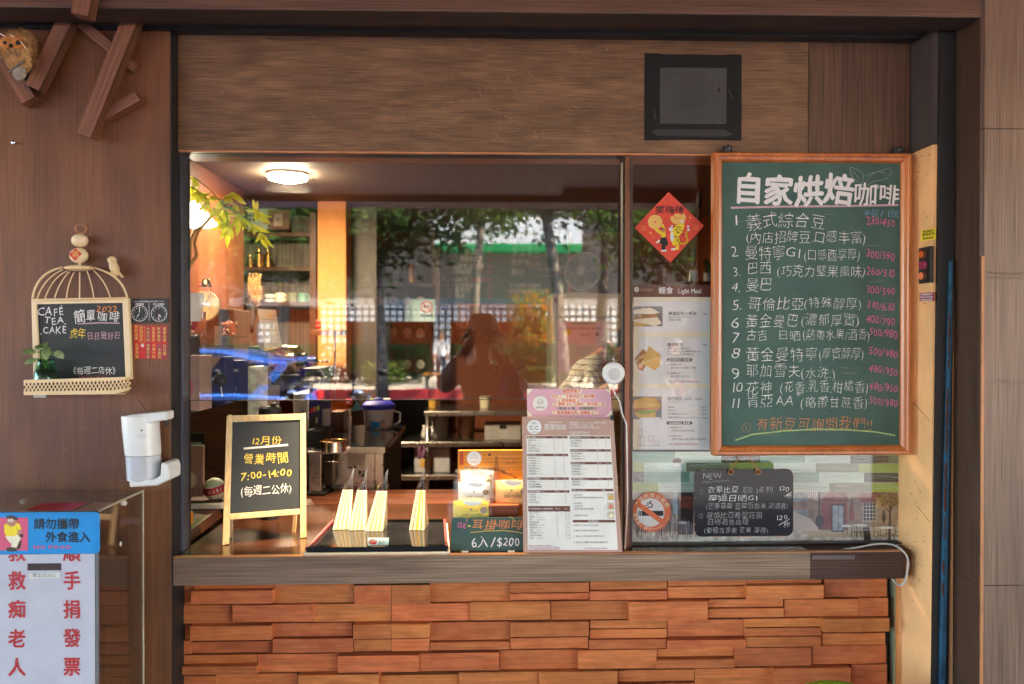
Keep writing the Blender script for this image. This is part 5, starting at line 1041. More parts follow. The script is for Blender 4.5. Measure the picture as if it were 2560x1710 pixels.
pack('c7',((500,1020),(790,1200)),yg+.035,'yellow drip coffee pack at the front, just above the green price board','yellow',0,'哥倫比亞')
t = thing('price_board', 'small green chalkboard advertising drip coffee six for 200', 'chalkboard', C7(770,1432,yg))
pl = Pl(pf,(0,-1,.06),'c7'); MB().slab([pl.h(486,1155),pl.h(1120,1155),pl.h(1120,1430),pl.h(474,1426)],pl.n,.006).build('board','green_board_small',t,bevel=.001)
m = MB(); jr = random.Random(41); T = lambda s,x,y,z,w=None,mi=0,off=.0: m.text(pl,s,x,y,z,w,mi,off,.0008,1.0,.0,.06,rr=jr)
T('12g',524,1235,62,84,1,.004); T('-',612,1240,80,28,2,.02); T('耳掛咖啡',645,1245,92,432,3,.0); m.line(pl,[(640,1278),(760,1266),(900,1262),(1000,1270),(1075,1285)],5,.0009,2); T('6入',648,1388,104,138,0,.006); T('/',800,1392,120,52,0); T('$200',855,1388,100,188,0,.004)
m.line(pl,[(612,1190),(608,1168),(618,1156),(640,1154)],5,.0009,3); m.line(pl,[(1000,1180),(985,1160),(960,1150)],5,.0009,2)
m.build('chalk_writing',['chalk_white','chalk_pink','chalk_yellow','chalk_orange'],t); MB().box(*[(pl.h(570,1430)).x,(pl.h(625,1430)).x],yg-.02,yg+.03,ZC+.0005,ZC+.003).box((pl.h(945,1430)).x,(pl.h(1000,1430)).x,yg-.02,yg+.03,ZC+.0005,ZC+.003).build('foot','clear_plastic',t)
# menu board leaning, and the pink card clipped behind it
pm = on(*sp('c7',1450,1444), ZC); nM = Vector((0,-1,.07)).normalized(); pl = Pl(pm,nM,'c7')
t = thing('menu_board', 'tall brown framed white drinks menu board leaning on the window mullion', 'menu board', pm)
MB().slab([pl.h(1062,334),pl.h(1808,346),pl.h(1882,1442),pl.h(1073,1444)],nM,.008).build('board','card',t,bevel=.0008)
m = MB(); mm_ = ['paper','brown','ink','white','plum','toast','ham','sand','bread']
m.poly(pl,[(1098,486),(1784,486),(1845,1420),(1108,1420)],.0005,0); D = lambda s,x,y,z,w=None,mi=2,o=.0: m.text(pl,s,x,y,z,w,mi,o,.0012)
m.disc(pl,1161,416,59,58,.0006,3,36); 
for s_ in (-1,1): m.ring(pl,1161+s_*22,425,10,14,.0009,2,20,0,270); m.line(pl,[(1161+s_*36,412),(1161+s_*24,408),(1161+s_*10,414)],3,.0009,2)
m.line(pl,[(1140,392),(1161,376),(1182,392)],3,.0009,2); m.line(pl,[(1150,384),(1161,398),(1172,384)],2,.0009,2); m.line(pl,[(1161,428),(1158,448)],2,.0009,2); D('自家烘焙',1136,462,11,50); D('簡單咖啡',1242,438,56,182,3); D('自家烘焙',1275,384,16,114,3)
for k,s_ in enumerate(('營業時間: 7:00am~16:30pm(每週二公休)','外送電話: (02)2858-1555','地址: 蘆洲市永樂路光行路229號','※外送每人單筆消費$45元','※消費滿$300元可外送')): D(s_,1448,387+k*20+(20 if k>2 else 0),19,(300,200,240,168,168)[k],3)
def sec(x0_,x1_,y,title,en,rows_,dx=0,h=20):
    m.poly(pl,[(x0_,y-h/2),(x1_,y-h/2),(x1_+1,y+h/2),(x0_+1,y+h/2)],.0008,1); D(title,x0_+6,y+6,16,None,3); D(en,x0_+66,y+5,12,None,3); D('熱 Hot',x1_-118,y+5,13,None,3); D('冰 Ice',x1_-46,y+5,13,None,3)
    for k,(a_,b_,c_,d_) in enumerate(rows_):
        yy = y+24+k*21.3; D(a_,x0_+8+k*.5,yy+6,15); D(b_,x0_+66+k*.5,yy+5,10); D(c_,x1_-114+k*.5,yy+5,12); D(d_,x1_-40+k*.5,yy+5,12); m.line(pl,[(x0_+4,yy+10),(x1_,yy+10)],.8,.0008,7)
sec(1102,1432,500,'義式咖啡','Espresso Drinks',[('濃縮咖啡','Espresso 30ml','50','-'),('美式','Americano','50','55'),('美式咖啡','Americano','55','55'),('焦糖咖啡','Caramel','55','60'),('精品美式咖啡','Specialty','60','65')])
sec(1104,1436,645,'花式咖啡','Fancy Coffee',[('拿鐵咖啡','Coffee Latte','65','65'),('卡布奇諾','Cappuccino','65','65'),('卡布拿鐵','Cappuccino','65','65'),('摩卡奇諾','Mochaccino','75','75'),('焦糖瑪奇朵','Macchiato','75','75'),('榛果咖啡','Hazelnut','75','75'),('風味拿鐵','Flavored Latte','75','75')])
sec(1106,1443,838,'精品莊園咖啡','Specialty Coffee Latte',[('花神拿鐵','La Flor Latte','110','110'),('耶加雪夫拿鐵','Yirgacheffe','110','110'),('黃金曼特寧拿鐵','Mandheling','110','110')])
sec(1108,1448,943,'季節特調咖啡','Limited Coffee',[('冰磚咖啡','','-','75'),('冰滴咖啡','Cold Drip','-','100'),('低溫濃縮','','-','100'),('咖啡冰淇淋','Affogato','-','110')])
sec(1112,1453,1084,'手沖單品咖啡 & 精選咖啡豆','',[('義式綜合豆','Blend Coffee','80','230 450'),('巴西','Brazil','80','260 510'),('曼特寧','Mandheling','80','300 590'),('曼巴','Mandheling Brazil','80','300 590'),('黃金曼特寧','Golden','100','500 980'),('黃金曼巴','Golden Blend','100','400 790'),('哥倫比亞','Colombia','100','310 610'),('花神','La Flor','100','480 950'),('耶加雪夫','Yirgacheffe','100','480 950'),('耶加雪夫 水洗','Washed','100','500 980'),('肯亞','Kenya AA','100','500 980')],0,44)
sec(1450,1780,502,'現泡茶系列','Freshly Brewed Tea',[('英式伯爵紅茶','Earl Grey','45','45'),('茉香綠茶','Jasmine','45','45'),('日式煎茶','Sencha','45','45')])
sec(1454,1785,608,'奶茶系列','Freshly Milk Tea',[('英式伯爵奶茶','Milk Tea','60','60'),('茉香奶綠','Jasmine Milk','60','60'),('日式煎奶茶','Sencha Milk','60','60')])
sec(1458,1792,712,'鮮奶系列','Fresh Milk',[('伯爵鮮奶茶','Tea Latte','75','75'),('風味鮮奶茶','Flavored Milk Tea','80','80'),('抹茶鮮奶','Matcha','75','75'),('巧克力鮮奶','Chocolate','75','75')])
sec(1464,1800,841,'健康特調系列','Fresh Squeeze',[('檸檬蜂蜜','Honey Lemon','-','80'),('桔檬蜂蜜','Kumquat','80','80')])
m.poly(pl,[(1466,922),(1806,922),(1807,942),(1467,942)],.0008,1); D('輕食 Light Meal',1474,938,16,None,3); D('單點',1715,938,14,None,3)
for s_,x,y in (('A 厚片吐司',1478,976),('(花生/蒜香/椰香奶酥/葡萄奶酥/巧克力)',1476,998),('B 恰巴提尼',1478,1045),('▪ 火腿/起司',1480,1068),('▪ 煙燻牛肉起司/義式雞胸',1480,1090),('C 嫩蛋起司三明治',1480,1144),('A 套餐 $79 厚片吐司/美式咖啡',1480,1224),('B 套餐 $99 厚片吐司/單品咖啡',1482,1268),('C 套餐 $110 起司/火腿 恰巴提尼/紅茶',1484,1313),('D 套餐 $130 煙燻牛肉起司/義式雞胸/紅茶',1486,1363)): D(s_,x,y,15)
for s_,y in (('40',975),('90',1068),('110',1090),('60',1144)): D(s_,1735,y,13)
m.poly(pl,[(1476,1175),(1822,1175),(1823,1196),(1477,1196)],.0008,1); D('套餐優惠組合',1600,1191,15,None,3)
for y,c_ in ((956,5),(1032,6),(1106,8)): m.poly(pl,[(1756,y),(1812,y),(1816,y+58),(1760,y+58)],.0008,7); m.poly(pl,[(1764,y+40),(1790,y+10),(1812,y+40),(1786,y+54)],.0011,c_)
for k,s_ in enumerate(('※顯示冷熱飲都有(請標明)※','※單筆外送消費滿元以上恕不提供分裝塑膠袋※','※以上價格如有調整請以現場公告為準※')): D(s_,1114,1390+k*14,12,200+60*(k>0),4)
D('★以上套餐加價可升級其他飲品★',1572,1412,13,190,4); m.build('menu_print',mm_,t)
ycard = pm.y+.05
pl = Pl(C7(1450,330,pm.y+.085),nM,'c7'); t = thing('notice_card', 'pink loyalty card notice with orange writing above the menu board', 'notice', C7(1450,335,pm.y+.085))
MB().slab([pl.h(1102,103),pl.h(1786,106),pl.h(1802,420),pl.h(1104,420)],nM,.002).build('card','pink',t)
pl.c='e4'; m = MB(); mm_=['cream','orange_red','green_ink','red','paper','ink']
m.disc(pl,362,345,134,132,.0005,4,36); 
for s_ in (-1,1): m.ring(pl,362+s_*32,335,15,21,.0008,5,20,0,270); m.line(pl,[(362+s_*60,312),(362+s_*35,302),(362+s_*12,318)],5,.0008,5)
m.line(pl,[(325,288),(362,262),(398,288)],4,.0008,5); m.line(pl,[(362,335),(355,372)],3,.0008,5); m.text(pl,'簡單咖啡',288,432,38,145,5,.0,.0008)
for q in ([(128,88),(235,88),(130,200)],[(1505,92),(1612,92),(1622,185)],[(132,475),(240,575),(132,575)],[(1520,578),(1645,470),(1650,580)]): m.poly(pl,q,.0005,0)
for s_,x,y,z,w,mi,hl in (('親愛的客人',762,155,62,335,1,1),('別忘了，主動完成 2 個步驟',560,242,56,770,1,1),('(1) 索取集點卡',645,312,52,425,1,1),('(2) 購買 $50 元飲料，即可集 1 點',580,382,56,935,1,1),('(集滿 10 點，老闆請客!!)',670,455,56,700,2,0),('** 需現場集在同一張集點卡 **',580,528,54,815,3,1)):
    if hl: m.rect(pl,x-6,y-48,x+w+6,y+12,.0004,0)
    m.text(pl,s_,x,y,z,w,mi,.012,.0009)
for x0_,x1_,y in ((762,1097,162),(655,1060,320),(580,1398,536)): m.line(pl,[(x0_,y),(x1_,y)],3,.0009,1)
m.build('writing',mm_,t)
p = A('e4',1648,600,pm.y-.005); t = thing('binder_clip','small black binder clip on the top corner of the menu board','clip',p)
MB().box(p.x-.003,p.x+.004,p.y-.006,p.y+.025,p.z-.008,p.z+.006).build('clip','black',t,bevel=.001); MB().tube([p+Vector((-.002,-.006,0)),p+Vector((-.015,-.01,-.003)),p+Vector((-.018,-.011,0)),p+Vector((-.015,-.01,.003)),p+Vector((-.002,-.006,.002))],.0007,6).build('wire_arm','dark_metal',t)
# ================================================================ INSIDE THE SHOP
C4 = lambda X, Y, y: A('c4', X, Y, y); C5 = lambda X, Y, y: A('c5', X, Y, y); D8 = lambda X, Y, y: A('d8', X, Y, y); D7 = lambda X, Y, y: A('d7', X, Y, y); E6 = lambda X, Y, y: A('e6', X, Y, y); SC = lambda p: (p-CAM).length/FPX
# lamps that the photo shows lit
yl_ = 2.6; p = C4(755, 160, yl_); p.z = 2.60
t = thing('ceiling_lamp', 'round flush ceiling lamp glowing warm white inside the shop', 'ceiling lamp', p)
MB().lathe([(.13,0),(.13,-.015),(.125,-.02)], p, 36).build('base','paint_lamp',t,smooth=30); MB().lathe([(.125,-.02),(.118,-.038),(.07,-.052),(1e-6,-.056)], p, 36).build('diffuser','lamp_glow',t,smooth=True)
l_ = bpy.data.lights.new('ceiling_lamp_light','AREA'); l_.shape='DISK'; l_.size=.28; l_.energy=3.4; l_.color=(1,.74,.45); lo=bpy.data.objects.new('ceiling_lamp_light',l_); COL.objects.link(lo); lo.location=p+Vector((0,0,-.1))
# hanging white shade at the left edge
p = C4(150, 425, .55); t = thing('pendant_lamp', 'white pendant lamp shade lit behind the yellow leaves at the left', 'pendant lamp', p)
MB().lathe([(.05,.05),(.125,-.035),(.122,-.035),(.047,.05)], p-Vector((.055,0,0)), 32).build('shade','shade_glow',t,smooth=True); MB().tube([p-Vector((.055,0,-.05)), p-Vector((.055,0,-1.0))], .003, 6).build('cord','black',t)
l_ = bpy.data.lights.new('pendant_light','POINT'); l_.energy=.2; l_.shadow_soft_size=.05; l_.color=(1,.8,.55); lo=bpy.data.objects.new('pendant_light',l_); COL.objects.link(lo); lo.location=p-Vector((.055,0,.06))
# spot lamp behind the fascia whose warm pool lies on the packs and sandwiches
t = thing('track_spotlight', 'small warm spotlight behind the fascia over the counter', 'spotlight', (-.1,.14,2.4))
MB().lathe([(.03,.07),(.03,0),(.04,-.01)], (-.1,.14,2.38), 20).build('housing','black',t,smooth=30)
l_ = bpy.data.lights.new('spot_light','SPOT'); l_.energy=31; l_.spot_size=R(64); l_.spot_blend=.7; l_.shadow_soft_size=.03; l_.color=(1,.76,.46); lo=bpy.data.objects.new('spot_light',l_); COL.objects.link(lo); lo.location=(-.1,.14,2.35); lo.rotation_euler=(Vector((-.1,.14,2.35))-Vector((-.16,.24,.9))).to_track_quat('Z','Y').to_euler()
# yellow-leaved plant
p = on(*sp('c4',75,1060),1.26); p = C4(70,1050,.35)
t = thing('money_tree_plant', 'money tree with yellow-green leaves arching in from the left inside the window', 'plant', p)
yp = .42; Q = lambda X, Y, dy=0: C4(X, Y, yp+dy)
MB().tube([Q(72,800),Q(95,690),Q(100,600),Q(130,530),Q(185,500),Q(230,440)], [.009,.008,.007,.006,.005,.004], 8).tube([Q(72,800),Q(140,700),Q(125,610),Q(150,540),Q(190,490),Q(250,430),Q(330,370)], [.009,.007,.006,.005,.005,.004,.003], 8).build('trunk','stem_tan',t,smooth=True)
MB().lathe([(.05,0),(.06,.1),(.055,.1),(.05,.02)], p-Vector((0,0,.05)), 20).build('pot','white',t,smooth=30)
fr_ = [((120,170),[(70,180),(130,235),(162,245),(95,165)],-.03),((150,265),[(70,345),(145,355),(235,355),(240,295),(175,350),(70,300)],-.02),((240,300),[(215,335),(260,345),(285,320)],0),((300,320),[(260,380),(290,480),(350,400),(370,345),(265,320)],.02),((395,280),[(330,300),(475,355),(440,330),(405,325),(370,270)],.05),((400,350),[(365,420),(425,405),(385,380)],0),
 ((425,420),[(350,425),(365,520),(410,570),(475,420),(480,520),(390,470)],-.02),((350,470),[(230,525),(290,600),(345,650),(300,560),(385,590),(300,520)],0),((540,395),[(465,390),(520,318),(550,330),(650,440),(645,490),(545,470)],.03),((500,480),[(440,470),(550,540),(635,545),(520,500)],.02),((570,545),[(538,610),(600,590),(660,645),(620,655),(580,600)],.0),((190,290),[(130,270),(240,250),(210,330)],-.04),((330,400),[(290,450),(330,480),(370,470),(390,430)],.03),((260,380),[(200,400),(230,450),(280,450),(310,420)],-.03),((110,230),[(75,250),(90,300),(140,300),(160,260)],.02),((460,450),[(420,490),(450,530),(500,500)],.04),((520,500),[(480,540),(530,560),(580,530)],-.02),((350,300),[(310,310),(330,350),(390,360),(400,310)],-.04),((300,440),[(250,470),(280,520),(330,500)],.0),((200,340),[(150,400),(190,420),(240,400)],-.05)]
st = MB()
for (cx, cy), tips, dy in fr_:
    m = MB(); B = Q(cx, cy, dy)
    for tx, ty in tips:
        E_ = Q(tx, ty, dy+rr.uniform(-.04,.02)); leaf(m, B, E_, (E_-B).length*.12+.003, Vector((.2,-.75,.6)), rr.uniform(-.25,-.05), 7)
    m.build('leaf_spray','yellow_leaf',t,smooth=True); a_ = Q(*min(((185,500),(250,430),(330,370)), key=lambda q:(q[0]-cx)**2+(q[1]-cy)**2)); st.tube([a_, (a_+B)/2+Vector((0,0,.012)), B], .0022, 6)
st.build('stalk','lettuce',t,smooth=True)
# glass shelving at the left
ys0, ys1 = .12, .83; za = D7(30,1450,ys0).z; zu = at(466, 845, ys0+.15).z
xs1 = C6(75,318,ys0).x+.0; xe_ = -1.0
t = thing('glass_shelf_unit', 'two glass shelves on grey posts at the left inside the window', 'shelf unit', (-1.3,.45,ZC))
for z_ in (za, zu): MB().box(-1.72, xe_+(0 if z_==za else -.06), ys0, ys1+(.0 if z_==za else .2), z_, z_+.008).build('shelf','green_glass',t,bevel=.001)
xp_ = at(*sp('d7',250,300),.55); MB().tube([(xp_.x,.55,za),(xp_.x,.55,zu+.1)],.011,12).tube([(-1.6,.55,ZC),(-1.6,.55,zu+.1)],.011,12).build('post','alu_grey',t,smooth=True)
def box_thing(name, label, cat, c, x0_, y0_, x1_, y1_, y, dep, mats_, draw=None, group=None, par=None):
    a, b = A(c,x0_,y1_,y), A(c,x1_,y0_,y); t = thing(name,label,cat,((a.x+b.x)/2,y+dep/2,a.z),group)
    MB().box(a.x,b.x,y,y+dep,a.z,b.z).build('body',mats_[0],t,bevel=.002)
    if draw:
        m = MB(); draw(m, VP(y-.0003,c)); m.build('print',mats_[1:],t)
    return t
def d_(m,pl): m.text(pl,'木製',70,770,26,52,0,.01); m.text(pl,'ロシラック',34,812,26,125,0,.01); m.disc(pl,60,1090,60,140,.0006,1)
box_thing('gift_box','cream box with Japanese lettering on the lower glass shelf','box','d7',-40,675,205,1400,.2,.12,['card','ink','sign_pink'],d_)
box_thing('dripper_box','box printed with copper wire dripper stand on the lower glass shelf','box','d7',210,690,540,1290,.36,.1,['navy','copper_wire','card'],lambda m,pl:[m.poly(pl,[(212,692),(480,700),(300,940),(212,930)],.0006,2),*[m.line(pl,q,5,.001,0) for q in ([(270,730),(290,720),(270,1040)],[(215,800),(400,800)],[(230,740),(450,735)],[(320,930),(480,720)],[(225,900),(260,1000)],[(330,920),(470,810)])]])
box_thing('kettle_box','blue box with white lettering and kettle outline on the lower glass shelf','box','d7',545,740,735,1262,.52,.1,['navy','white'],lambda m,pl:(m.text(pl,'MUZHAN',563,885,54,145,0,.02),m.line(pl,[(600,1200),(625,1080),(690,1090),(660,1170),(630,1150)],3,.0006,0)))
# grinder knob between the boxes
p = D7(470,990,.3); t = thing('scoop','dark round measuring scoop with steel handle leaning on the boxes','scoop',p); MB().ball(p,(.022,.02,.026),16).build('bowl','black',t,smooth=True); MB().tube([p,D7(500,1210,.3)],.003,8).build('handle','steel',t)
# lucky figurine, jars on the upper shelf
p = E6(640,1018,.62); s_=SC(p)/5.6; p.z=zu+.0085; t = thing('lucky_figurine','small orange lucky ox figurine on the upper glass shelf','figurine',p)
m=MB().ball(p+Vector((0,0,s_*70)),(s_*88,s_*60,s_*78),18).ball(p+Vector((0,-s_*20,s_*140)),(s_*75,s_*55,s_*55),18); m.build('body','orange',t,smooth=True)
m=MB()
for k in (-1,1): m.ball(p+Vector((k*s_*95,-s_*10,s_*160)),s_*22,10).ball(p+Vector((k*s_*60,-s_*45,s_*20)),(s_*35,s_*30,s_*22),10)
m.ball(p+Vector((0,-s_*40,s_*185)),(s_*25,s_*18,s_*18),10); m.build('ears_and_paws','skin',t,smooth=True); m=MB().ball(p+Vector((0,-s_*70,s_*55)),(s_*30,s_*12,s_*32),10); m.build('coin','gold_metal',t,smooth=True)
MB().ball(p+Vector((-s_*28,-s_*72,s_*150)),s_*9,8).ball(p+Vector((s_*28,-s_*72,s_*150)),s_*9,8).build('eye','black',t,smooth=True)
p=E6(60,960,.4); p.z=zu+.0085; t=thing('glass_jar','round glass jar of orange candies with white lid on the upper shelf','jar',p)
MB().lathe([(.045,0),(.062,.025),(.064,.06),(.05,.085),(.045,.09)],p,24).build('glass','thin_glass',t,smooth=True); MB().lathe([(.04,.004),(.058,.03),(.058,.06),(1e-6,.065)],p,20).build('candy','orange',t,smooth=True); MB().lathe([(.049,.088),(.05,.108),(1e-6,.109)],p,24).build('lid','cream_metal',t,smooth=30); m=MB()
for k in range(7): m.ball(p+Vector((.04*math.cos(k),-.045+.01*math.sin(k*2),.04+.012*math.sin(k*3))),.012,8)
m.build('red_bow','red',t,smooth=True)
p=E6(160,940,.5); p.z=zu+.0085; t=thing('siphon_bottle','glass syrup bottle with red collar on the upper shelf','bottle',p)
MB().lathe([(.028,0),(.034,.03),(.03,.07),(.012,.1),(.012,.15)],p,20).build('glass','thin_glass',t,smooth=True); MB().lathe([(.02,.1),(.022,.13),(.015,.13)],p,16).build('collar','red',t,smooth=30); MB().tube([p+Vector((0,0,.12)),p+Vector((.05,0,.118)),p+Vector((.055,0,.1))],.0022,6).build('spout','chrome',t)
p=E6(310,680,.7); t=thing('bell_ornament','small brass bell ornament with red bow hanging on gold cord','ornament',p-Vector((0,0,.03))); q_=SC(p)/5.6
MB().lathe([(1e-6,q_*130),(q_*40,q_*125),(q_*60,q_*60),(q_*75,q_*20)],p,18).build('bell','gold_metal',t,smooth=True); MB().ball(p+Vector((-q_*70,-.01,q_*40)),(q_*30,q_*14,q_*18),10).ball(p+Vector((q_*10,-.01,q_*60)),(q_*26,q_*14,q_*18),10).build('bow','red',t,smooth=True); MB().tube([p+Vector((q_*60,0,q_*20)),E6(378,680,.7),E6(375,760,.7),E6(300,870,.7)],.0012,5).build('cord','gold_metal',t)
p=E6(275,930,.95); t=thing('cutting_board','round wooden board leaning behind the glass shelf','cutting board',E6(275,1130,.95)); q_=SC(p)/5.6
MB().lathe([(q_*195,0),(q_*200,.004),(q_*200,.014),(q_*195,.018)],p+Vector((0,.02,0)),40,0,(0,-1,.12)).build('disc','pale_wood',t,smooth=30); m=MB(); pl_=VP(.945,'e6'); m.line(pl_,[(110,1060),(400,800)],10,.0,0); m.build('groove','toast_dark',t)
# striped wall cabinet low on the left partition
a,b=C4(85,1280,2.0),C4(430,1090,2.0); t=thing('slatted_cabinet','grey slatted wall cabinet with pigeonholes behind the glass shelf','cabinet',((a.x+b.x)/2-.0,2.05,a.z-.5))
MB().box(-1.745,b.x,1.9,2.2,a.z-.55,b.z+.02).build('body','grey_slat',t,bevel=.003); m=MB()
for k in range(4): x0_=b.x-.05-k*.11; m.box(x0_-.09,x0_,1.896,1.8985,b.z-.09,b.z-.01)
m.build('pigeonhole','dark_slat_wood',t); MB().box(C4(255,0,1.89).x,C4(308,0,1.89).x,1.893,1.8985,a.z-.02,C4(0,1175,1.89).z).build('cream_card','sand',t); MB().box(C4(338,0,1.89).x,C4(388,0,1.89).x,1.893,1.8985,a.z-.02,C4(0,1170,1.89).z).build('green_card','mint_dark',t)
# wall shelf with mugs (alcove beyond the partition)
yk=3.9; a,b=C4(482,1010,yk),C4(905,520,yk)
t=thing('wall_shelf','dark wood wall shelves holding mugs, pots and boxes on the left','shelf',((a.x+b.x)/2,yk+.12,a.z))
MB().box(a.x-.3,b.x,yk+.24,yk+.26,a.z-.5,2.55).build('back_panel','grey_slat',t); 
for Y in (540,775,1012): z_=C4(0,Y,yk).z; MB().box(a.x-.3,b.x,yk,yk+.238,z_-.03,z_).build('shelf_board','dark_slat_wood',t,bevel=.002)
MB().box(b.x+.001,b.x+.05,yk-.01,yk+.3,.02,2.55).build('side_panel','room_wood',t)
z0_=C4(0,1012,yk).z
def mug(X,wpx,hpx,ma,label,band=None):
    p=C4(X,1000,yk+.08); p.z=z0_+.001; k=SC(p)/2.7034; r_,h_=k*wpx/2,k*hpx; t=thing('mug',label,'mug',p,'mugs on the wall shelf')
    MB().lathe([(r_*.92,0),(r_,.006),(r_,h_),(r_*.9,h_),(r_*.88,.01),(1e-6,.008)],p,20).build('body',ma,t,smooth=30)
    MB().tube([p+Vector((r_*.9+.5*r_*math.sin(R(a_)),0,h_*.52+h_*.32*math.cos(R(a_)))) for a_ in range(0,181,20)],r_*.13,8).build('handle',ma,t,smooth=True)
    if band: MB().lathe([(r_+.0006,h_*.35),(r_+.0006,h_*.6)],p,20).build('band',band,t)
mug(635,70,50,'paper','white mug with grey checks, leftmost on the wall shelf','grey'); mug(705,62,60,'cream','plain cream mug, second on the wall shelf'); mug(785,68,60,'olive','olive brown mug, third on the wall shelf'); mug(855,62,60,'mint_dark','green mug at the right end of the wall shelf')
for X,w,ma,lb in ((575,90,'card','clear display box with round dark emblem on the wall shelf'),): box_thing('display_box',lb,'box','c4',500,915,582,1000,yk+.06,.08,['card','black'],lambda m,pl:m.disc(pl,545,960,26,32,.0006,0))
box_thing('framed_box','white box standing at the top left of the wall shelves','box','c4',484,345,675,525,yk+.12,.1,['light_grey','black','red'],lambda m,pl:[m.disc(pl,500+28*i,430+28*j,9,9,.0006,0) for i in range(2) for j in range(2)]+[m.rect(pl,590,455,618,485,.0006,1)])
box_thing('red_box','red gift box with cream label on top of the wall shelves','box','c4',622,390,765,525,yk+.04,.08,['wine','card','ink'],lambda m,pl:(m.rect(pl,660,418,720,500,.0006,0),m.text(pl,'茶',675,468,30,30,1,.01)))
zk=C4(0,775,yk).z
for X,lb,s_ in ((500,'narrow gold pot, leftmost on the middle wall shelf',.7),(560,'tall gold coffee pot in the middle of the wall shelf',1.0),(622,'squat gold coffee pot, rightmost on the middle wall shelf',.95)):
    p=C4(X,770,yk+.09); p.z=zk+.001; t=thing('coffee_pot',lb,'coffee pot',p,'gold pots on the wall shelf'); k=.0013*s_*.85
    MB().lathe([(k*45,0),(k*48,k*10),(k*32,k*95),(k*34,k*105),(k*8,k*120),(k*7,k*135),(1e-6,k*138)],p,20).build('body','gold_metal',t,smooth=40); MB().tube([p+Vector((k*38,0,k*85)),p+Vector((k*66,0,k*80)),p+Vector((k*60,0,k*30)),p+Vector((k*44,0,k*15))],k*5,8).build('handle','black',t,smooth=True); MB().tube([p+Vector((-k*42,0,k*25)),p+Vector((-k*62,0,k*60)),p+Vector((-k*66,0,k*100))],k*5,8).build('spout','gold_metal',t,smooth=True)
# dried grass bunch
m=MB(); 
for i in range(220):
    b_=C4(rr.uniform(495,535),rr.uniform(1020,1090),3.2); e_=C4(rr.uniform(484,575),rr.uniform(820,1010),3.2+rr.uniform(-.1,.1)); m.tube([b_,(b_+e_)/2+Vector((rr.uniform(-.02,.02),0,0)),e_],[.002,.0018,.0005],4)
    if i%2: m.ball(e_,(.004,.004,.009),6)
p=C4(515,1110,3.2); t=thing('dried_grass','bunch of dried brown grass in a dark vase beside the wall shelf','dried flowers',p); m.build('stems','straw',t); MB().lathe([(.04,-.12),(.05,-.05),(.03,.05),(.035,.09)],p,18).build('vase','black',t,smooth=True)
# calendar
yc_=1.0; P4=lambda X,Y,d=0:C4(X,Y,yc_+d); t=thing('desk_calendar','cream folding desk calendar standing in front of the mugs','calendar',P4(640,1360))
MB().slab([P4(550,1058),P4(672,1066),P4(716,1318),P4(600,1345)],(0,-1,.2),.004).build('front_sheet','sand',t); MB().slab([P4(548,1058,.01),P4(556,1058,.01),P4(600,1345,.0),P4(512,1270,.16)],(-.6,-1,.1),.003).build('back_sheet','tan',t)
m=MB(); pl_=Pl(P4(600,1345),(0,-1,.0),'c4'); m.text(pl_,'12',600,1120,60,60,0,.0,.012); m.text(pl_,'December',640,1110,16,40,1,0,.012); m.line(pl_,[(570,1130),(685,1135)],2,.012,1)
for r_w in range(5): 
    for k in range(6): m.text(pl_,str(1+r_w*6+k),592+r_w*7+k*16,1180+r_w*30,10,None,1,0,.012)
m.poly(pl_,[(600,1325),(716,1310),(716,1318),(602,1345)],.011,0); m.build('print',['toast','ink'],t); m=MB(); 
for k in range(14): q_=P4(553+k*9,1059+k*.6); m.tube([q_+Vector((0,.003*math.cos(R(a_)),.003*math.sin(R(a_)))) for a_ in range(0,361,60)],.0006,4)
m.build('spiral_binding','dark_metal',t)
# coffee roaster drum
yr0=1.1; p=C4(745,1405,yr0); k=SC(p)/2.7034; t=thing('sample_roaster','small coffee roaster with shiny patterned drum and black end cap','coffee roaster',C4(745,1560,yr0))
mat('drum_pattern',srgb(214,196,160),.18,.7,var=.2,vs=30,c2=srgb(150,120,84))
MB().lathe([(k*78,-k*95),(k*92,-k*85),(k*96,k*0),(k*92,k*80),(k*80,k*92),(1e-6,k*93)],p,36,0,(1,-.12,0)).build('drum','drum_pattern',t,smooth=30); MB().lathe([(1e-6,-k*130),(k*70,-k*125),(k*84,-k*100),(k*80,-k*96)],p,30,0,(1,-.12,0)).build('end_cap','black',t,smooth=30)
MB().lathe([(k*42,k*90),(k*44,k*130),(k*14,k*135),(k*12,k*200)],p,20,0,(1,-.12,0)).build('motor_axle','dark_metal',t,smooth=30); MB().lathe([(k*7,k*190),(k*7,k*280)],p+Vector((0,0,-k*10)),10,0,(1,-.12,0)).build('handle','gold_metal',t,smooth=True)
m=MB(); 
for i in range(70): a_=rr.uniform(-2.4,-.5); x_=rr.uniform(-60,20); q_=p+Vector((k*x_,k*94*math.sin(a_)*1.0-.002,-k*94*math.cos(a_)*rr.choice((1,-1))*.0+k*94*math.cos(a_))); m.ball(q_,(k*rr.uniform(4,9),k*3,k*rr.uniform(3,7)),6)
m.build('flower_pattern','plum',t); MB().box(p.x-k*80,p.x+k*80,yr0-k*60,yr0+k*60,p.z-k*160,p.z-k*97).build('stand','dark_metal',t,bevel=.004)
# white box and cloths under it
box_thing('paper_carton','plain white carton behind the calendar left of the roaster','box','d7',835,820,1095,1560,1.0,.2,['mural_ground'])
box_thing('planter_box','dark square plant pot behind the calendar','plant pot','d7',840,555,1060,735,1.25,.2,['black'])
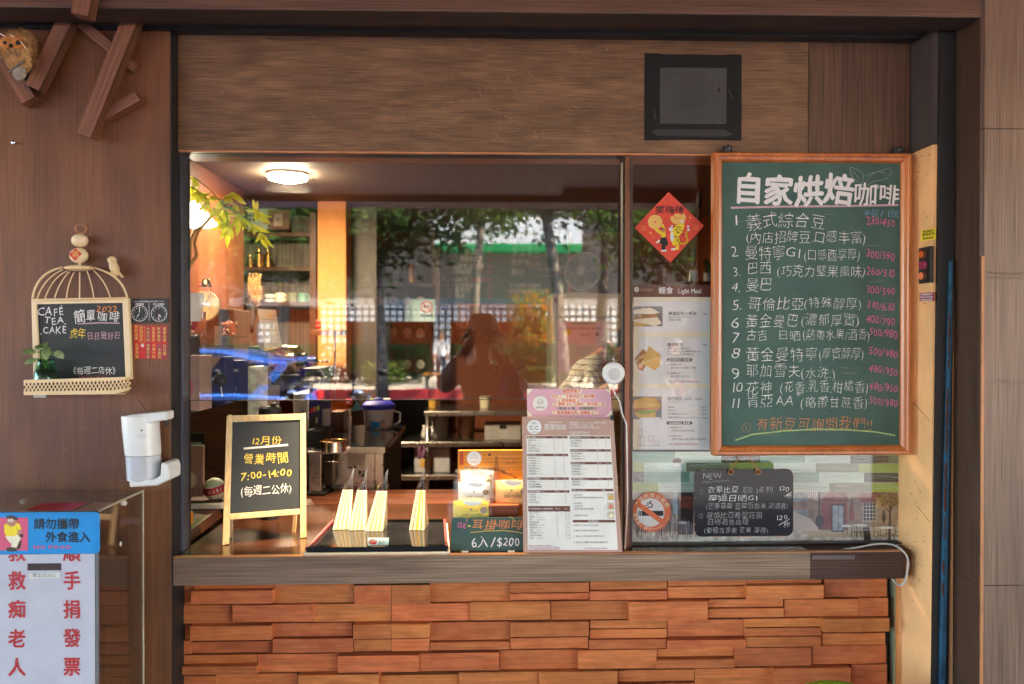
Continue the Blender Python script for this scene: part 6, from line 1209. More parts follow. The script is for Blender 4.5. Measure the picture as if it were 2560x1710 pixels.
# slim post with two small figures on top
t=thing('slim_post','thin bright metal post standing behind the counter','post',D7(1972,1250,.9)); MB().tube([D7(1972,1250,.9),D7(1972,340,.9)],.0042,10).build('rod','steel',t,smooth=True)
for X,ma,lb in ((1760,'red','tiny red lucky figure beside the orange pillar'),(1910,'gold','tiny gold lucky figure beside the orange pillar')):
    p=D7(X,330,3.3); k=SC(p)/5.2275; t=thing('figurine',lb,'figurine',p); MB().ball(p+Vector((0,0,k*36)),(k*36,k*30,k*38),12).ball(p+Vector((0,-k*4,k*86)),(k*30,k*26,k*26),12).build('body',ma,t,smooth=True); MB().ball(p+Vector((-k*26,0,k*112)),k*9,8).ball(p+Vector((k*26,0,k*112)),k*9,8).build('ear','skin',t,smooth=True)
a,b=D7(1690,338,3.3),D7(2090,338,3.3); MB().box(a.x,b.x,3.2,3.42,a.z-.04,a.z-.001); tag(MB().box(a.x,b.x,3.2,3.42,a.z-.04,a.z-.001).build('ledge','dark_slat_wood',bevel=.003),'dark wood ledge carrying two tiny figures by the orange pillar','ledge')
# orange pillar
a,b=C4(958,1205,3.65),C4(1148,445,3.65); t=thing('orange_pillar','orange plastered pillar inside the shop between the shelves','pillar',((a.x+b.x)/2,3.8,0)); MB().box(a.x,b.x,3.65,3.95,.02,2.6).build('shaft','pillar_orange',t,bevel=.004); MB().box(b.x+.001,b.x+.2,3.9,3.94,.02,2.6).build('dark_trim','cocoa',t)
# second shelf with kettles
yk2=5.0; a,b=C4(1212,890,yk2),C5(222,300,yk2); t=thing('kettle_shelf','wood shelf with gold kettles and hanging coffee siphons on the back wall','shelf',((a.x+b.x)/2,yk2+.15,.9))
for Y in (885,680): z_=C4(0,Y,yk2).z; MB().box(a.x,b.x,yk2,yk2+.3,z_-.03,z_).build('shelf_board','dark_slat_wood',t,bevel=.002)
MB().box(a.x,b.x,yk2+.301,yk2+.32,.3,C4(0,885,yk2).z-.03).build('dark_back','black',t); MB().box(b.x+.001,b.x+.045,yk2-.01,yk2+.32,.02,C4(0,640,yk2).z).build('side_board','room_wood',t)
zk=C4(0,885,yk2).z
for X,lb,sc_,ma in ((1300,'large shiny gold kettle on the back shelf',1.25,'gold_metal'),(1440,'dark kettle in the middle of the back shelf',1.0,'dark_metal'),(1590,'gold kettle at the right end of the back shelf',1.1,'gold_metal')):
    p=C4(X,880,yk2+.12); p.z=zk+.001; t=thing('kettle',lb,'kettle',p,'kettles on the back shelf'); k=.0021*sc_*.9
    MB().lathe([(k*45,0),(k*48,k*10),(k*32,k*80),(k*34,k*88),(k*8,k*98),(k*7,k*110),(1e-6,k*112)],p,20).build('body',ma,t,smooth=40); MB().tube([p+Vector((k*36,0,k*78)),p+Vector((k*66,0,k*74)),p+Vector((k*58,0,k*26)),p+Vector((k*44,0,k*15))],k*4,8).build('handle','black',t,smooth=True); MB().tube([p+Vector((-k*42,0,k*15)),p+Vector((-k*60,0,k*40)),p+Vector((-k*58,0,k*85)),p+Vector((-k*68,0,k*92))],k*4,8).build('spout',ma,t,smooth=True)
yk3=4.95; first=None; rws=('top','middle','bottom')
for r_w,py in enumerate((752,831,909)):
    for c_w,px__ in enumerate((910,947,984,1019,1052)):
        p=at(px__,py,yk3)
        lb='glass coffee sample flask with cream round label in the rows under the kettles'
        if first is None:
            first=thing('sample_flask',lb,'flask',p,'flasks under the kettle shelf'); MB().lathe([(1e-6,-.06),(.04,-.05),(.05,0),(.035,.04),(.018,.055),(.018,.11),(.021,.112)],p,18).build('glass','thin_glass',first,smooth=True); MB().lathe([(1e-6,0),(.042,0),(.042,.002),(1e-6,.002)],p+Vector((0,-.053,-.005)),20,0,(0,-1,0)).build('label','mural_ground',first)
        else: dup(first,p)
t=thing('flask_rack','thin metal rack holding three rows of coffee sample flasks','rack',at(980,960,yk3)); 
for py in (752,831,909): a,b=at(885,py,yk3+.05),at(1080,py,yk3+.05); MB().box(a.x,b.x,yk3+.0,yk3+.1,a.z-.075,a.z-.062).build('rail','dark_metal',t)
# chalkboard on the back wall
yw=DP-.03; a,b=C5(222,958,yw),C5(1060,452,yw); t=thing('wall_chalkboard','wide dark wall chalkboard with coffee menu in chalk at the back of the shop','chalkboard',((a.x+b.x)/2,yw,a.z))
MB().box(a.x,b.x,yw,DP-.002,a.z,b.z).build('board','green_board',t); f_=.03
for q in ((a.x-f_,b.x+f_,b.z+.001,b.z+f_),(a.x-f_,b.x+f_,a.z-f_,a.z-.001),(a.x-f_,a.x-.001,a.z,b.z),(b.x+.001,b.x+f_,a.z,b.z)): MB().box(q[0],q[1],yw-.012,DP-.003,q[2],q[3]).build('frame','board_frame_wood',t,bevel=.003)
m=MB(); pl_=VP(yw-.0005,'c5'); jr=random.Random(51); T=lambda s,x,y,z,w=None,mi=0,v=False:m.text(pl_,s,x,y,z,w,mi,.0,.0012,.9,.0,.05,1,v,rr=jr)
T('手沖咖啡',690,532,56,210); T('阿',695,585,40); T('耶加雪夫',705,620,46,180); T('花神',705,665,46,86); T('肯亞AA',800,665,46,140); T('曼特寧',700,712,46,120); T('曼巴',700,775,46,90); T('巴西',800,735,46,90); T('手沖咖啡/冰咖啡',690,858,36,200); T('特選製作咖啡式咖啡',690,892,36,250)
T('招牌咖啡',385,595,46,110); T('拿鐵',400,650,46,100); T('焦糖拿鐵果',380,692,44,140); T('黑咖啡/冰咖啡',330,735,42,200); T('◎特調咖啡',250,772,44,200); T('精品咖啡系列',262,820,38,165); T('◎花生吐司套餐',265,858,36,200); T('蒜香厚片',300,890,36,150); T('綜合套餐',300,920,34,110)
for y in (578,612,650,695,738,770,862,895,935): T('70',550,y,38,36,1)
T('(紅茶/綠茶)',445,822,36,135,1); T('AA',840,695,28,30,1); 
for y in (742,780): m.line(pl_,[(870,y),(980,y)],3,.001,0); T('90',1000,y,36,32,1)
m.build('chalk_writing',['chalk_white','chalk_pink'],t)
# no smoking notice, fridge, fan
yn=4.6; box_thing('no_smoking_notice','pale green no smoking notice on the back wall left of the photographer reflection','notice','c5',25,930,222,1072,yn,.004,['mint','red','white','black'],lambda m,pl:(m.disc(pl,168,978,38,38,.0006,1),m.ring(pl,168,978,30,38,.0012,0),m.line(pl,[(145,955),(192,1002)],8,.0014,0),m.rect(pl,146,972,190,984,.001,2),m.text(pl,'禁止吸菸',128,1042,22,80,2,.02),m.disc(pl,48,946,22,22,.0006,1)))
yfr=4.65; a,b=C5(960,900,yfr),C5(1420,890,yfr); t=thing('freezer','tall cream upright freezer with paper notices at the back right','freezer',((a.x+b.x)/2,yfr+.35,.02))
xs_=C5(992,0,yfr).x; ztp=C5(0,893,yfr).z; zsm=C5(0,1050,yfr).z
MB().box(xs_,b.x,yfr+.0,yfr+.7,.1,ztp).build('body','sand',t,bevel=.008); MB().box(a.x,xs_-.001,yfr-.01,yfr+.7,.02,ztp).build('side_rail','light_grey',t,bevel=.003)
MB().box(xs_+.01,b.x-.01,yfr-.04,yfr-.002,.2,zsm-.01).build('lower_door','sand',t,bevel=.01); MB().box(xs_+.01,b.x-.01,yfr-.04,yfr-.002,zsm+.01,ztp-.01).build('upper_door','sand',t,bevel=.01)
pl_=VP(yfr-.0405,'c5'); MB().poly(pl_,[(995,1072),(1282,1070),(1290,1380),(1000,1395)],.001,0).poly(pl_,[(1030,1130),(1070,1115),(1088,1140),(1070,1160),(1030,1165)],.0016,1).disc(pl_,1246,1152,10,12,.0016,2).rect(pl_,1080,1078,1235,1090,.0016,3).text(pl_,'產品說明',1140,1160,14,60,4,0,.0016).text(pl_,'電動門維修注意事項如下請參閱',1010,1120,14,260,4,0,.0016).build('notice_paper',['pink','toast','plum','mint_dark','ink'],t)
m=MB(); 
for k in range(8): m.line(pl_,[(1040,1240+k*17),(1250,1238+k*17)],1.5,.0017,0)
m.build('notice_lines',['grey'],t); MB().poly(pl_,[(1058,988),(1088,985),(1090,1030),(1062,1034)],.001,0).poly(pl_,[(1140,988),(1188,988),(1190,1032),(1142,1036)],.001,0).build('small_label',['light_grey'],t); MB().box(C5(975,0,yfr).x,C5(988,0,yfr).x,yfr-.014,yfr-.0102,C5(0,950,yfr).z,C5(0,918,yfr).z).build('display','plum',t)
p=C5(1155,755,yfr+.25); k=SC(p)/2.528; t=thing('electric_fan','black and silver electric fan standing on the freezer','fan',Vector((p.x,p.y,ztp+.001))); ax=(-.55,-1,.12)
m=MB(); m.lathe([(k*118,-k*12),(k*126,0),(k*118,k*12),(k*114,0),(k*118,-k*12)],p,40,0,ax); m.build('guard_rim','light_grey',t,smooth=True); m=MB()
axv=Vector(ax).normalized(); ux=axv.orthogonal().normalized(); uy=axv.cross(ux)
for i in range(36): a_=2*math.pi*i/36; d=ux*math.cos(a_)+uy*math.sin(a_); m.tube([p+axv*k*26+d*k*30,p+axv*k*22+d*k*80,p+d*k*118],k*1.5,4)
m.build('guard_wire','grey',t); MB().lathe([(1e-6,-k*20),(k*112,-k*16),(k*112,-k*14),(1e-6,-k*14)],p,32,0,ax).build('back_guard','black',t); m=MB()
for i in range(4):
    a_=2*math.pi*i/4+.3; c_=p+(ux*math.cos(a_)+uy*math.sin(a_))*k*64; m.ball(c_,(k*44,k*44,k*4),12,0,axv+ (ux*math.cos(a_+1.57)+uy*math.sin(a_+1.57))*.35)
m.build('blade','black',t,smooth=True); MB().lathe([(k*30,0),(k*28,k*34),(1e-6,k*38)],p,20,0,ax).build('hub','grey',t,smooth=30); MB().lathe([(k*40,0),(k*38,-k*90),(1e-6,-k*96)],p-axv*k*10,20,0,(-ax[0]*-1,-ax[1]*-1,ax[2])).build('motor','light_grey',t,smooth=30); MB().tube([p-axv*k*60,Vector((p.x,p.y+k*40,ztp+k*20)),Vector((p.x,p.y+k*40,ztp+.004))],k*22,10).lathe([(k*90,.002),(k*90,k*14),(k*20,k*24)],Vector((p.x,p.y+k*30,ztp)),24).build('stand','light_grey',t,smooth=30)
# steel table with two lower shelves
ytb=4.3; a,b=D8(1255,285,ytb),D8(2420,285,ytb); x0_,x1_=a.x,XR+.4; t=thing('steel_table','stainless steel work table with two lower shelves at the back','work table',((x0_+x1_)/2,ytb+.3,.02)); zt_=a.z
z1_,z2_=D8(0,612,ytb).z,D8(0,960,ytb).z
for nm,z_,xx in (('top',zt_,x0_),('shelf',z1_,x0_-.2),('shelf',z2_,x0_-.25)): MB().box(xx,x1_,ytb,ytb+.7,z_-.045,z_).build(nm,'steel',t,bevel=.008)
for x_ in (x0_+.03,x1_-.05):
    for y_ in (ytb+.03,ytb+.66): MB().tube([(x_,y_,.02),(x_,y_,zt_-.046)],.02,10).build('leg','steel',t,smooth=True)
for X,w,h,z_,ma,lb in ((1430,180,280,z1_,'light_grey','pale plastic bin on the left of the middle table shelf'),(1700,190,270,z1_,'tan','frosted brown tub in the middle of the table shelf'),(1900,120,120,zt_,'cream','cream tin on the steel table'),(1350,90,90,zt_,'toast','amber jar on the steel table')):
    p=D8(X,0,ytb+.3); p.z=z_+.001; k=SC(p)/4.193; t=thing('storage_tub',lb,'tub',p); r_,h_=k*w/2,k*h; MB().lathe([(r_*.85,0),(r_*.9,.008),(r_,h_*.92),(r_*1.06,h_*.93),(r_*1.06,h_),(1e-6,h_+.002)],p,24).build('body',ma,t,smooth=30); MB().lathe([(r_*1.07,h_*.93),(r_*1.07,h_*1.0)],p,24).build('lid_rim','grey',t)
p=D8(2090,548,ytb+.1); a,b=D8(1895,548,ytb+.1),D8(2275,420,ytb+.1); t=thing('slotted_case','grey slotted plastic case on the middle table shelf','case',((a.x+b.x)/2,ytb+.2,z1_)); MB().box(a.x,b.x,ytb+.1,ytb+.35,z1_+.001,b.z).build('body','light_grey',t,bevel=.006); m=MB()
for k_ in range(14):
    for j_ in range(6):
        x_=a.x+.015+(b.x-a.x-.03)*k_/13; 
        if abs(k_-6.5)>1.6: m.box(x_-.004,x_+.004,ytb+.0985,ytb+.0998,z1_+.02+.02*j_,z1_+.03+.02*j_)
m.build('slot_pattern','grey',t); MB().box((a.x+b.x)/2-.03,(a.x+b.x)/2+.03,ytb+.096,ytb+.0995,b.z-.04,b.z-.01).build('latch','black',t)
p=D8(1330,910,ytb+.1); a,b=D8(1155,905,ytb+.1),D8(1530,665,ytb+.1); t=thing('storage_box','clear lidded storage box with food on the lowest table shelf','storage box',((a.x+b.x)/2,ytb+.3,z2_)); MB().box(a.x,b.x,ytb+.1,ytb+.5,z2_+.001,b.z).build('tub','clear_plastic',t,bevel=.01); MB().box(a.x-.01,b.x+.01,ytb+.09,ytb+.51,b.z+.001,b.z+.03).build('lid','grey',t,bevel=.006); MB().box(a.x+.05,(a.x+b.x)/2,ytb+.097,ytb+.0995,z2_+.05,b.z-.1).build('contents','toast',t)
p=D8(1280,560,ytb+.2); p.z=z1_+.001; t=thing('milk_jug','small white milk jug on the middle table shelf','jug',p); MB().lathe([(.035,0),(.045,.03),(.03,.1),(.034,.12)],p,18).build('body','white',t,smooth=True); MB().tube([p+Vector((.03,0,.1)),p+Vector((.07,0,.09)),p+Vector((.045,0,.03))],.006,8).build('handle','white',t,smooth=True)
p=D8(1230,650,ytb-.02); m=MB(); t=None
vs=[]; n=8
for i in range(n+1):
    for j in range(n+1): vs.append(D8(1190+i*10+(j/n)*14*math.sin(i),655+j*15+(14 if (i+j)%3==0 and j==n else 0),ytb-.03+.015*math.sin(i*1.3+j*.5)))
o=m.add(vs,[(i*(n+1)+j,i*(n+1)+j+1,(i+1)*(n+1)+j+1,(i+1)*(n+1)+j) for i in range(n) for j in range(n)]).build('cloth','purple',smooth=True); o.modifiers.new('thick','SOLIDIFY').thickness=.003; tag(o,'purple cloth hanging from the steel table shelf','cloth')
# sink counter with dark top, grinder, dispenser, pitcher
ysn=1.02; a,b=A('c6',1060,900,ysn),A('c6',1700,572,ysn); zs_=b.z; ybk=on(*sp('c6',1600,403),zs_).y; xr_=A('c6',1712,560,ysn).x
t=thing('steel_counter','stainless under-counter fridge with glossy dark worktop behind the serving counter','counter',((a.x+xr_)/2,ysn+.4,.02))
MB().box(-.95,xr_-.05,ysn,ybk,.02,zs_-.031).build('body','steel',t,bevel=.004); MB().box(-.97,xr_,ysn-.02,ybk+.02,zs_-.03,zs_).build('worktop','slate_black',t,bevel=.003); MB().box(-.97,xr_,ysn-.0245,ysn-.0205,zs_-.028,zs_-.002).build('steel_edge','steel',t)
MB().box(xr_-.0495,xr_-.012,ysn+.005,ysn+.04,.02,zs_-.031).build('corner_post','steel',t,bevel=.004); MB().box(xr_-.048,xr_-.02,ysn+.05,ybk,.02,zs_-.031).build('dark_side','black',t)
pl_=VP(ysn-.0005,'c6'); m=MB(); m.poly(pl_,[(1395,618),(1548,614),(1543,765),(1394,762)],.0006,0)
for k_ in range(9): m.line(pl_,[(1405,635+k_*11),(1405+rr.uniform(80,130),634+k_*11)],2.5,.001,1)
m.rect(pl_,1405,738,1440,756,.001,1).rect(pl_,1450,730,1470,756,.001,1); m.build('rating_label',['light_grey','ink'],t)
m=MB(); m.disc(pl_,1500,785,14,14,.0006,0).disc(pl_,1528,785,14,14,.0006,0).disc(pl_,1500,812,14,14,.0006,0).disc(pl_,1528,812,14,14,.0006,0).disc(pl_,1528,785,8,8,.001,1).disc(pl_,1500,812,8,8,.001,1); m.build('emblem_sticker',['black','light_grey'],t)
# purple cloth on slats
vs=[]; n=10
for i in range(n+1):
    for j in range(n+1):
        q_=on(*sp('c6',1205+33*i-(10-j)*0+j*4,915-j*7.5+6*math.sin(i*1.7)),ZC+.0); vs.append(q_+Vector((0,0,.006+.008*abs(math.sin(i*.9+j*.7)))))
o=MB().add(vs,[(i*(n+1)+j,(i+1)*(n+1)+j,(i+1)*(n+1)+j+1,i*(n+1)+j+1) for i in range(n) for j in range(n)]).build('cloth','purple',smooth=True); o.modifiers.new('thick','SOLIDIFY').thickness=.004; tag(o,'folded purple cloth lying on the slats beside the grinder','cloth')
# espresso grinder
yg2=.86; p=A('c6',1170,905,yg2); p.z=ZC; k=SC(p)/3.266; G6=lambda X,Y,d=0:A('c6',X,Y,yg2+d); t=thing('coffee_grinder','steel coffee grinder with round brass-rimmed dosing ring on the slats','coffee grinder',p)
a,b=G6(1085,900),G6(1185,635); MB().box(a.x,b.x,yg2,yg2+.14,ZC+.012,b.z).build('body','steel',t,bevel=.003); MB().box(b.x+.001,G6(1262,0).x,yg2+.04,yg2+.12,ZC+.03,b.z-.01).build('side_housing','dark_metal',t,bevel=.004); MB().box(a.x-.01,b.x+.02,yg2-.01,yg2+.15,ZC,ZC+.0115).build('foot_plate','black',t,bevel=.003)
pr=G6(1288,615); r_=(G6(1398,0).x-G6(1178,0).x)/2; zc1,zc0=G6(0,535).z,G6(0,615).z
dr=MB().lathe([(r_,zc0-pr.z),(r_,zc1-pr.z),(r_-.002,zc1-pr.z),(r_-.002,zc0-pr.z)],pr,36).build('dosing_ring','chrome',t,smooth=30); m=MB(); m.tube([Vector((pr.x+r_*math.cos(R(a_)),pr.y+r_*math.sin(R(a_)),zc1)) for a_ in range(0,361,10)],.0022,8); m.build('brass_rim','gold_metal',dr,smooth=True)
MB().box(a.x,pr.x+r_*.9,yg2-.02,yg2+.13,zc0-.012,zc0-.001).build('support_plate','steel',t,bevel=.002); MB().lathe([(.012,-.012),(.012,-.045)],Vector((pr.x,pr.y,zc0)),14).build('outlet','dark_metal',t,smooth=30); m=MB(); m.tube([G6(1195,690,-.02),G6(1240,700,-.05),G6(1330,700,-.05),G6(1362,680,-.02),G6(1365,665,.05)],.0025,6); m.build('fork_wire','chrome',t,smooth=True)
MB().box(G6(1060,0).x-.03,a.x+.03,yg2+.15,yg2+.33,ZC,G6(0,480).z).build('hopper_housing','black',t,bevel=.006)
# drinks dispenser with coloured buttons
yd=1.25; a,b=A('c6',1050,470,yd),A('c6',1168,140,yd); t=thing('drinks_dispenser','narrow drinks machine with steel edge and rows of coloured buttons','drinks machine',((a.x+b.x)/2,yd+.15,a.z)); xm=A('c6',1088,0,yd).x
MB().box(a.x-.05,xm-.001,yd-.01,yd+.3,zs_+.001,b.z).build('steel_side','steel',t,bevel=.003); MB().box(xm,b.x,yd,yd+.3,zs_+.001,b.z+.06).build('front','navy',t,bevel=.003); MB().box(xm-.03,b.x+.02,yd-.02,yd+.3,b.z+.062,b.z+.12).build('top_cover','black',t,bevel=.01)
pl_=VP(yd-.0005,'c6')
for X,Y,ma in ((1105,285,'red'),(1132,272,'orange'),(1160,262,'lime')): MB().lathe([(k*13,0),(k*13,.004),(k*8,.006),(1e-6,.006)],pl_.h(X,Y),18,0,(0,-1,0),(1,1.9)).build('button',ma,t,smooth=30)
MB().box(pl_.h(1093,0).x,pl_.h(1112,0).x,yd-.004,yd-.0005,pl_.h(0,190).z,pl_.h(0,155).z).build('green_lamp','deep_green',t); MB().poly(pl_,[(1090,340),(1165,300),(1165,420),(1090,455)],.001,0).poly(pl_,[(1090,460),(1165,425),(1165,445),(1090,485)],.001,1).poly(pl_,[(1138,345),(1160,335),(1160,380),(1138,392)],.0015,2).build('front_label',['ink','red','light_grey'],t)
# blue-lidded pitcher on the worktop
p=on(*sp('c6',1655,425),zs_); k=SC(p)/3.266; t=thing('plastic_pitcher','clear plastic pitcher with bright blue lid standing on the dark worktop','pitcher',p)
MB().lathe([(k*100,0),(k*112,.01),(k*122,k*165),(k*118,k*165),(k*108,.012),(1e-6,.01)],p,28,0,(0,0,1),(1,.8)).build('body','clear_plastic',t,smooth=30); MB().lathe([(k*118,k*150),(k*132,k*158),(k*130,k*190),(k*100,k*215),(k*40,k*222),(1e-6,k*222)],p,32,0,(0,0,1),(1,.8)).ball(p+Vector((0,0,k*232)),(k*40,k*30,k*14),12).build('lid','lid_blue',t,smooth=40); MB().tube([p+Vector((k*118,0,k*140)),p+Vector((k*172,0,k*120)),p+Vector((k*168,0,k*50)),p+Vector((k*110,0,k*22))],k*9,8).build('handle','clear_plastic',t,smooth=True)
pl_=VP(p.y-k*97,'c6'); m=MB().poly(pl_,[(1582,360),(1615,372),(1670,378),(1670,412),(1615,428),(1582,446),(1600,405)],.001,0).rect(pl_,1672,358,1708,442,.001,1).rect(pl_,1680,366,1700,382,.0014,0).rect(pl_,1680,425,1700,438,.0014,0); m.build('fish_label',['signblue','skin'],t)
# clutter at the back of the worktop
def tubby(X,Y,w,h,ma,name,label,cat,crop='c6'):
    p=on(*sp(crop,X,Y),zs_); k=SC(p)/CR[crop][2]; t=thing(name,label,cat,p); r_,h_=k*w/2,k*h; MB().lathe([(r_*.8,0),(r_*.84,.004),(r_,h_),(r_*.95,h_),(r_*.8,.01),(1e-6,.008)],p,20).build('body',ma,t,smooth=30); MB().lathe([(r_*1.04,h_*.94),(r_*1.05,h_),(r_*1.0,h_)],p,20).build('rim',ma,t); return t
tubby(1215,500,96,225,'clear_plastic','waste_bin','frosted plastic bin on the worktop beside the drinks machine','bin'); tubby(1415,425,26,150,'steel','steel_cup','slim steel cup behind the pitcher','cup'); tubby(1410,395,50,60,'white','small_bowl','small white bowl behind the pitcher','bowl')
a=on(*sp('c6',1310,455),zs_); box_thing('wire_basket','brown wire basket on the worktop','basket','c6',1268,290,1368,455,a.y,.12,['dark_slat_wood','tan'],lambda m,pl:[m.line(pl,[(1275,330+k*22),(1362,300+k*22)],5,.001,0) for k in range(6)])
tag(MB().slab([A('c6',1475,210,1.75),A('c6',1525,270,1.75),A('c6',1415,290,1.75),A('c6',1440,260,1.75)],(0,-1,.3),.006).build('folded_cloth','teal'),'teal cloth folded over a rack behind the pitcher','cloth')
box_thing('milk_carton','yellow and white milk carton at the back of the worktop','carton','c6',1640,190,1740,300,1.95,.08,['white','warm_yellow','navy'],lambda m,pl:(m.rect(pl,1640,200,1665,260,.0006,0),m.text(pl,'鮮奶',1690,235,24,46,1,.01)))
box_thing('juice_carton','lime green juice carton at the back of the worktop','carton','c6',1580,190,1622,265,1.98,.05,['lime','white'],lambda m,pl:m.rect(pl,1588,215,1614,235,.0006,0)); box_thing('spice_tin','red tin at the back of the worktop','tin','c6',1380,195,1430,240,1.9,.06,['red','white'],lambda m,pl:m.rect(pl,1388,208,1422,222,.0006,0))
# lid of a tumbler peeking above the easel
p=A('c6',768,420,.42); k=SC(p)/3.266; t=thing('tumbler','black lidded tumbler behind the easel blackboard','tumbler',Vector((p.x,p.y,ZC))); zz_=p.z
MB().lathe([(k*70,0),(k*84,zz_-ZC)],Vector((p.x,p.y,ZC+.001)),24).build('body','dark_metal',t,smooth=30); MB().lathe([(k*92,0),(k*94,k*50),(k*86,k*56),(k*84,k*150),(k*66,k*165),(1e-6,k*168)],p,28).build('lid','black',t,smooth=30); MB().box(p.x+k*10,p.x+k*50,p.y-k*30,p.y+k*10,p.z+k*165,p.z+k*190).build('sip_tab','black',t,bevel=.002)
# left of the easel: raised wooden step, tray, bag, ball, coaster
zst=on(*sp('c6',300,1090),ZC).z; t=thing('raised_step','dark wood side cabinet with sloping edge left of the easel','cabinet',(-1.3,.5,ZC))
xq=[on(*sp('c6',80,1392),ZC),on(*sp('c6',385,1150),ZC)]; zr=ZC+.035
a_,b_=xq; MB().hexa([(-1.74,a_.y,ZC+.0005),(a_.x,a_.y,ZC+.0005),(b_.x,b_.y,ZC+.0005),(-1.74,b_.y,ZC+.0005),(-1.74,a_.y,zr),(a_.x-.01,a_.y,zr),(b_.x-.01,b_.y,zr),(-1.74,b_.y,zr)]).build('step','dark_slat_wood',t,bevel=.002)
MB().box(-1.74,C6(580,0,1.05).x,1.05,1.09,ZC-.3,C6(0,190,1.05).z).build('side_panel','dark_slat_wood',t)
p0=on(*sp('c6',80,1065),zr+.012); t=thing('white_tray','long white tray on the raised step','tray',p0); p1=on(*sp('c6',385,1062),zr+.012); MB().box(-1.6,p1.x,p0.y,p0.y+.2,zr+.0005,zr+.022).build('body','paper',t,bevel=.006); MB().box(-1.59,p1.x-.01,p0.y+.01,p0.y+.19,zr+.0222,zr+.0232).build('dark_liner','dark_slat_wood',t)
zt2=zr+.0235; yb2=p0.y+.07
p=C6(315,1015,yb2); k=SC(p)/3.266; p.z=zt2+k*80; t=thing('logo_ball','cream ball with red band and white letters on the white tray','ball',Vector((p.x,p.y,zt2))); MB().ball(p,k*82,28).build('ball','cream',t,smooth=True)
MB().lathe([(k*math.sqrt(82.6**2-h**2),k*h) for h in (-28,-20,-10,0,10,20,28)],p,36,0,(-.18,-.15,1)).build('red_band','red',t,smooth=True)
for i,ch in enumerate('HARIO'):
    a_=-98+22*i-10; vs,fs,ad=glyph(ch,.02,2); ax=Vector((-.18,-.15,1)).normalized(); u0=Vector((1,0,.18)).normalized(); u0=(u0-ax*u0.dot(ax)).normalized(); w0=ax.cross(u0); mm_=MB(); q_=[]
    for gx,gy in vs: th=R(a_+gx*22); q_.append(p+(u0*math.cos(th)+w0*math.sin(th))*k*83.4*math.sqrt(max(.1,1-((gy-.36)*38/83)**2))+ax*k*(gy-.36)*38)
    if i==0: LB=MB()
    LB.add(q_,fs,0)
LB.build('letters','white',t)
yb3=p0.y+.05; t=thing('accessory_bag','clear hanging bag with black header reading accessory at the left','packet',C6(150,1005,yb3)); pl_=VP(yb3,'c6'); MB().slab([pl_.h(40,560),pl_.h(225,565),pl_.h(222,985),pl_.h(40,1000)],(0,-1,0),.02).build('carton','card',t,bevel=.006); MB().slab([pl_.h(30,468,.003),pl_.h(236,466,.003),pl_.h(228,560,.003),pl_.h(30,560,.003)],(0,-1,0),.004).build('header','black',t)
m=MB().text(pl_,'ACCESSORY',45,557,26,168,0,.02,.0036).text(pl_,'COFFEE',30,500,22,90,0,.01,.0036).disc(pl_,120,850,55,70,.001,1).disc(pl_,120,850,40,54,.0014,2).ring(pl_,166,944,30,34,.002,3).text(pl_,'FILTER',60,990,18,60,3,.01,.002).text(pl_,'1-2人',148,952,20,38,3,0,.002); m.build('print',['white','sand','cream','ink'],t)
q=MB(); n=12
for i in range(n+1):
    for j in range(n+1): q.v.append(pl_.h(32+198*i/n,565+430*j/n,.008+.006*mnoise.noise(Vector((i*.6,j*.5,1)))))
for i in range(n):
    for j in range(n): q.f.append((i*(n+1)+j,i*(n+1)+j+1,(i+1)*(n+1)+j+1,(i+1)*(n+1)+j)); q.m.append(0)
q.build('clear_bag','wrap',t,smooth=True)
p=on(*sp('c6',75,1205),zr+.001); k=SC(p)/3.266; t=thing('wood_coaster','round pale wooden dish on the raised step at the left edge','dish',p); MB().lathe([(k*52,0),(k*56,.004),(k*56,k*82),(k*50,k*88),(1e-6,k*88)],p,28).build('disc','orange_pine',t,smooth=30); MB().lathe([(k*40,k*88.5),(k*44,k*90)],p,28).build('ring','pale_wood',t)
# spider plant and shelf glimpsed through the side pane
p=A('e2',1070,1290,1.6); k=SC(p)/5.226; t=thing('potted_plant','dark leafy potted plant behind the side pane beside the chalkboard','plant',p); MB().lathe([(k*70,-k*60),(k*85,k*120),(k*78,k*120)],p,20).build('pot','grey',t,smooth=30); m=MB()
for i in range(26): a_=rr.uniform(0,6.28); q_=p+Vector((0,0,k*110)); e_=q_+Vector((math.cos(a_)*k*rr.uniform(40,190),math.sin(a_)*k*120,k*rr.uniform(60,240))); leaf(m,q_,e_,k*14,Vector((math.cos(a_)*.3,-.6,.8)),rr.uniform(.1,.4),6)
m.build('leaf','leaf_mid',t,smooth=True)
a=A('e2',600,1320,1.8); tag(MB().box(a.x-.05,XR+.3,1.5,2.1,a.z-.03,a.z).build('side_shelf','dark_slat_wood',bevel=.003),'dark shelf behind the side pane carrying the potted plant','shelf'); p=A('e2',860,1300,1.65); t=thing('paper_bag','white paper bag beside the potted plant behind the side pane','bag',p); k=SC(p)/5.226
MB().hexa([p+Vector(v)*k for v in ((-60,0,0),(60,0,0),(60,60,0),(-60,60,0),(-45,10,170),(50,-5,180),(50,30,180),(-45,40,170))]).build('body','paper',t,bevel=.004); MB().tube([p+Vector((-30,15,170))*k,p+Vector((-20,15,230))*k,p+Vector((20,15,230))*k,p+Vector((30,15,175))*k],k*3,6).build('handle','tan',t)
p=A('e2',930,350,1.4); t=thing('broom','dark long-handled broom leaning behind the side pane','broom',A('e2',845,1100,1.4)); MB().tube([A('e2',945,210,1.4),A('e2',930,350,1.4),A('e2',845,1080,1.4)],.006,8).build('handle','cocoa',t,smooth=True); MB().lathe([(.012,0),(.016,.05),(.012,.09)],A('e2',928,320,1.4),12,0,(.1,0,1)).build('grip','black',t)
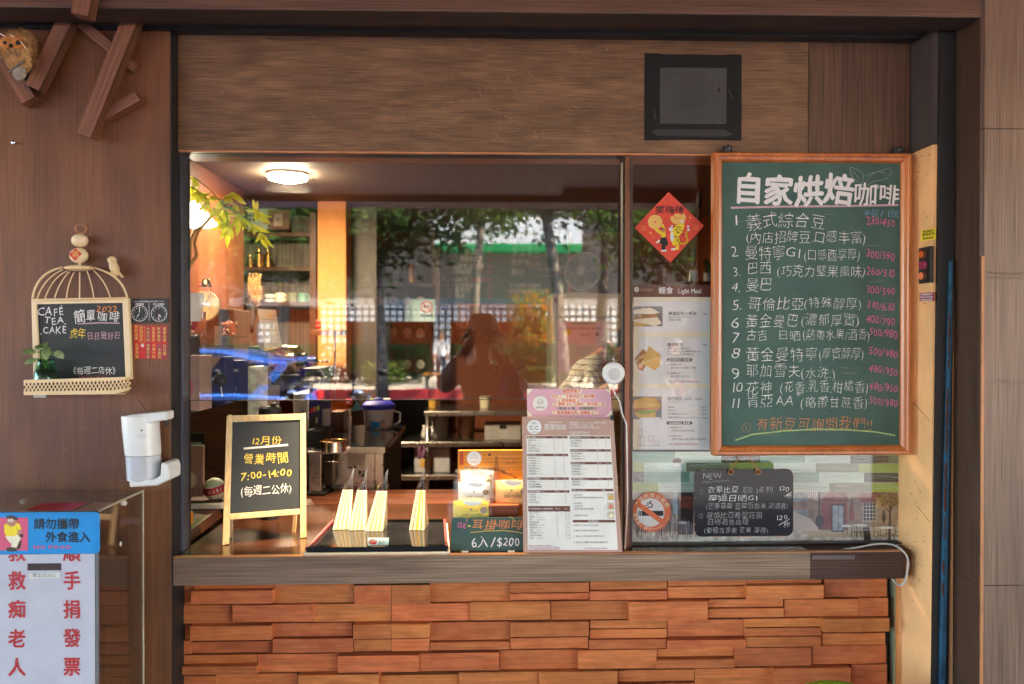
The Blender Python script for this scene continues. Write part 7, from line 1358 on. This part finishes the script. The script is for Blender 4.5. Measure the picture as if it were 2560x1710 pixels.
# shopkeeper bent over behind the mullion
pb=lambda X,Y,y=1.72: A('e8',X,Y,y)
hip=pb(1560,1720,1.75); t=thing('person','person in checked shirt bending forward behind the counter beside the mullion','person',Vector((hip.x,1.75,.02)))
sh=pb(1890,1000,1.72); nk=pb(2040,850,1.72); hd=pb(2320,745,1.72); mid=pb(1700,1270,1.74)
armL=[(sh+Vector((0,-.17,-.03)),.06),(pb(1950,1420,1.5),.05),(pb(2150,1300,1.42),.038),(pb(2300,1260,1.4),.03)]
armR=[(sh+Vector((0,.17,-.03)),.06),(pb(1850,1240,1.98),.05),(pb(2150,1250,1.85),.038),(pb(2300,1280,1.75),.03)]
ch=[[(hip,(.11,.08)),(mid,(.11,.08)),(sh,(.1,.07)),(nk,.06),(pb(2130,810),.058),(hd,(.085,.1)),(pb(2460,770),.07)],[(sh,(.1,.07))]+armL,[(sh,(.1,.07))]+armR]
for s_ in (-1,1): ch.append([(hip,(.11,.08)),(hip+Vector((.0,s_*.1,-.08)),.09),(hip+Vector((.05,s_*.11,-.45)),.065),(Vector((hip.x-.02,1.75+s_*.11,.12)),.045),(Vector((hip.x+.1,1.75+s_*.11,.05)),.04)])
for pts in (armL,armR):
    w=pts[-1][0]; d=(w-pts[-2][0]).normalized(); ch.append([(w,.03),(w+d*.05,(.036,.018))])
    for f in range(4): o_=Vector((0,-.027+.018*f,.0)); b0=w+d*.07+o_; ch.append([(b0,.009),(b0+d*.035,.0085),(b0+d*.055+Vector((0,0,-.02)),.0075)])
    ch.append([(w+d*.03+Vector((0,.03,-.01)),.01),(w+d*.06+Vector((0,.045,-.02)),.0085)])
skin('body','skin',ch,t)
E_=1.14; ch=[[(hip+Vector((-.02,0,-.06)),(.17,.13)),(mid,(.172,.132)),(sh,(.165,.12)),(nk+Vector((.0,0,0)),.082)]]
for pts in (armL,armR): ch.append([(sh,(.165,.12))]+[(q_,r_*1.35) for q_,r_ in pts[:2]]+[(pts[1][0].lerp(pts[2][0],.7),.052)])
skin('shirt','check_shirt',ch,t)
MB().tube([nk+Vector((-.0,0.0,0)),nk+Vector((.045,0,.005))],[.084,.074],16,0,False).build('collar','check_shirt',t,smooth=True)
ch=[]
for s_ in (-1,1): ch.append([(hip+Vector((0,0,-.05)),(.165,.125)),(hip+Vector((.0,s_*.1,-.1)),.105),(hip+Vector((.05,s_*.11,-.45)),.08),(Vector((hip.x-.02,1.75+s_*.11,.12)),.062)])
skin('trousers','denim',ch,t)
MB().ball(hd+Vector((.02,.0,.035)),(.1,.088,.075),18,0,(.3,0,1)).build('hair','hair',t,smooth=True)
for s_ in (-1,1): MB().ball(hd+Vector((-.005,s_*.088,-.005)),(.03,.012,.036),14).ball(hd+Vector((.0,s_*.094,-.005)),(.016,.01,.02),10).build('ear','skin',t,smooth=True)
MB().ball(hd+Vector((.1,0,-.05)),(.022,.014,.016),10).build('nose','skin',t,smooth=True)
for s_ in (-1,1): MB().ball(hd+Vector((.085,s_*.035,-.02)),(.008,.012,.008),8).build('eye','black',t,smooth=True)
# ================================================================ THE STREET BEHIND THE CAMERA (seen mirrored in the window)
def mir(px, py, d):                       # a thing mirrored at sight line px,py whose mirror image lies d metres beyond the glass
    q = at(px, py, .016+d); return Vector((q.x, .016-d, q.z))
rt = random.Random(99)
# far building: tiled base, arcade, white signboard with green band
t=thing('street_building','white building across the street with tiled front and orange arcade','building',(0,-31,0))
d=27.5; Y0=.016-d
zA,zB=mir(1217,803,d).z,mir(1217,765,d).z
MB().box(-24,26,Y0-9,Y0-4,.06,15).build('wall','far_orange',t)
a,b=mir(803,0,d).x,mir(1640,0,d).x
MB().box(a,b+4,Y0-.4,Y0,zA,zB).build('tiled_band','white_tiles',t)
for p0,p1 in ((803,860),(1085,1125),(1520,1570),(640,680)): x0_,x1_=mir(p0,0,d).x,mir(p1,0,d).x; MB().box(x0_,x1_,Y0-.45,Y0+.02,.06,zA-.002).build('tiled_pier','white_tiles',t)
MB().box(mir(866,0,d).x,mir(945,0,d).x,Y0-3.9,Y0-3.6,.06,3.0).build('grey_shutter','far_grey',t); MB().box(-24,26,Y0-4,Y0-.41,zB,zB+.3).build('arcade_slab','far_grey',t)
zs0,zs1,zs2=mir(1217,634,d).z,mir(1217,614,d).z,mir(1217,549,d).z
MB().box(-24,26,Y0-3.99,Y0-.5,zB+.31,15).build('upper_wall','far_shade',t)  # dark grey puts the shade of leaves and arcade recess into the wall colour
for k in range(-5,6):
    for z_ in (7.2,10.2,13): MB().box(k*4.2-1.1,k*4.2+1.1,Y0-.51,Y0-.47,z_,z_+1.6).build('window','far_window',t)
t2=thing('shop_signboard','long white signboard with a green lower band across the street','signboard',(mir(1265,0,d).x,Y0,zs0)); x0_,x1_=mir(1087,0,d).x,mir(1450,0,d).x
MB().box(x0_,x1_,Y0+.01,Y0+.6,zs1,zs2).build('white_panel','far_white',t2,bevel=.02); MB().box(x0_,x1_,Y0+.005,Y0+.62,zs0,zs1-.002).build('green_band','far_green',t2,bevel=.02)
t2=thing('green_awning','green shop awning across the street behind the left trees','awning',(mir(740,0,d).x,Y0,4)); MB().box(mir(690,0,d).x,mir(810,0,d).x,Y0+.01,Y0+.7,mir(1217,655,d).z,mir(1217,622,d).z).build('fascia','far_green',t2,bevel=.02); MB().box(mir(690,0,d).x,mir(810,0,d).x,Y0+.01,Y0+.6,mir(1217,621,d).z,mir(1217,560,d).z).build('white_top','far_white',t2)
# trees
def tree(px, d, th, lean, crown, label, mats_, n=4200):
    b=mir(px,900,d); b.z=.06 if d>20 else -.12; t=thing('street_tree',label,'tree',b,'street trees across the road')
    top=b+Vector((lean,0,th)); mid=b+Vector((lean*.25,0,th*.5)); m=MB(); m.tube([b,b+Vector((lean*.05,0,th*.2)),mid,b+Vector((lean*.6,0,th*.78)),top],[.2,.16,.14,.12,.09],10); ends=[]
    for k in range(7):
        a_=rt.uniform(0,6.28); s_=rt.uniform(.55,1); q=mid.lerp(top,s_); e=q+Vector((math.cos(a_)*crown*.75,math.sin(a_)*crown*.5,rt.uniform(.2,1.8))); m.tube([q,(q+e)/2+Vector((0,0,.25)),e],[.07,.05,.02],6); ends+= [e,(q+e)/2]
    m.build('trunk','bark',t,smooth=True)
    for nm,ma,fr in (('crown',mats_[0],.6),('crown',mats_[1],.4)):
        m=MB()
        cl=[rt.choice(ends)+Vector((rt.gauss(0,.5),rt.gauss(0,.4),rt.gauss(0.0,.4))) for _ in range(60)]
        for i in range(int(n*fr)):
            c=rt.choice(cl)+Vector((rt.gauss(0,.3),rt.gauss(0,.3),rt.gauss(0,.26))); s_=rt.uniform(.07,.15); u=Vector((rt.gauss(0,1),rt.gauss(0,1),rt.gauss(0,.6))).normalized(); w=u.orthogonal().normalized()*s_*.5
            m.add([c-u*s_,c+w,c+u*s_,c-w],[(0,1,2,3)])
        m.build(nm,ma,t)
LD=('leaf_dark','leaf_mid'); LL=('leaf_mid','leaf_light')
tree(955,18,4.3,-.2,2.6,'street tree with pale trunk behind the left bench, reflected in the window',LD)
tree(1410,17,6.0,-.75,2.5,'slender street tree leaning left beside the white signboard, reflected in the window',LD,4600)
tree(1500,20,6.2,.3,2.2,'pale thick street tree at the right of the white signboard, reflected in the window',LD,4200)
tree(700,17,4.0,.3,2.8,'dense street tree in front of the green awning, reflected in the window',LD,5200)
tree(560,19,4.4,0,2.6,'leftmost street tree reflected beside the window post',LD)
tree(1180,23,6.6,.5,2.0,'street tree behind the photographer reflection with high crown',LD,4200)
tree(1640,18,4.4,.2,2.6,'rightmost street tree reflected in the side pane',LD,3600)
def bush(px,py,d,w,h,label,mats_,n=700,cat='shrub',name='shrub'):
    c=mir(px,py,d); t=thing(name,label,cat,Vector((c.x,c.y,.06)))
    for ma in mats_:
        m=MB()
        for i in range(n//len(mats_)):
            a_=rt.uniform(0,6.28); r_=rt.random()**.4; p=Vector((c.x+math.cos(a_)*w/2*r_+rt.gauss(0,.06),c.y+math.sin(a_)*.45*r_,.1+(c.z+h/2-.1)*(1-r_*.4*rt.random())*rt.random()**.6)); s_=rt.uniform(.05,.12); u=Vector((rt.gauss(0,1),rt.gauss(0,1),rt.gauss(0,.8))).normalized(); v=u.orthogonal().normalized()*s_*.5; m.add([p-u*s_,p+v,p+u*s_,p-v],[(0,1,2,3)])
        m.build('foliage',ma,t)
bush(1330,800,24,1.6,2.2,'tall golden green shrub to the right of the photographer reflection',('leaf_light','tree_gold'),1500)
bush(1345,945,22,1.0,.7,'low bright green shrub by the far kerb',LL); bush(960,935,22,1.3,.8,'low green shrub under the pale trunk',LL)
m=MB(); x0_,x1_=mir(480,0,23.5).x,mir(1640,0,23.5).x
for i in range(9000):
    x=rt.uniform(x0_,x1_); 
    if mir(1075,0,23.5).x<x<mir(1125,0,23.5).x: continue
    p=Vector((x,-23.5+rt.uniform(-.45,.45),.06+rt.random()**.7*1.25)); s_=rt.uniform(.05,.11); u=Vector((rt.gauss(0,1),rt.gauss(0,1),rt.gauss(0,.8))).normalized(); v=u.orthogonal().normalized()*s_*.5; m.add([p-u*s_,p+v,p+u*s_,p-v],[(0,1,2,3)])
m.build('x','leaf_dark'); o=bpy.data.objects['x']; o.name='hedge'; tag(o,'long clipped dark hedge along the far pavement','hedge')
# bench
a,b=mir(1058,944,20.6),mir(1140,944,20.6); t=thing('park_bench','pale wooden bench on the far pavement','bench',((a.x+b.x)/2,a.y,.06)); MB().box(a.x,b.x,a.y-.2,a.y+.2,.44,.50).build('seat','orange_pine',t,bevel=.01)
for x in (a.x+.1,b.x-.1): MB().box(x-.04,x+.04,a.y-.16,a.y+.16,.06,.4395).build('leg','far_grey',t)
# people: common builder
def hand_chain(w,d,side,up,curl):
    ch=[[(w,.026),(w+d*.05,(.038,.016))]]; kn=w+d*.075
    for f in range(4):
        o_=side*(-.028+.0185*f); L_=(.066,.074,.07,.055)[f]; b0=kn+o_; ch.append([(w+d*.055+o_,.0095),(b0+d*.012,.009),(b0+d*L_*.5+up*curl*.5*L_,.0085),(b0+d*L_*.75+up*curl*L_*1.1,.0075)])
    ch.append([(w+d*.025-side*.034,.011),(w+d*.055-side*.055+up*.01,.0095),(w+d*.085-side*.05+up*.03*curl,.008)]); return ch
def person(label,b,arms,coat,legs,hatm,face=1,hair='hair',stride=.1,scale=1.0):
    t=thing('person',label,'person',b); P=lambda x,y,z:b+Vector((x,y*face,z))*scale
    ch=[[(P(0,0,.92),(.14,.1)),(P(0,0,1.12),(.125,.09)),(P(0,0,1.33),(.15,.095)),(P(0,.0,1.42),.06),(P(0,.02,1.47),.052),(P(0,.035,1.555),(.076,.09)),(P(0,.03,1.64),(.07,.085))]]
    for s_ in (-1,1): ch.append([(P(0,0,.92),(.14,.1)),(P(s_*.09,0,.86),.085),(P(s_*.1,s_*stride*.6+.02,.48),.055),(P(s_*.1,s_*stride-.02,.1),.038),(P(s_*.1,s_*stride+.1,.04),.036)])
    ar=[]
    for s_,(e,w) in zip((-1,1),arms): q=[(P(s_*.165,0,1.35),.055),(P(*e),.043),(P(*w),.03)]; ar.append(q); ch.append([(P(0,0,1.33),(.15,.095))]+q); d=(q[2][0]-q[1][0]).normalized(); sd=d.cross(Vector((0,1,0))); sd=(sd if sd.length>.1 else Vector((1,0,0))).normalized()*(s_); ch+=hand_chain(q[2][0],d,sd,sd.cross(d),-.5)
    skin('body','skin',ch,t)
    c2=[[(P(0,0,.84),(.165,.125)),(P(0,0,1.12),(.15,.115)),(P(0,0,1.34),(.172,.115)),(P(0,0,1.41),.075)]]
    for q in ar: c2.append([(P(0,0,1.34),(.172,.115)),(q[0][0],.075),(q[1][0],.066),(q[1][0].lerp(q[2][0],.75),.05)])
    skin('shirt',coat,c2,t)
    c2=[]
    for s_ in (-1,1): c2.append([(P(0,0,.92),(.15,.11)),(P(s_*.09,0,.85),.1),(P(s_*.1,s_*stride*.6+.02,.48),.075),(P(s_*.1,s_*stride-.02,.1),.06)])
    skin('trousers',legs,c2,t)
    for s_ in (-1,1): MB().ball(P(s_*.1,s_*stride+.05,.035),(.045,.12,.036),14).build('shoe','black',t,smooth=True); MB().ball(P(s_*.078,.03,1.56),(.012,.024,.034),10).build('ear','skin',t,smooth=True); MB().ball(P(s_*.032,.116,1.58),(.013,.008,.008),8).build('eye','black',t,smooth=True)
    MB().ball(P(0,.132,1.545),(.015,.018,.024),10).build('nose','skin',t,smooth=True); MB().ball(P(0,.118,1.505),(.026,.008,.007),10).build('mouth','sign_pink',t,smooth=True)
    MB().ball(P(0,.005,1.6),(.09,.1,.095),18).build('hair',hair,t,smooth=True)
    return t,P
a=mir(1103,968,22.2); person('person in white shirt and dark shorts walking on the far pavement',Vector((a.x,a.y,.06)),(((-.2,.05,1.1),(-.2,.14,.9)),((.2,-.05,1.1),(.2,.06,.9))),'white','denim',None,1,stride=.16)
# the photographer, camera raised to the eye
bz=-.03; b=Vector((-.03,-2.735,bz)); t,P=person('person in sun hat and pale shirt raising a camera, mirrored in the window',b,(((-.27,.06,1.24),(-.085,.11,1.53)),((.27,.06,1.22),(.075,.13,1.49))),'pale_knit','black',None,1,'hair',.04)
hc=P(0,.02,1.63); m=MB(); n=40; prof=[(.155,-.07,1),(.15,-.055,1),(.118,-.012,.3),(.1,.012,0),(.098,.05,0),(.088,.085,0),(.06,.105,0),(1e-5,.11,0)]
for r_,z_,wv in prof:
    for j in range(n): a_=2*math.pi*j/n; r2=r_*(1+.05*wv*math.sin(a_*3+1)); m.v.append(hc+Vector((r2*math.cos(a_),r2*math.sin(a_)*1.05,z_+.014*wv*math.sin(a_*4)+.02*wv*math.sin(a_))))
for i in range(len(prof)-1):
    for j in range(n): m.f.append((i*n+j,i*n+(j+1)%n,(i+1)*n+(j+1)%n,(i+1)*n+j)); m.m.append(0)
o=m.build('sun_hat','hat',t,smooth=True); o.modifiers.new('thick','SOLIDIFY').thickness=.003
t=thing('photo_camera','black camera with round lens held at the eye of the photographer','camera',(0,-2.6,1.5))
MB().box(-.066,.066,-2.625,-2.592,1.508,1.592).build('body','black',t,bevel=.008); MB().box(-.022,.022,-2.622,-2.59,1.5925,1.612).build('finder','black',t,bevel=.006); MB().lathe([(.04,-2.5915+2.5915),(.041,.02),(.042,.034),(.036,.035),(.033,.024)],(0,-2.5915,1.55),32,0,(0,1,0)).build('lens_barrel','black',t,smooth=30)
MB().tube([(-.068,-2.61,1.58),(-.1,-2.64,1.45),(-.06,-2.68,1.3),(.05,-2.68,1.28),(.1,-2.64,1.45),(.068,-2.61,1.58)],.005,6).build('strap','black',t)
wr=P(.12,.06,1.36); m=MB(); n=20; prof=[(.012,0),(.05,-.06),(.085,-.2),(.105,-.32),(.1,-.4),(1e-5,-.42)]
for r_,z_ in prof:
    for j in range(n): a_=2*math.pi*j/n; w_=1+.14*math.sin(a_*5+z_*20); m.v.append(Vector((.16,-2.60,1.36))+Vector((r_*w_*math.cos(a_),r_*.6*w_*math.sin(a_),z_)))
for i in range(len(prof)-1):
    for j in range(n): m.f.append((i*n+j,i*n+(j+1)%n,(i+1)*n+(j+1)%n,(i+1)*n+j)); m.m.append(0)
t=thing('carrier_bag','purple carrier bag hanging from the photographer arm','bag',(.16,-2.6,.94)); m.build('sack','purple_bag',t,smooth=True); MB().tube([(.16,-2.6,1.355),(.2,-2.62,1.40),(.24,-2.64,1.37),(.2,-2.6,1.33),(.17,-2.6,1.35)],.004,6).build('handle','purple_bag',t)
# blue car passing close by, heading out of the frame at the left
x2=mir(735,0,6.6).x; yc=.016-6.6-.9; xc=x2-2.1; zg=-.12
t=thing('parked_car','blue hatchback car with red tail lights in the near lane','car',(xc,yc,zg))
def rowbox(sec,ma,nm,sm=40,bev=.0):
    m=MB(); k=len(sec[0][1])
    for y,pts in sec:
        for x,z in pts: m.v.append(Vector((xc+x,yc+y,zg+z)))
    for i in range(len(sec)-1):
        for j in range(k): m.f.append((i*k+j,i*k+(j+1)%k,(i+1)*k+(j+1)%k,(i+1)*k+j)); m.m.append(0)
    m.f+=[tuple(range(k-1,-1,-1)),tuple(range((len(sec)-1)*k,len(sec)*k))]; m.m+=[0,0]; return m.build(nm,ma,t,smooth=sm,bevel=bev)
low=[(-2.1,.3),(-2.1,.62),(-1.95,.82),(-1.1,.95),(.2,1.0),(1.4,1.02),(2.0,.98),(2.1,.7),(2.08,.3),(1.5,.22),(-1.5,.22)]
rowbox([(-.86,[(x*.97,z) for x,z in low]),(-.8,low),(.8,low),(.86,[(x*.97,z) for x,z in low])],'car_blue','body',40,.03)
cab=[(-1.0,.96),(-.3,1.42),(.2,1.5),(1.2,1.46),(1.62,1.36),(1.95,1.0)]
rowbox([(-.78,cab),(-.62,[(x*.96,z+.03) for x,z in cab]),(.62,[(x*.96,z+.03) for x,z in cab]),(.78,cab)],'car_glass','window_band',40)
roof=[(-.34,1.43),(.2,1.525),(1.2,1.49),(1.66,1.38),(1.95,1.36),(1.93,1.33),(1.6,1.33),(1.2,1.43),(.2,1.47),(-.3,1.40)]
rowbox([(-.7,roof),(-.6,[(x,z+.025) for x,z in roof]),(.6,[(x,z+.025) for x,z in roof]),(.7,roof)],'car_blue','roof',40)
for s_ in (-1,1):
    for x0_,x1_ in ((-1.0,-.3),(.28,.34),(1.55,1.9)):
        zt_=1.42 if x0_<0 else 1.47; MB().hexa([(xc+x0_,yc+s_*.79-.015,zg+.98),(xc+x0_+.14,yc+s_*.79-.015,zg+.98),(xc+x0_+.14,yc+s_*.79+.015,zg+.98),(xc+x0_,yc+s_*.79+.015,zg+.98),(xc+x1_-.02,yc+s_*.72-.015,zg+(zt_ if x0_<1 else 1.36)),(xc+x1_+.1,yc+s_*.72-.015,zg+(zt_ if x0_<1 else 1.36)),(xc+x1_+.1,yc+s_*.72+.015,zg+(zt_ if x0_<1 else 1.36)),(xc+x1_-.02,yc+s_*.72+.015,zg+(zt_ if x0_<1 else 1.36))]).build('door_pillar','car_blue',t)
    MB().box(xc+1.72,xc+2.075,yc+s_*.72-.15,yc+s_*.72+.152,zg+.82,zg+.95).build('tail_light','tail_red',t,bevel=.02)
    for x in (-1.3,1.3): tw=MB().lathe([(.2,-.1),(.32,-.1),(.33,-.08),(.33,.08),(.32,.1),(.2,.1)],(xc+x,yc+s_*.76,zg+.33),28,0,(0,1,0)).build('tyre','rubber',t,smooth=40); MB().lathe([(1e-5,-.11),(.2,-.105),(.2,.105),(1e-5,.11)],(xc+x,yc+s_*.76,zg+.33),20,0,(0,1,0)).build('rim','alu_grey',tw,smooth=40)
    MB().ball((xc-.75,yc+s_*.93,zg+1.02),(.1,.08,.07),12).build('mirror','car_blue',t,smooth=True)
MB().box(xc+1.5,xc+2.0,yc-.62,yc+.62,zg+1.375,zg+1.42).build('spoiler','car_blue',t,bevel=.01); MB().box(xc+2.085,xc+2.115,yc-.5,yc+.5,zg+.45,zg+.58).build('number_plate','white',t)
# parked scooters at the near kerb
def scooter(px,label,ma,rz):
    a=mir(px,0,4.9); c=Vector((a.x,a.y,-.0)); t=thing('scooter',label,'scooter',c,'scooters at the arcade edge'); Q=lambda x,y,z:c+Vector((x*math.cos(rz)-y*math.sin(rz),x*math.sin(rz)+y*math.cos(rz),z))
    for x in (-.62,.62): MB().lathe([(.12,-.05),(.22,-.045),(.225,0),(.22,.045),(.12,.05)],Q(x,0,.225),24,0,(math.sin(rz),-math.cos(rz),0)).build('wheel','rubber',t,smooth=40)
    MB().ball(Q(.42,0,.55),(.42*1,.16,.2),16,0,(0,0,1)).build('rear_body',ma,t,smooth=True); MB().ball(Q(.32,0,.76),(.4,.14,.06),14).build('seat','black',t,smooth=True); MB().box(*sorted((Q(-.35,0,0).x,Q(.2,0,0).x)),c.y-.14,c.y+.14,.3,.34).build('floorboard','black',t,bevel=.01)
    MB().tube([Q(-.62,0,.25),Q(-.5,0,.6),Q(-.38,0,1.0)],[.05,.1,.05],10).build('front_shield',ma,t,smooth=True); MB().tube([Q(-.4,-.32,1.03),Q(-.38,0,1.0),Q(-.4,.32,1.03)],.018,8).build('handlebar','black',t,smooth=True); MB().ball(Q(-.46,0,.98),(.07,.09,.08),12).build('headlight','chrome',t,smooth=True)
    for s_ in (-1,1): MB().tube([Q(-.4,s_*.26,1.03),Q(-.36,s_*.34,1.16)],.006,6).ball(Q(-.36,s_*.36,1.2),(.05,.02,.035),12).build('mirror','black',t,smooth=True)
scooter(560,'dark scooter parked at the arcade edge, mirrored under the blue car','black',.3); scooter(845,'grey scooter parked at the arcade edge, mirrored beside the roaster','grey',.2); scooter(1010,'white scooter parked at the arcade edge, mirrored right of the roaster','light_grey',.25)
bpy.data.objects.remove(fob)
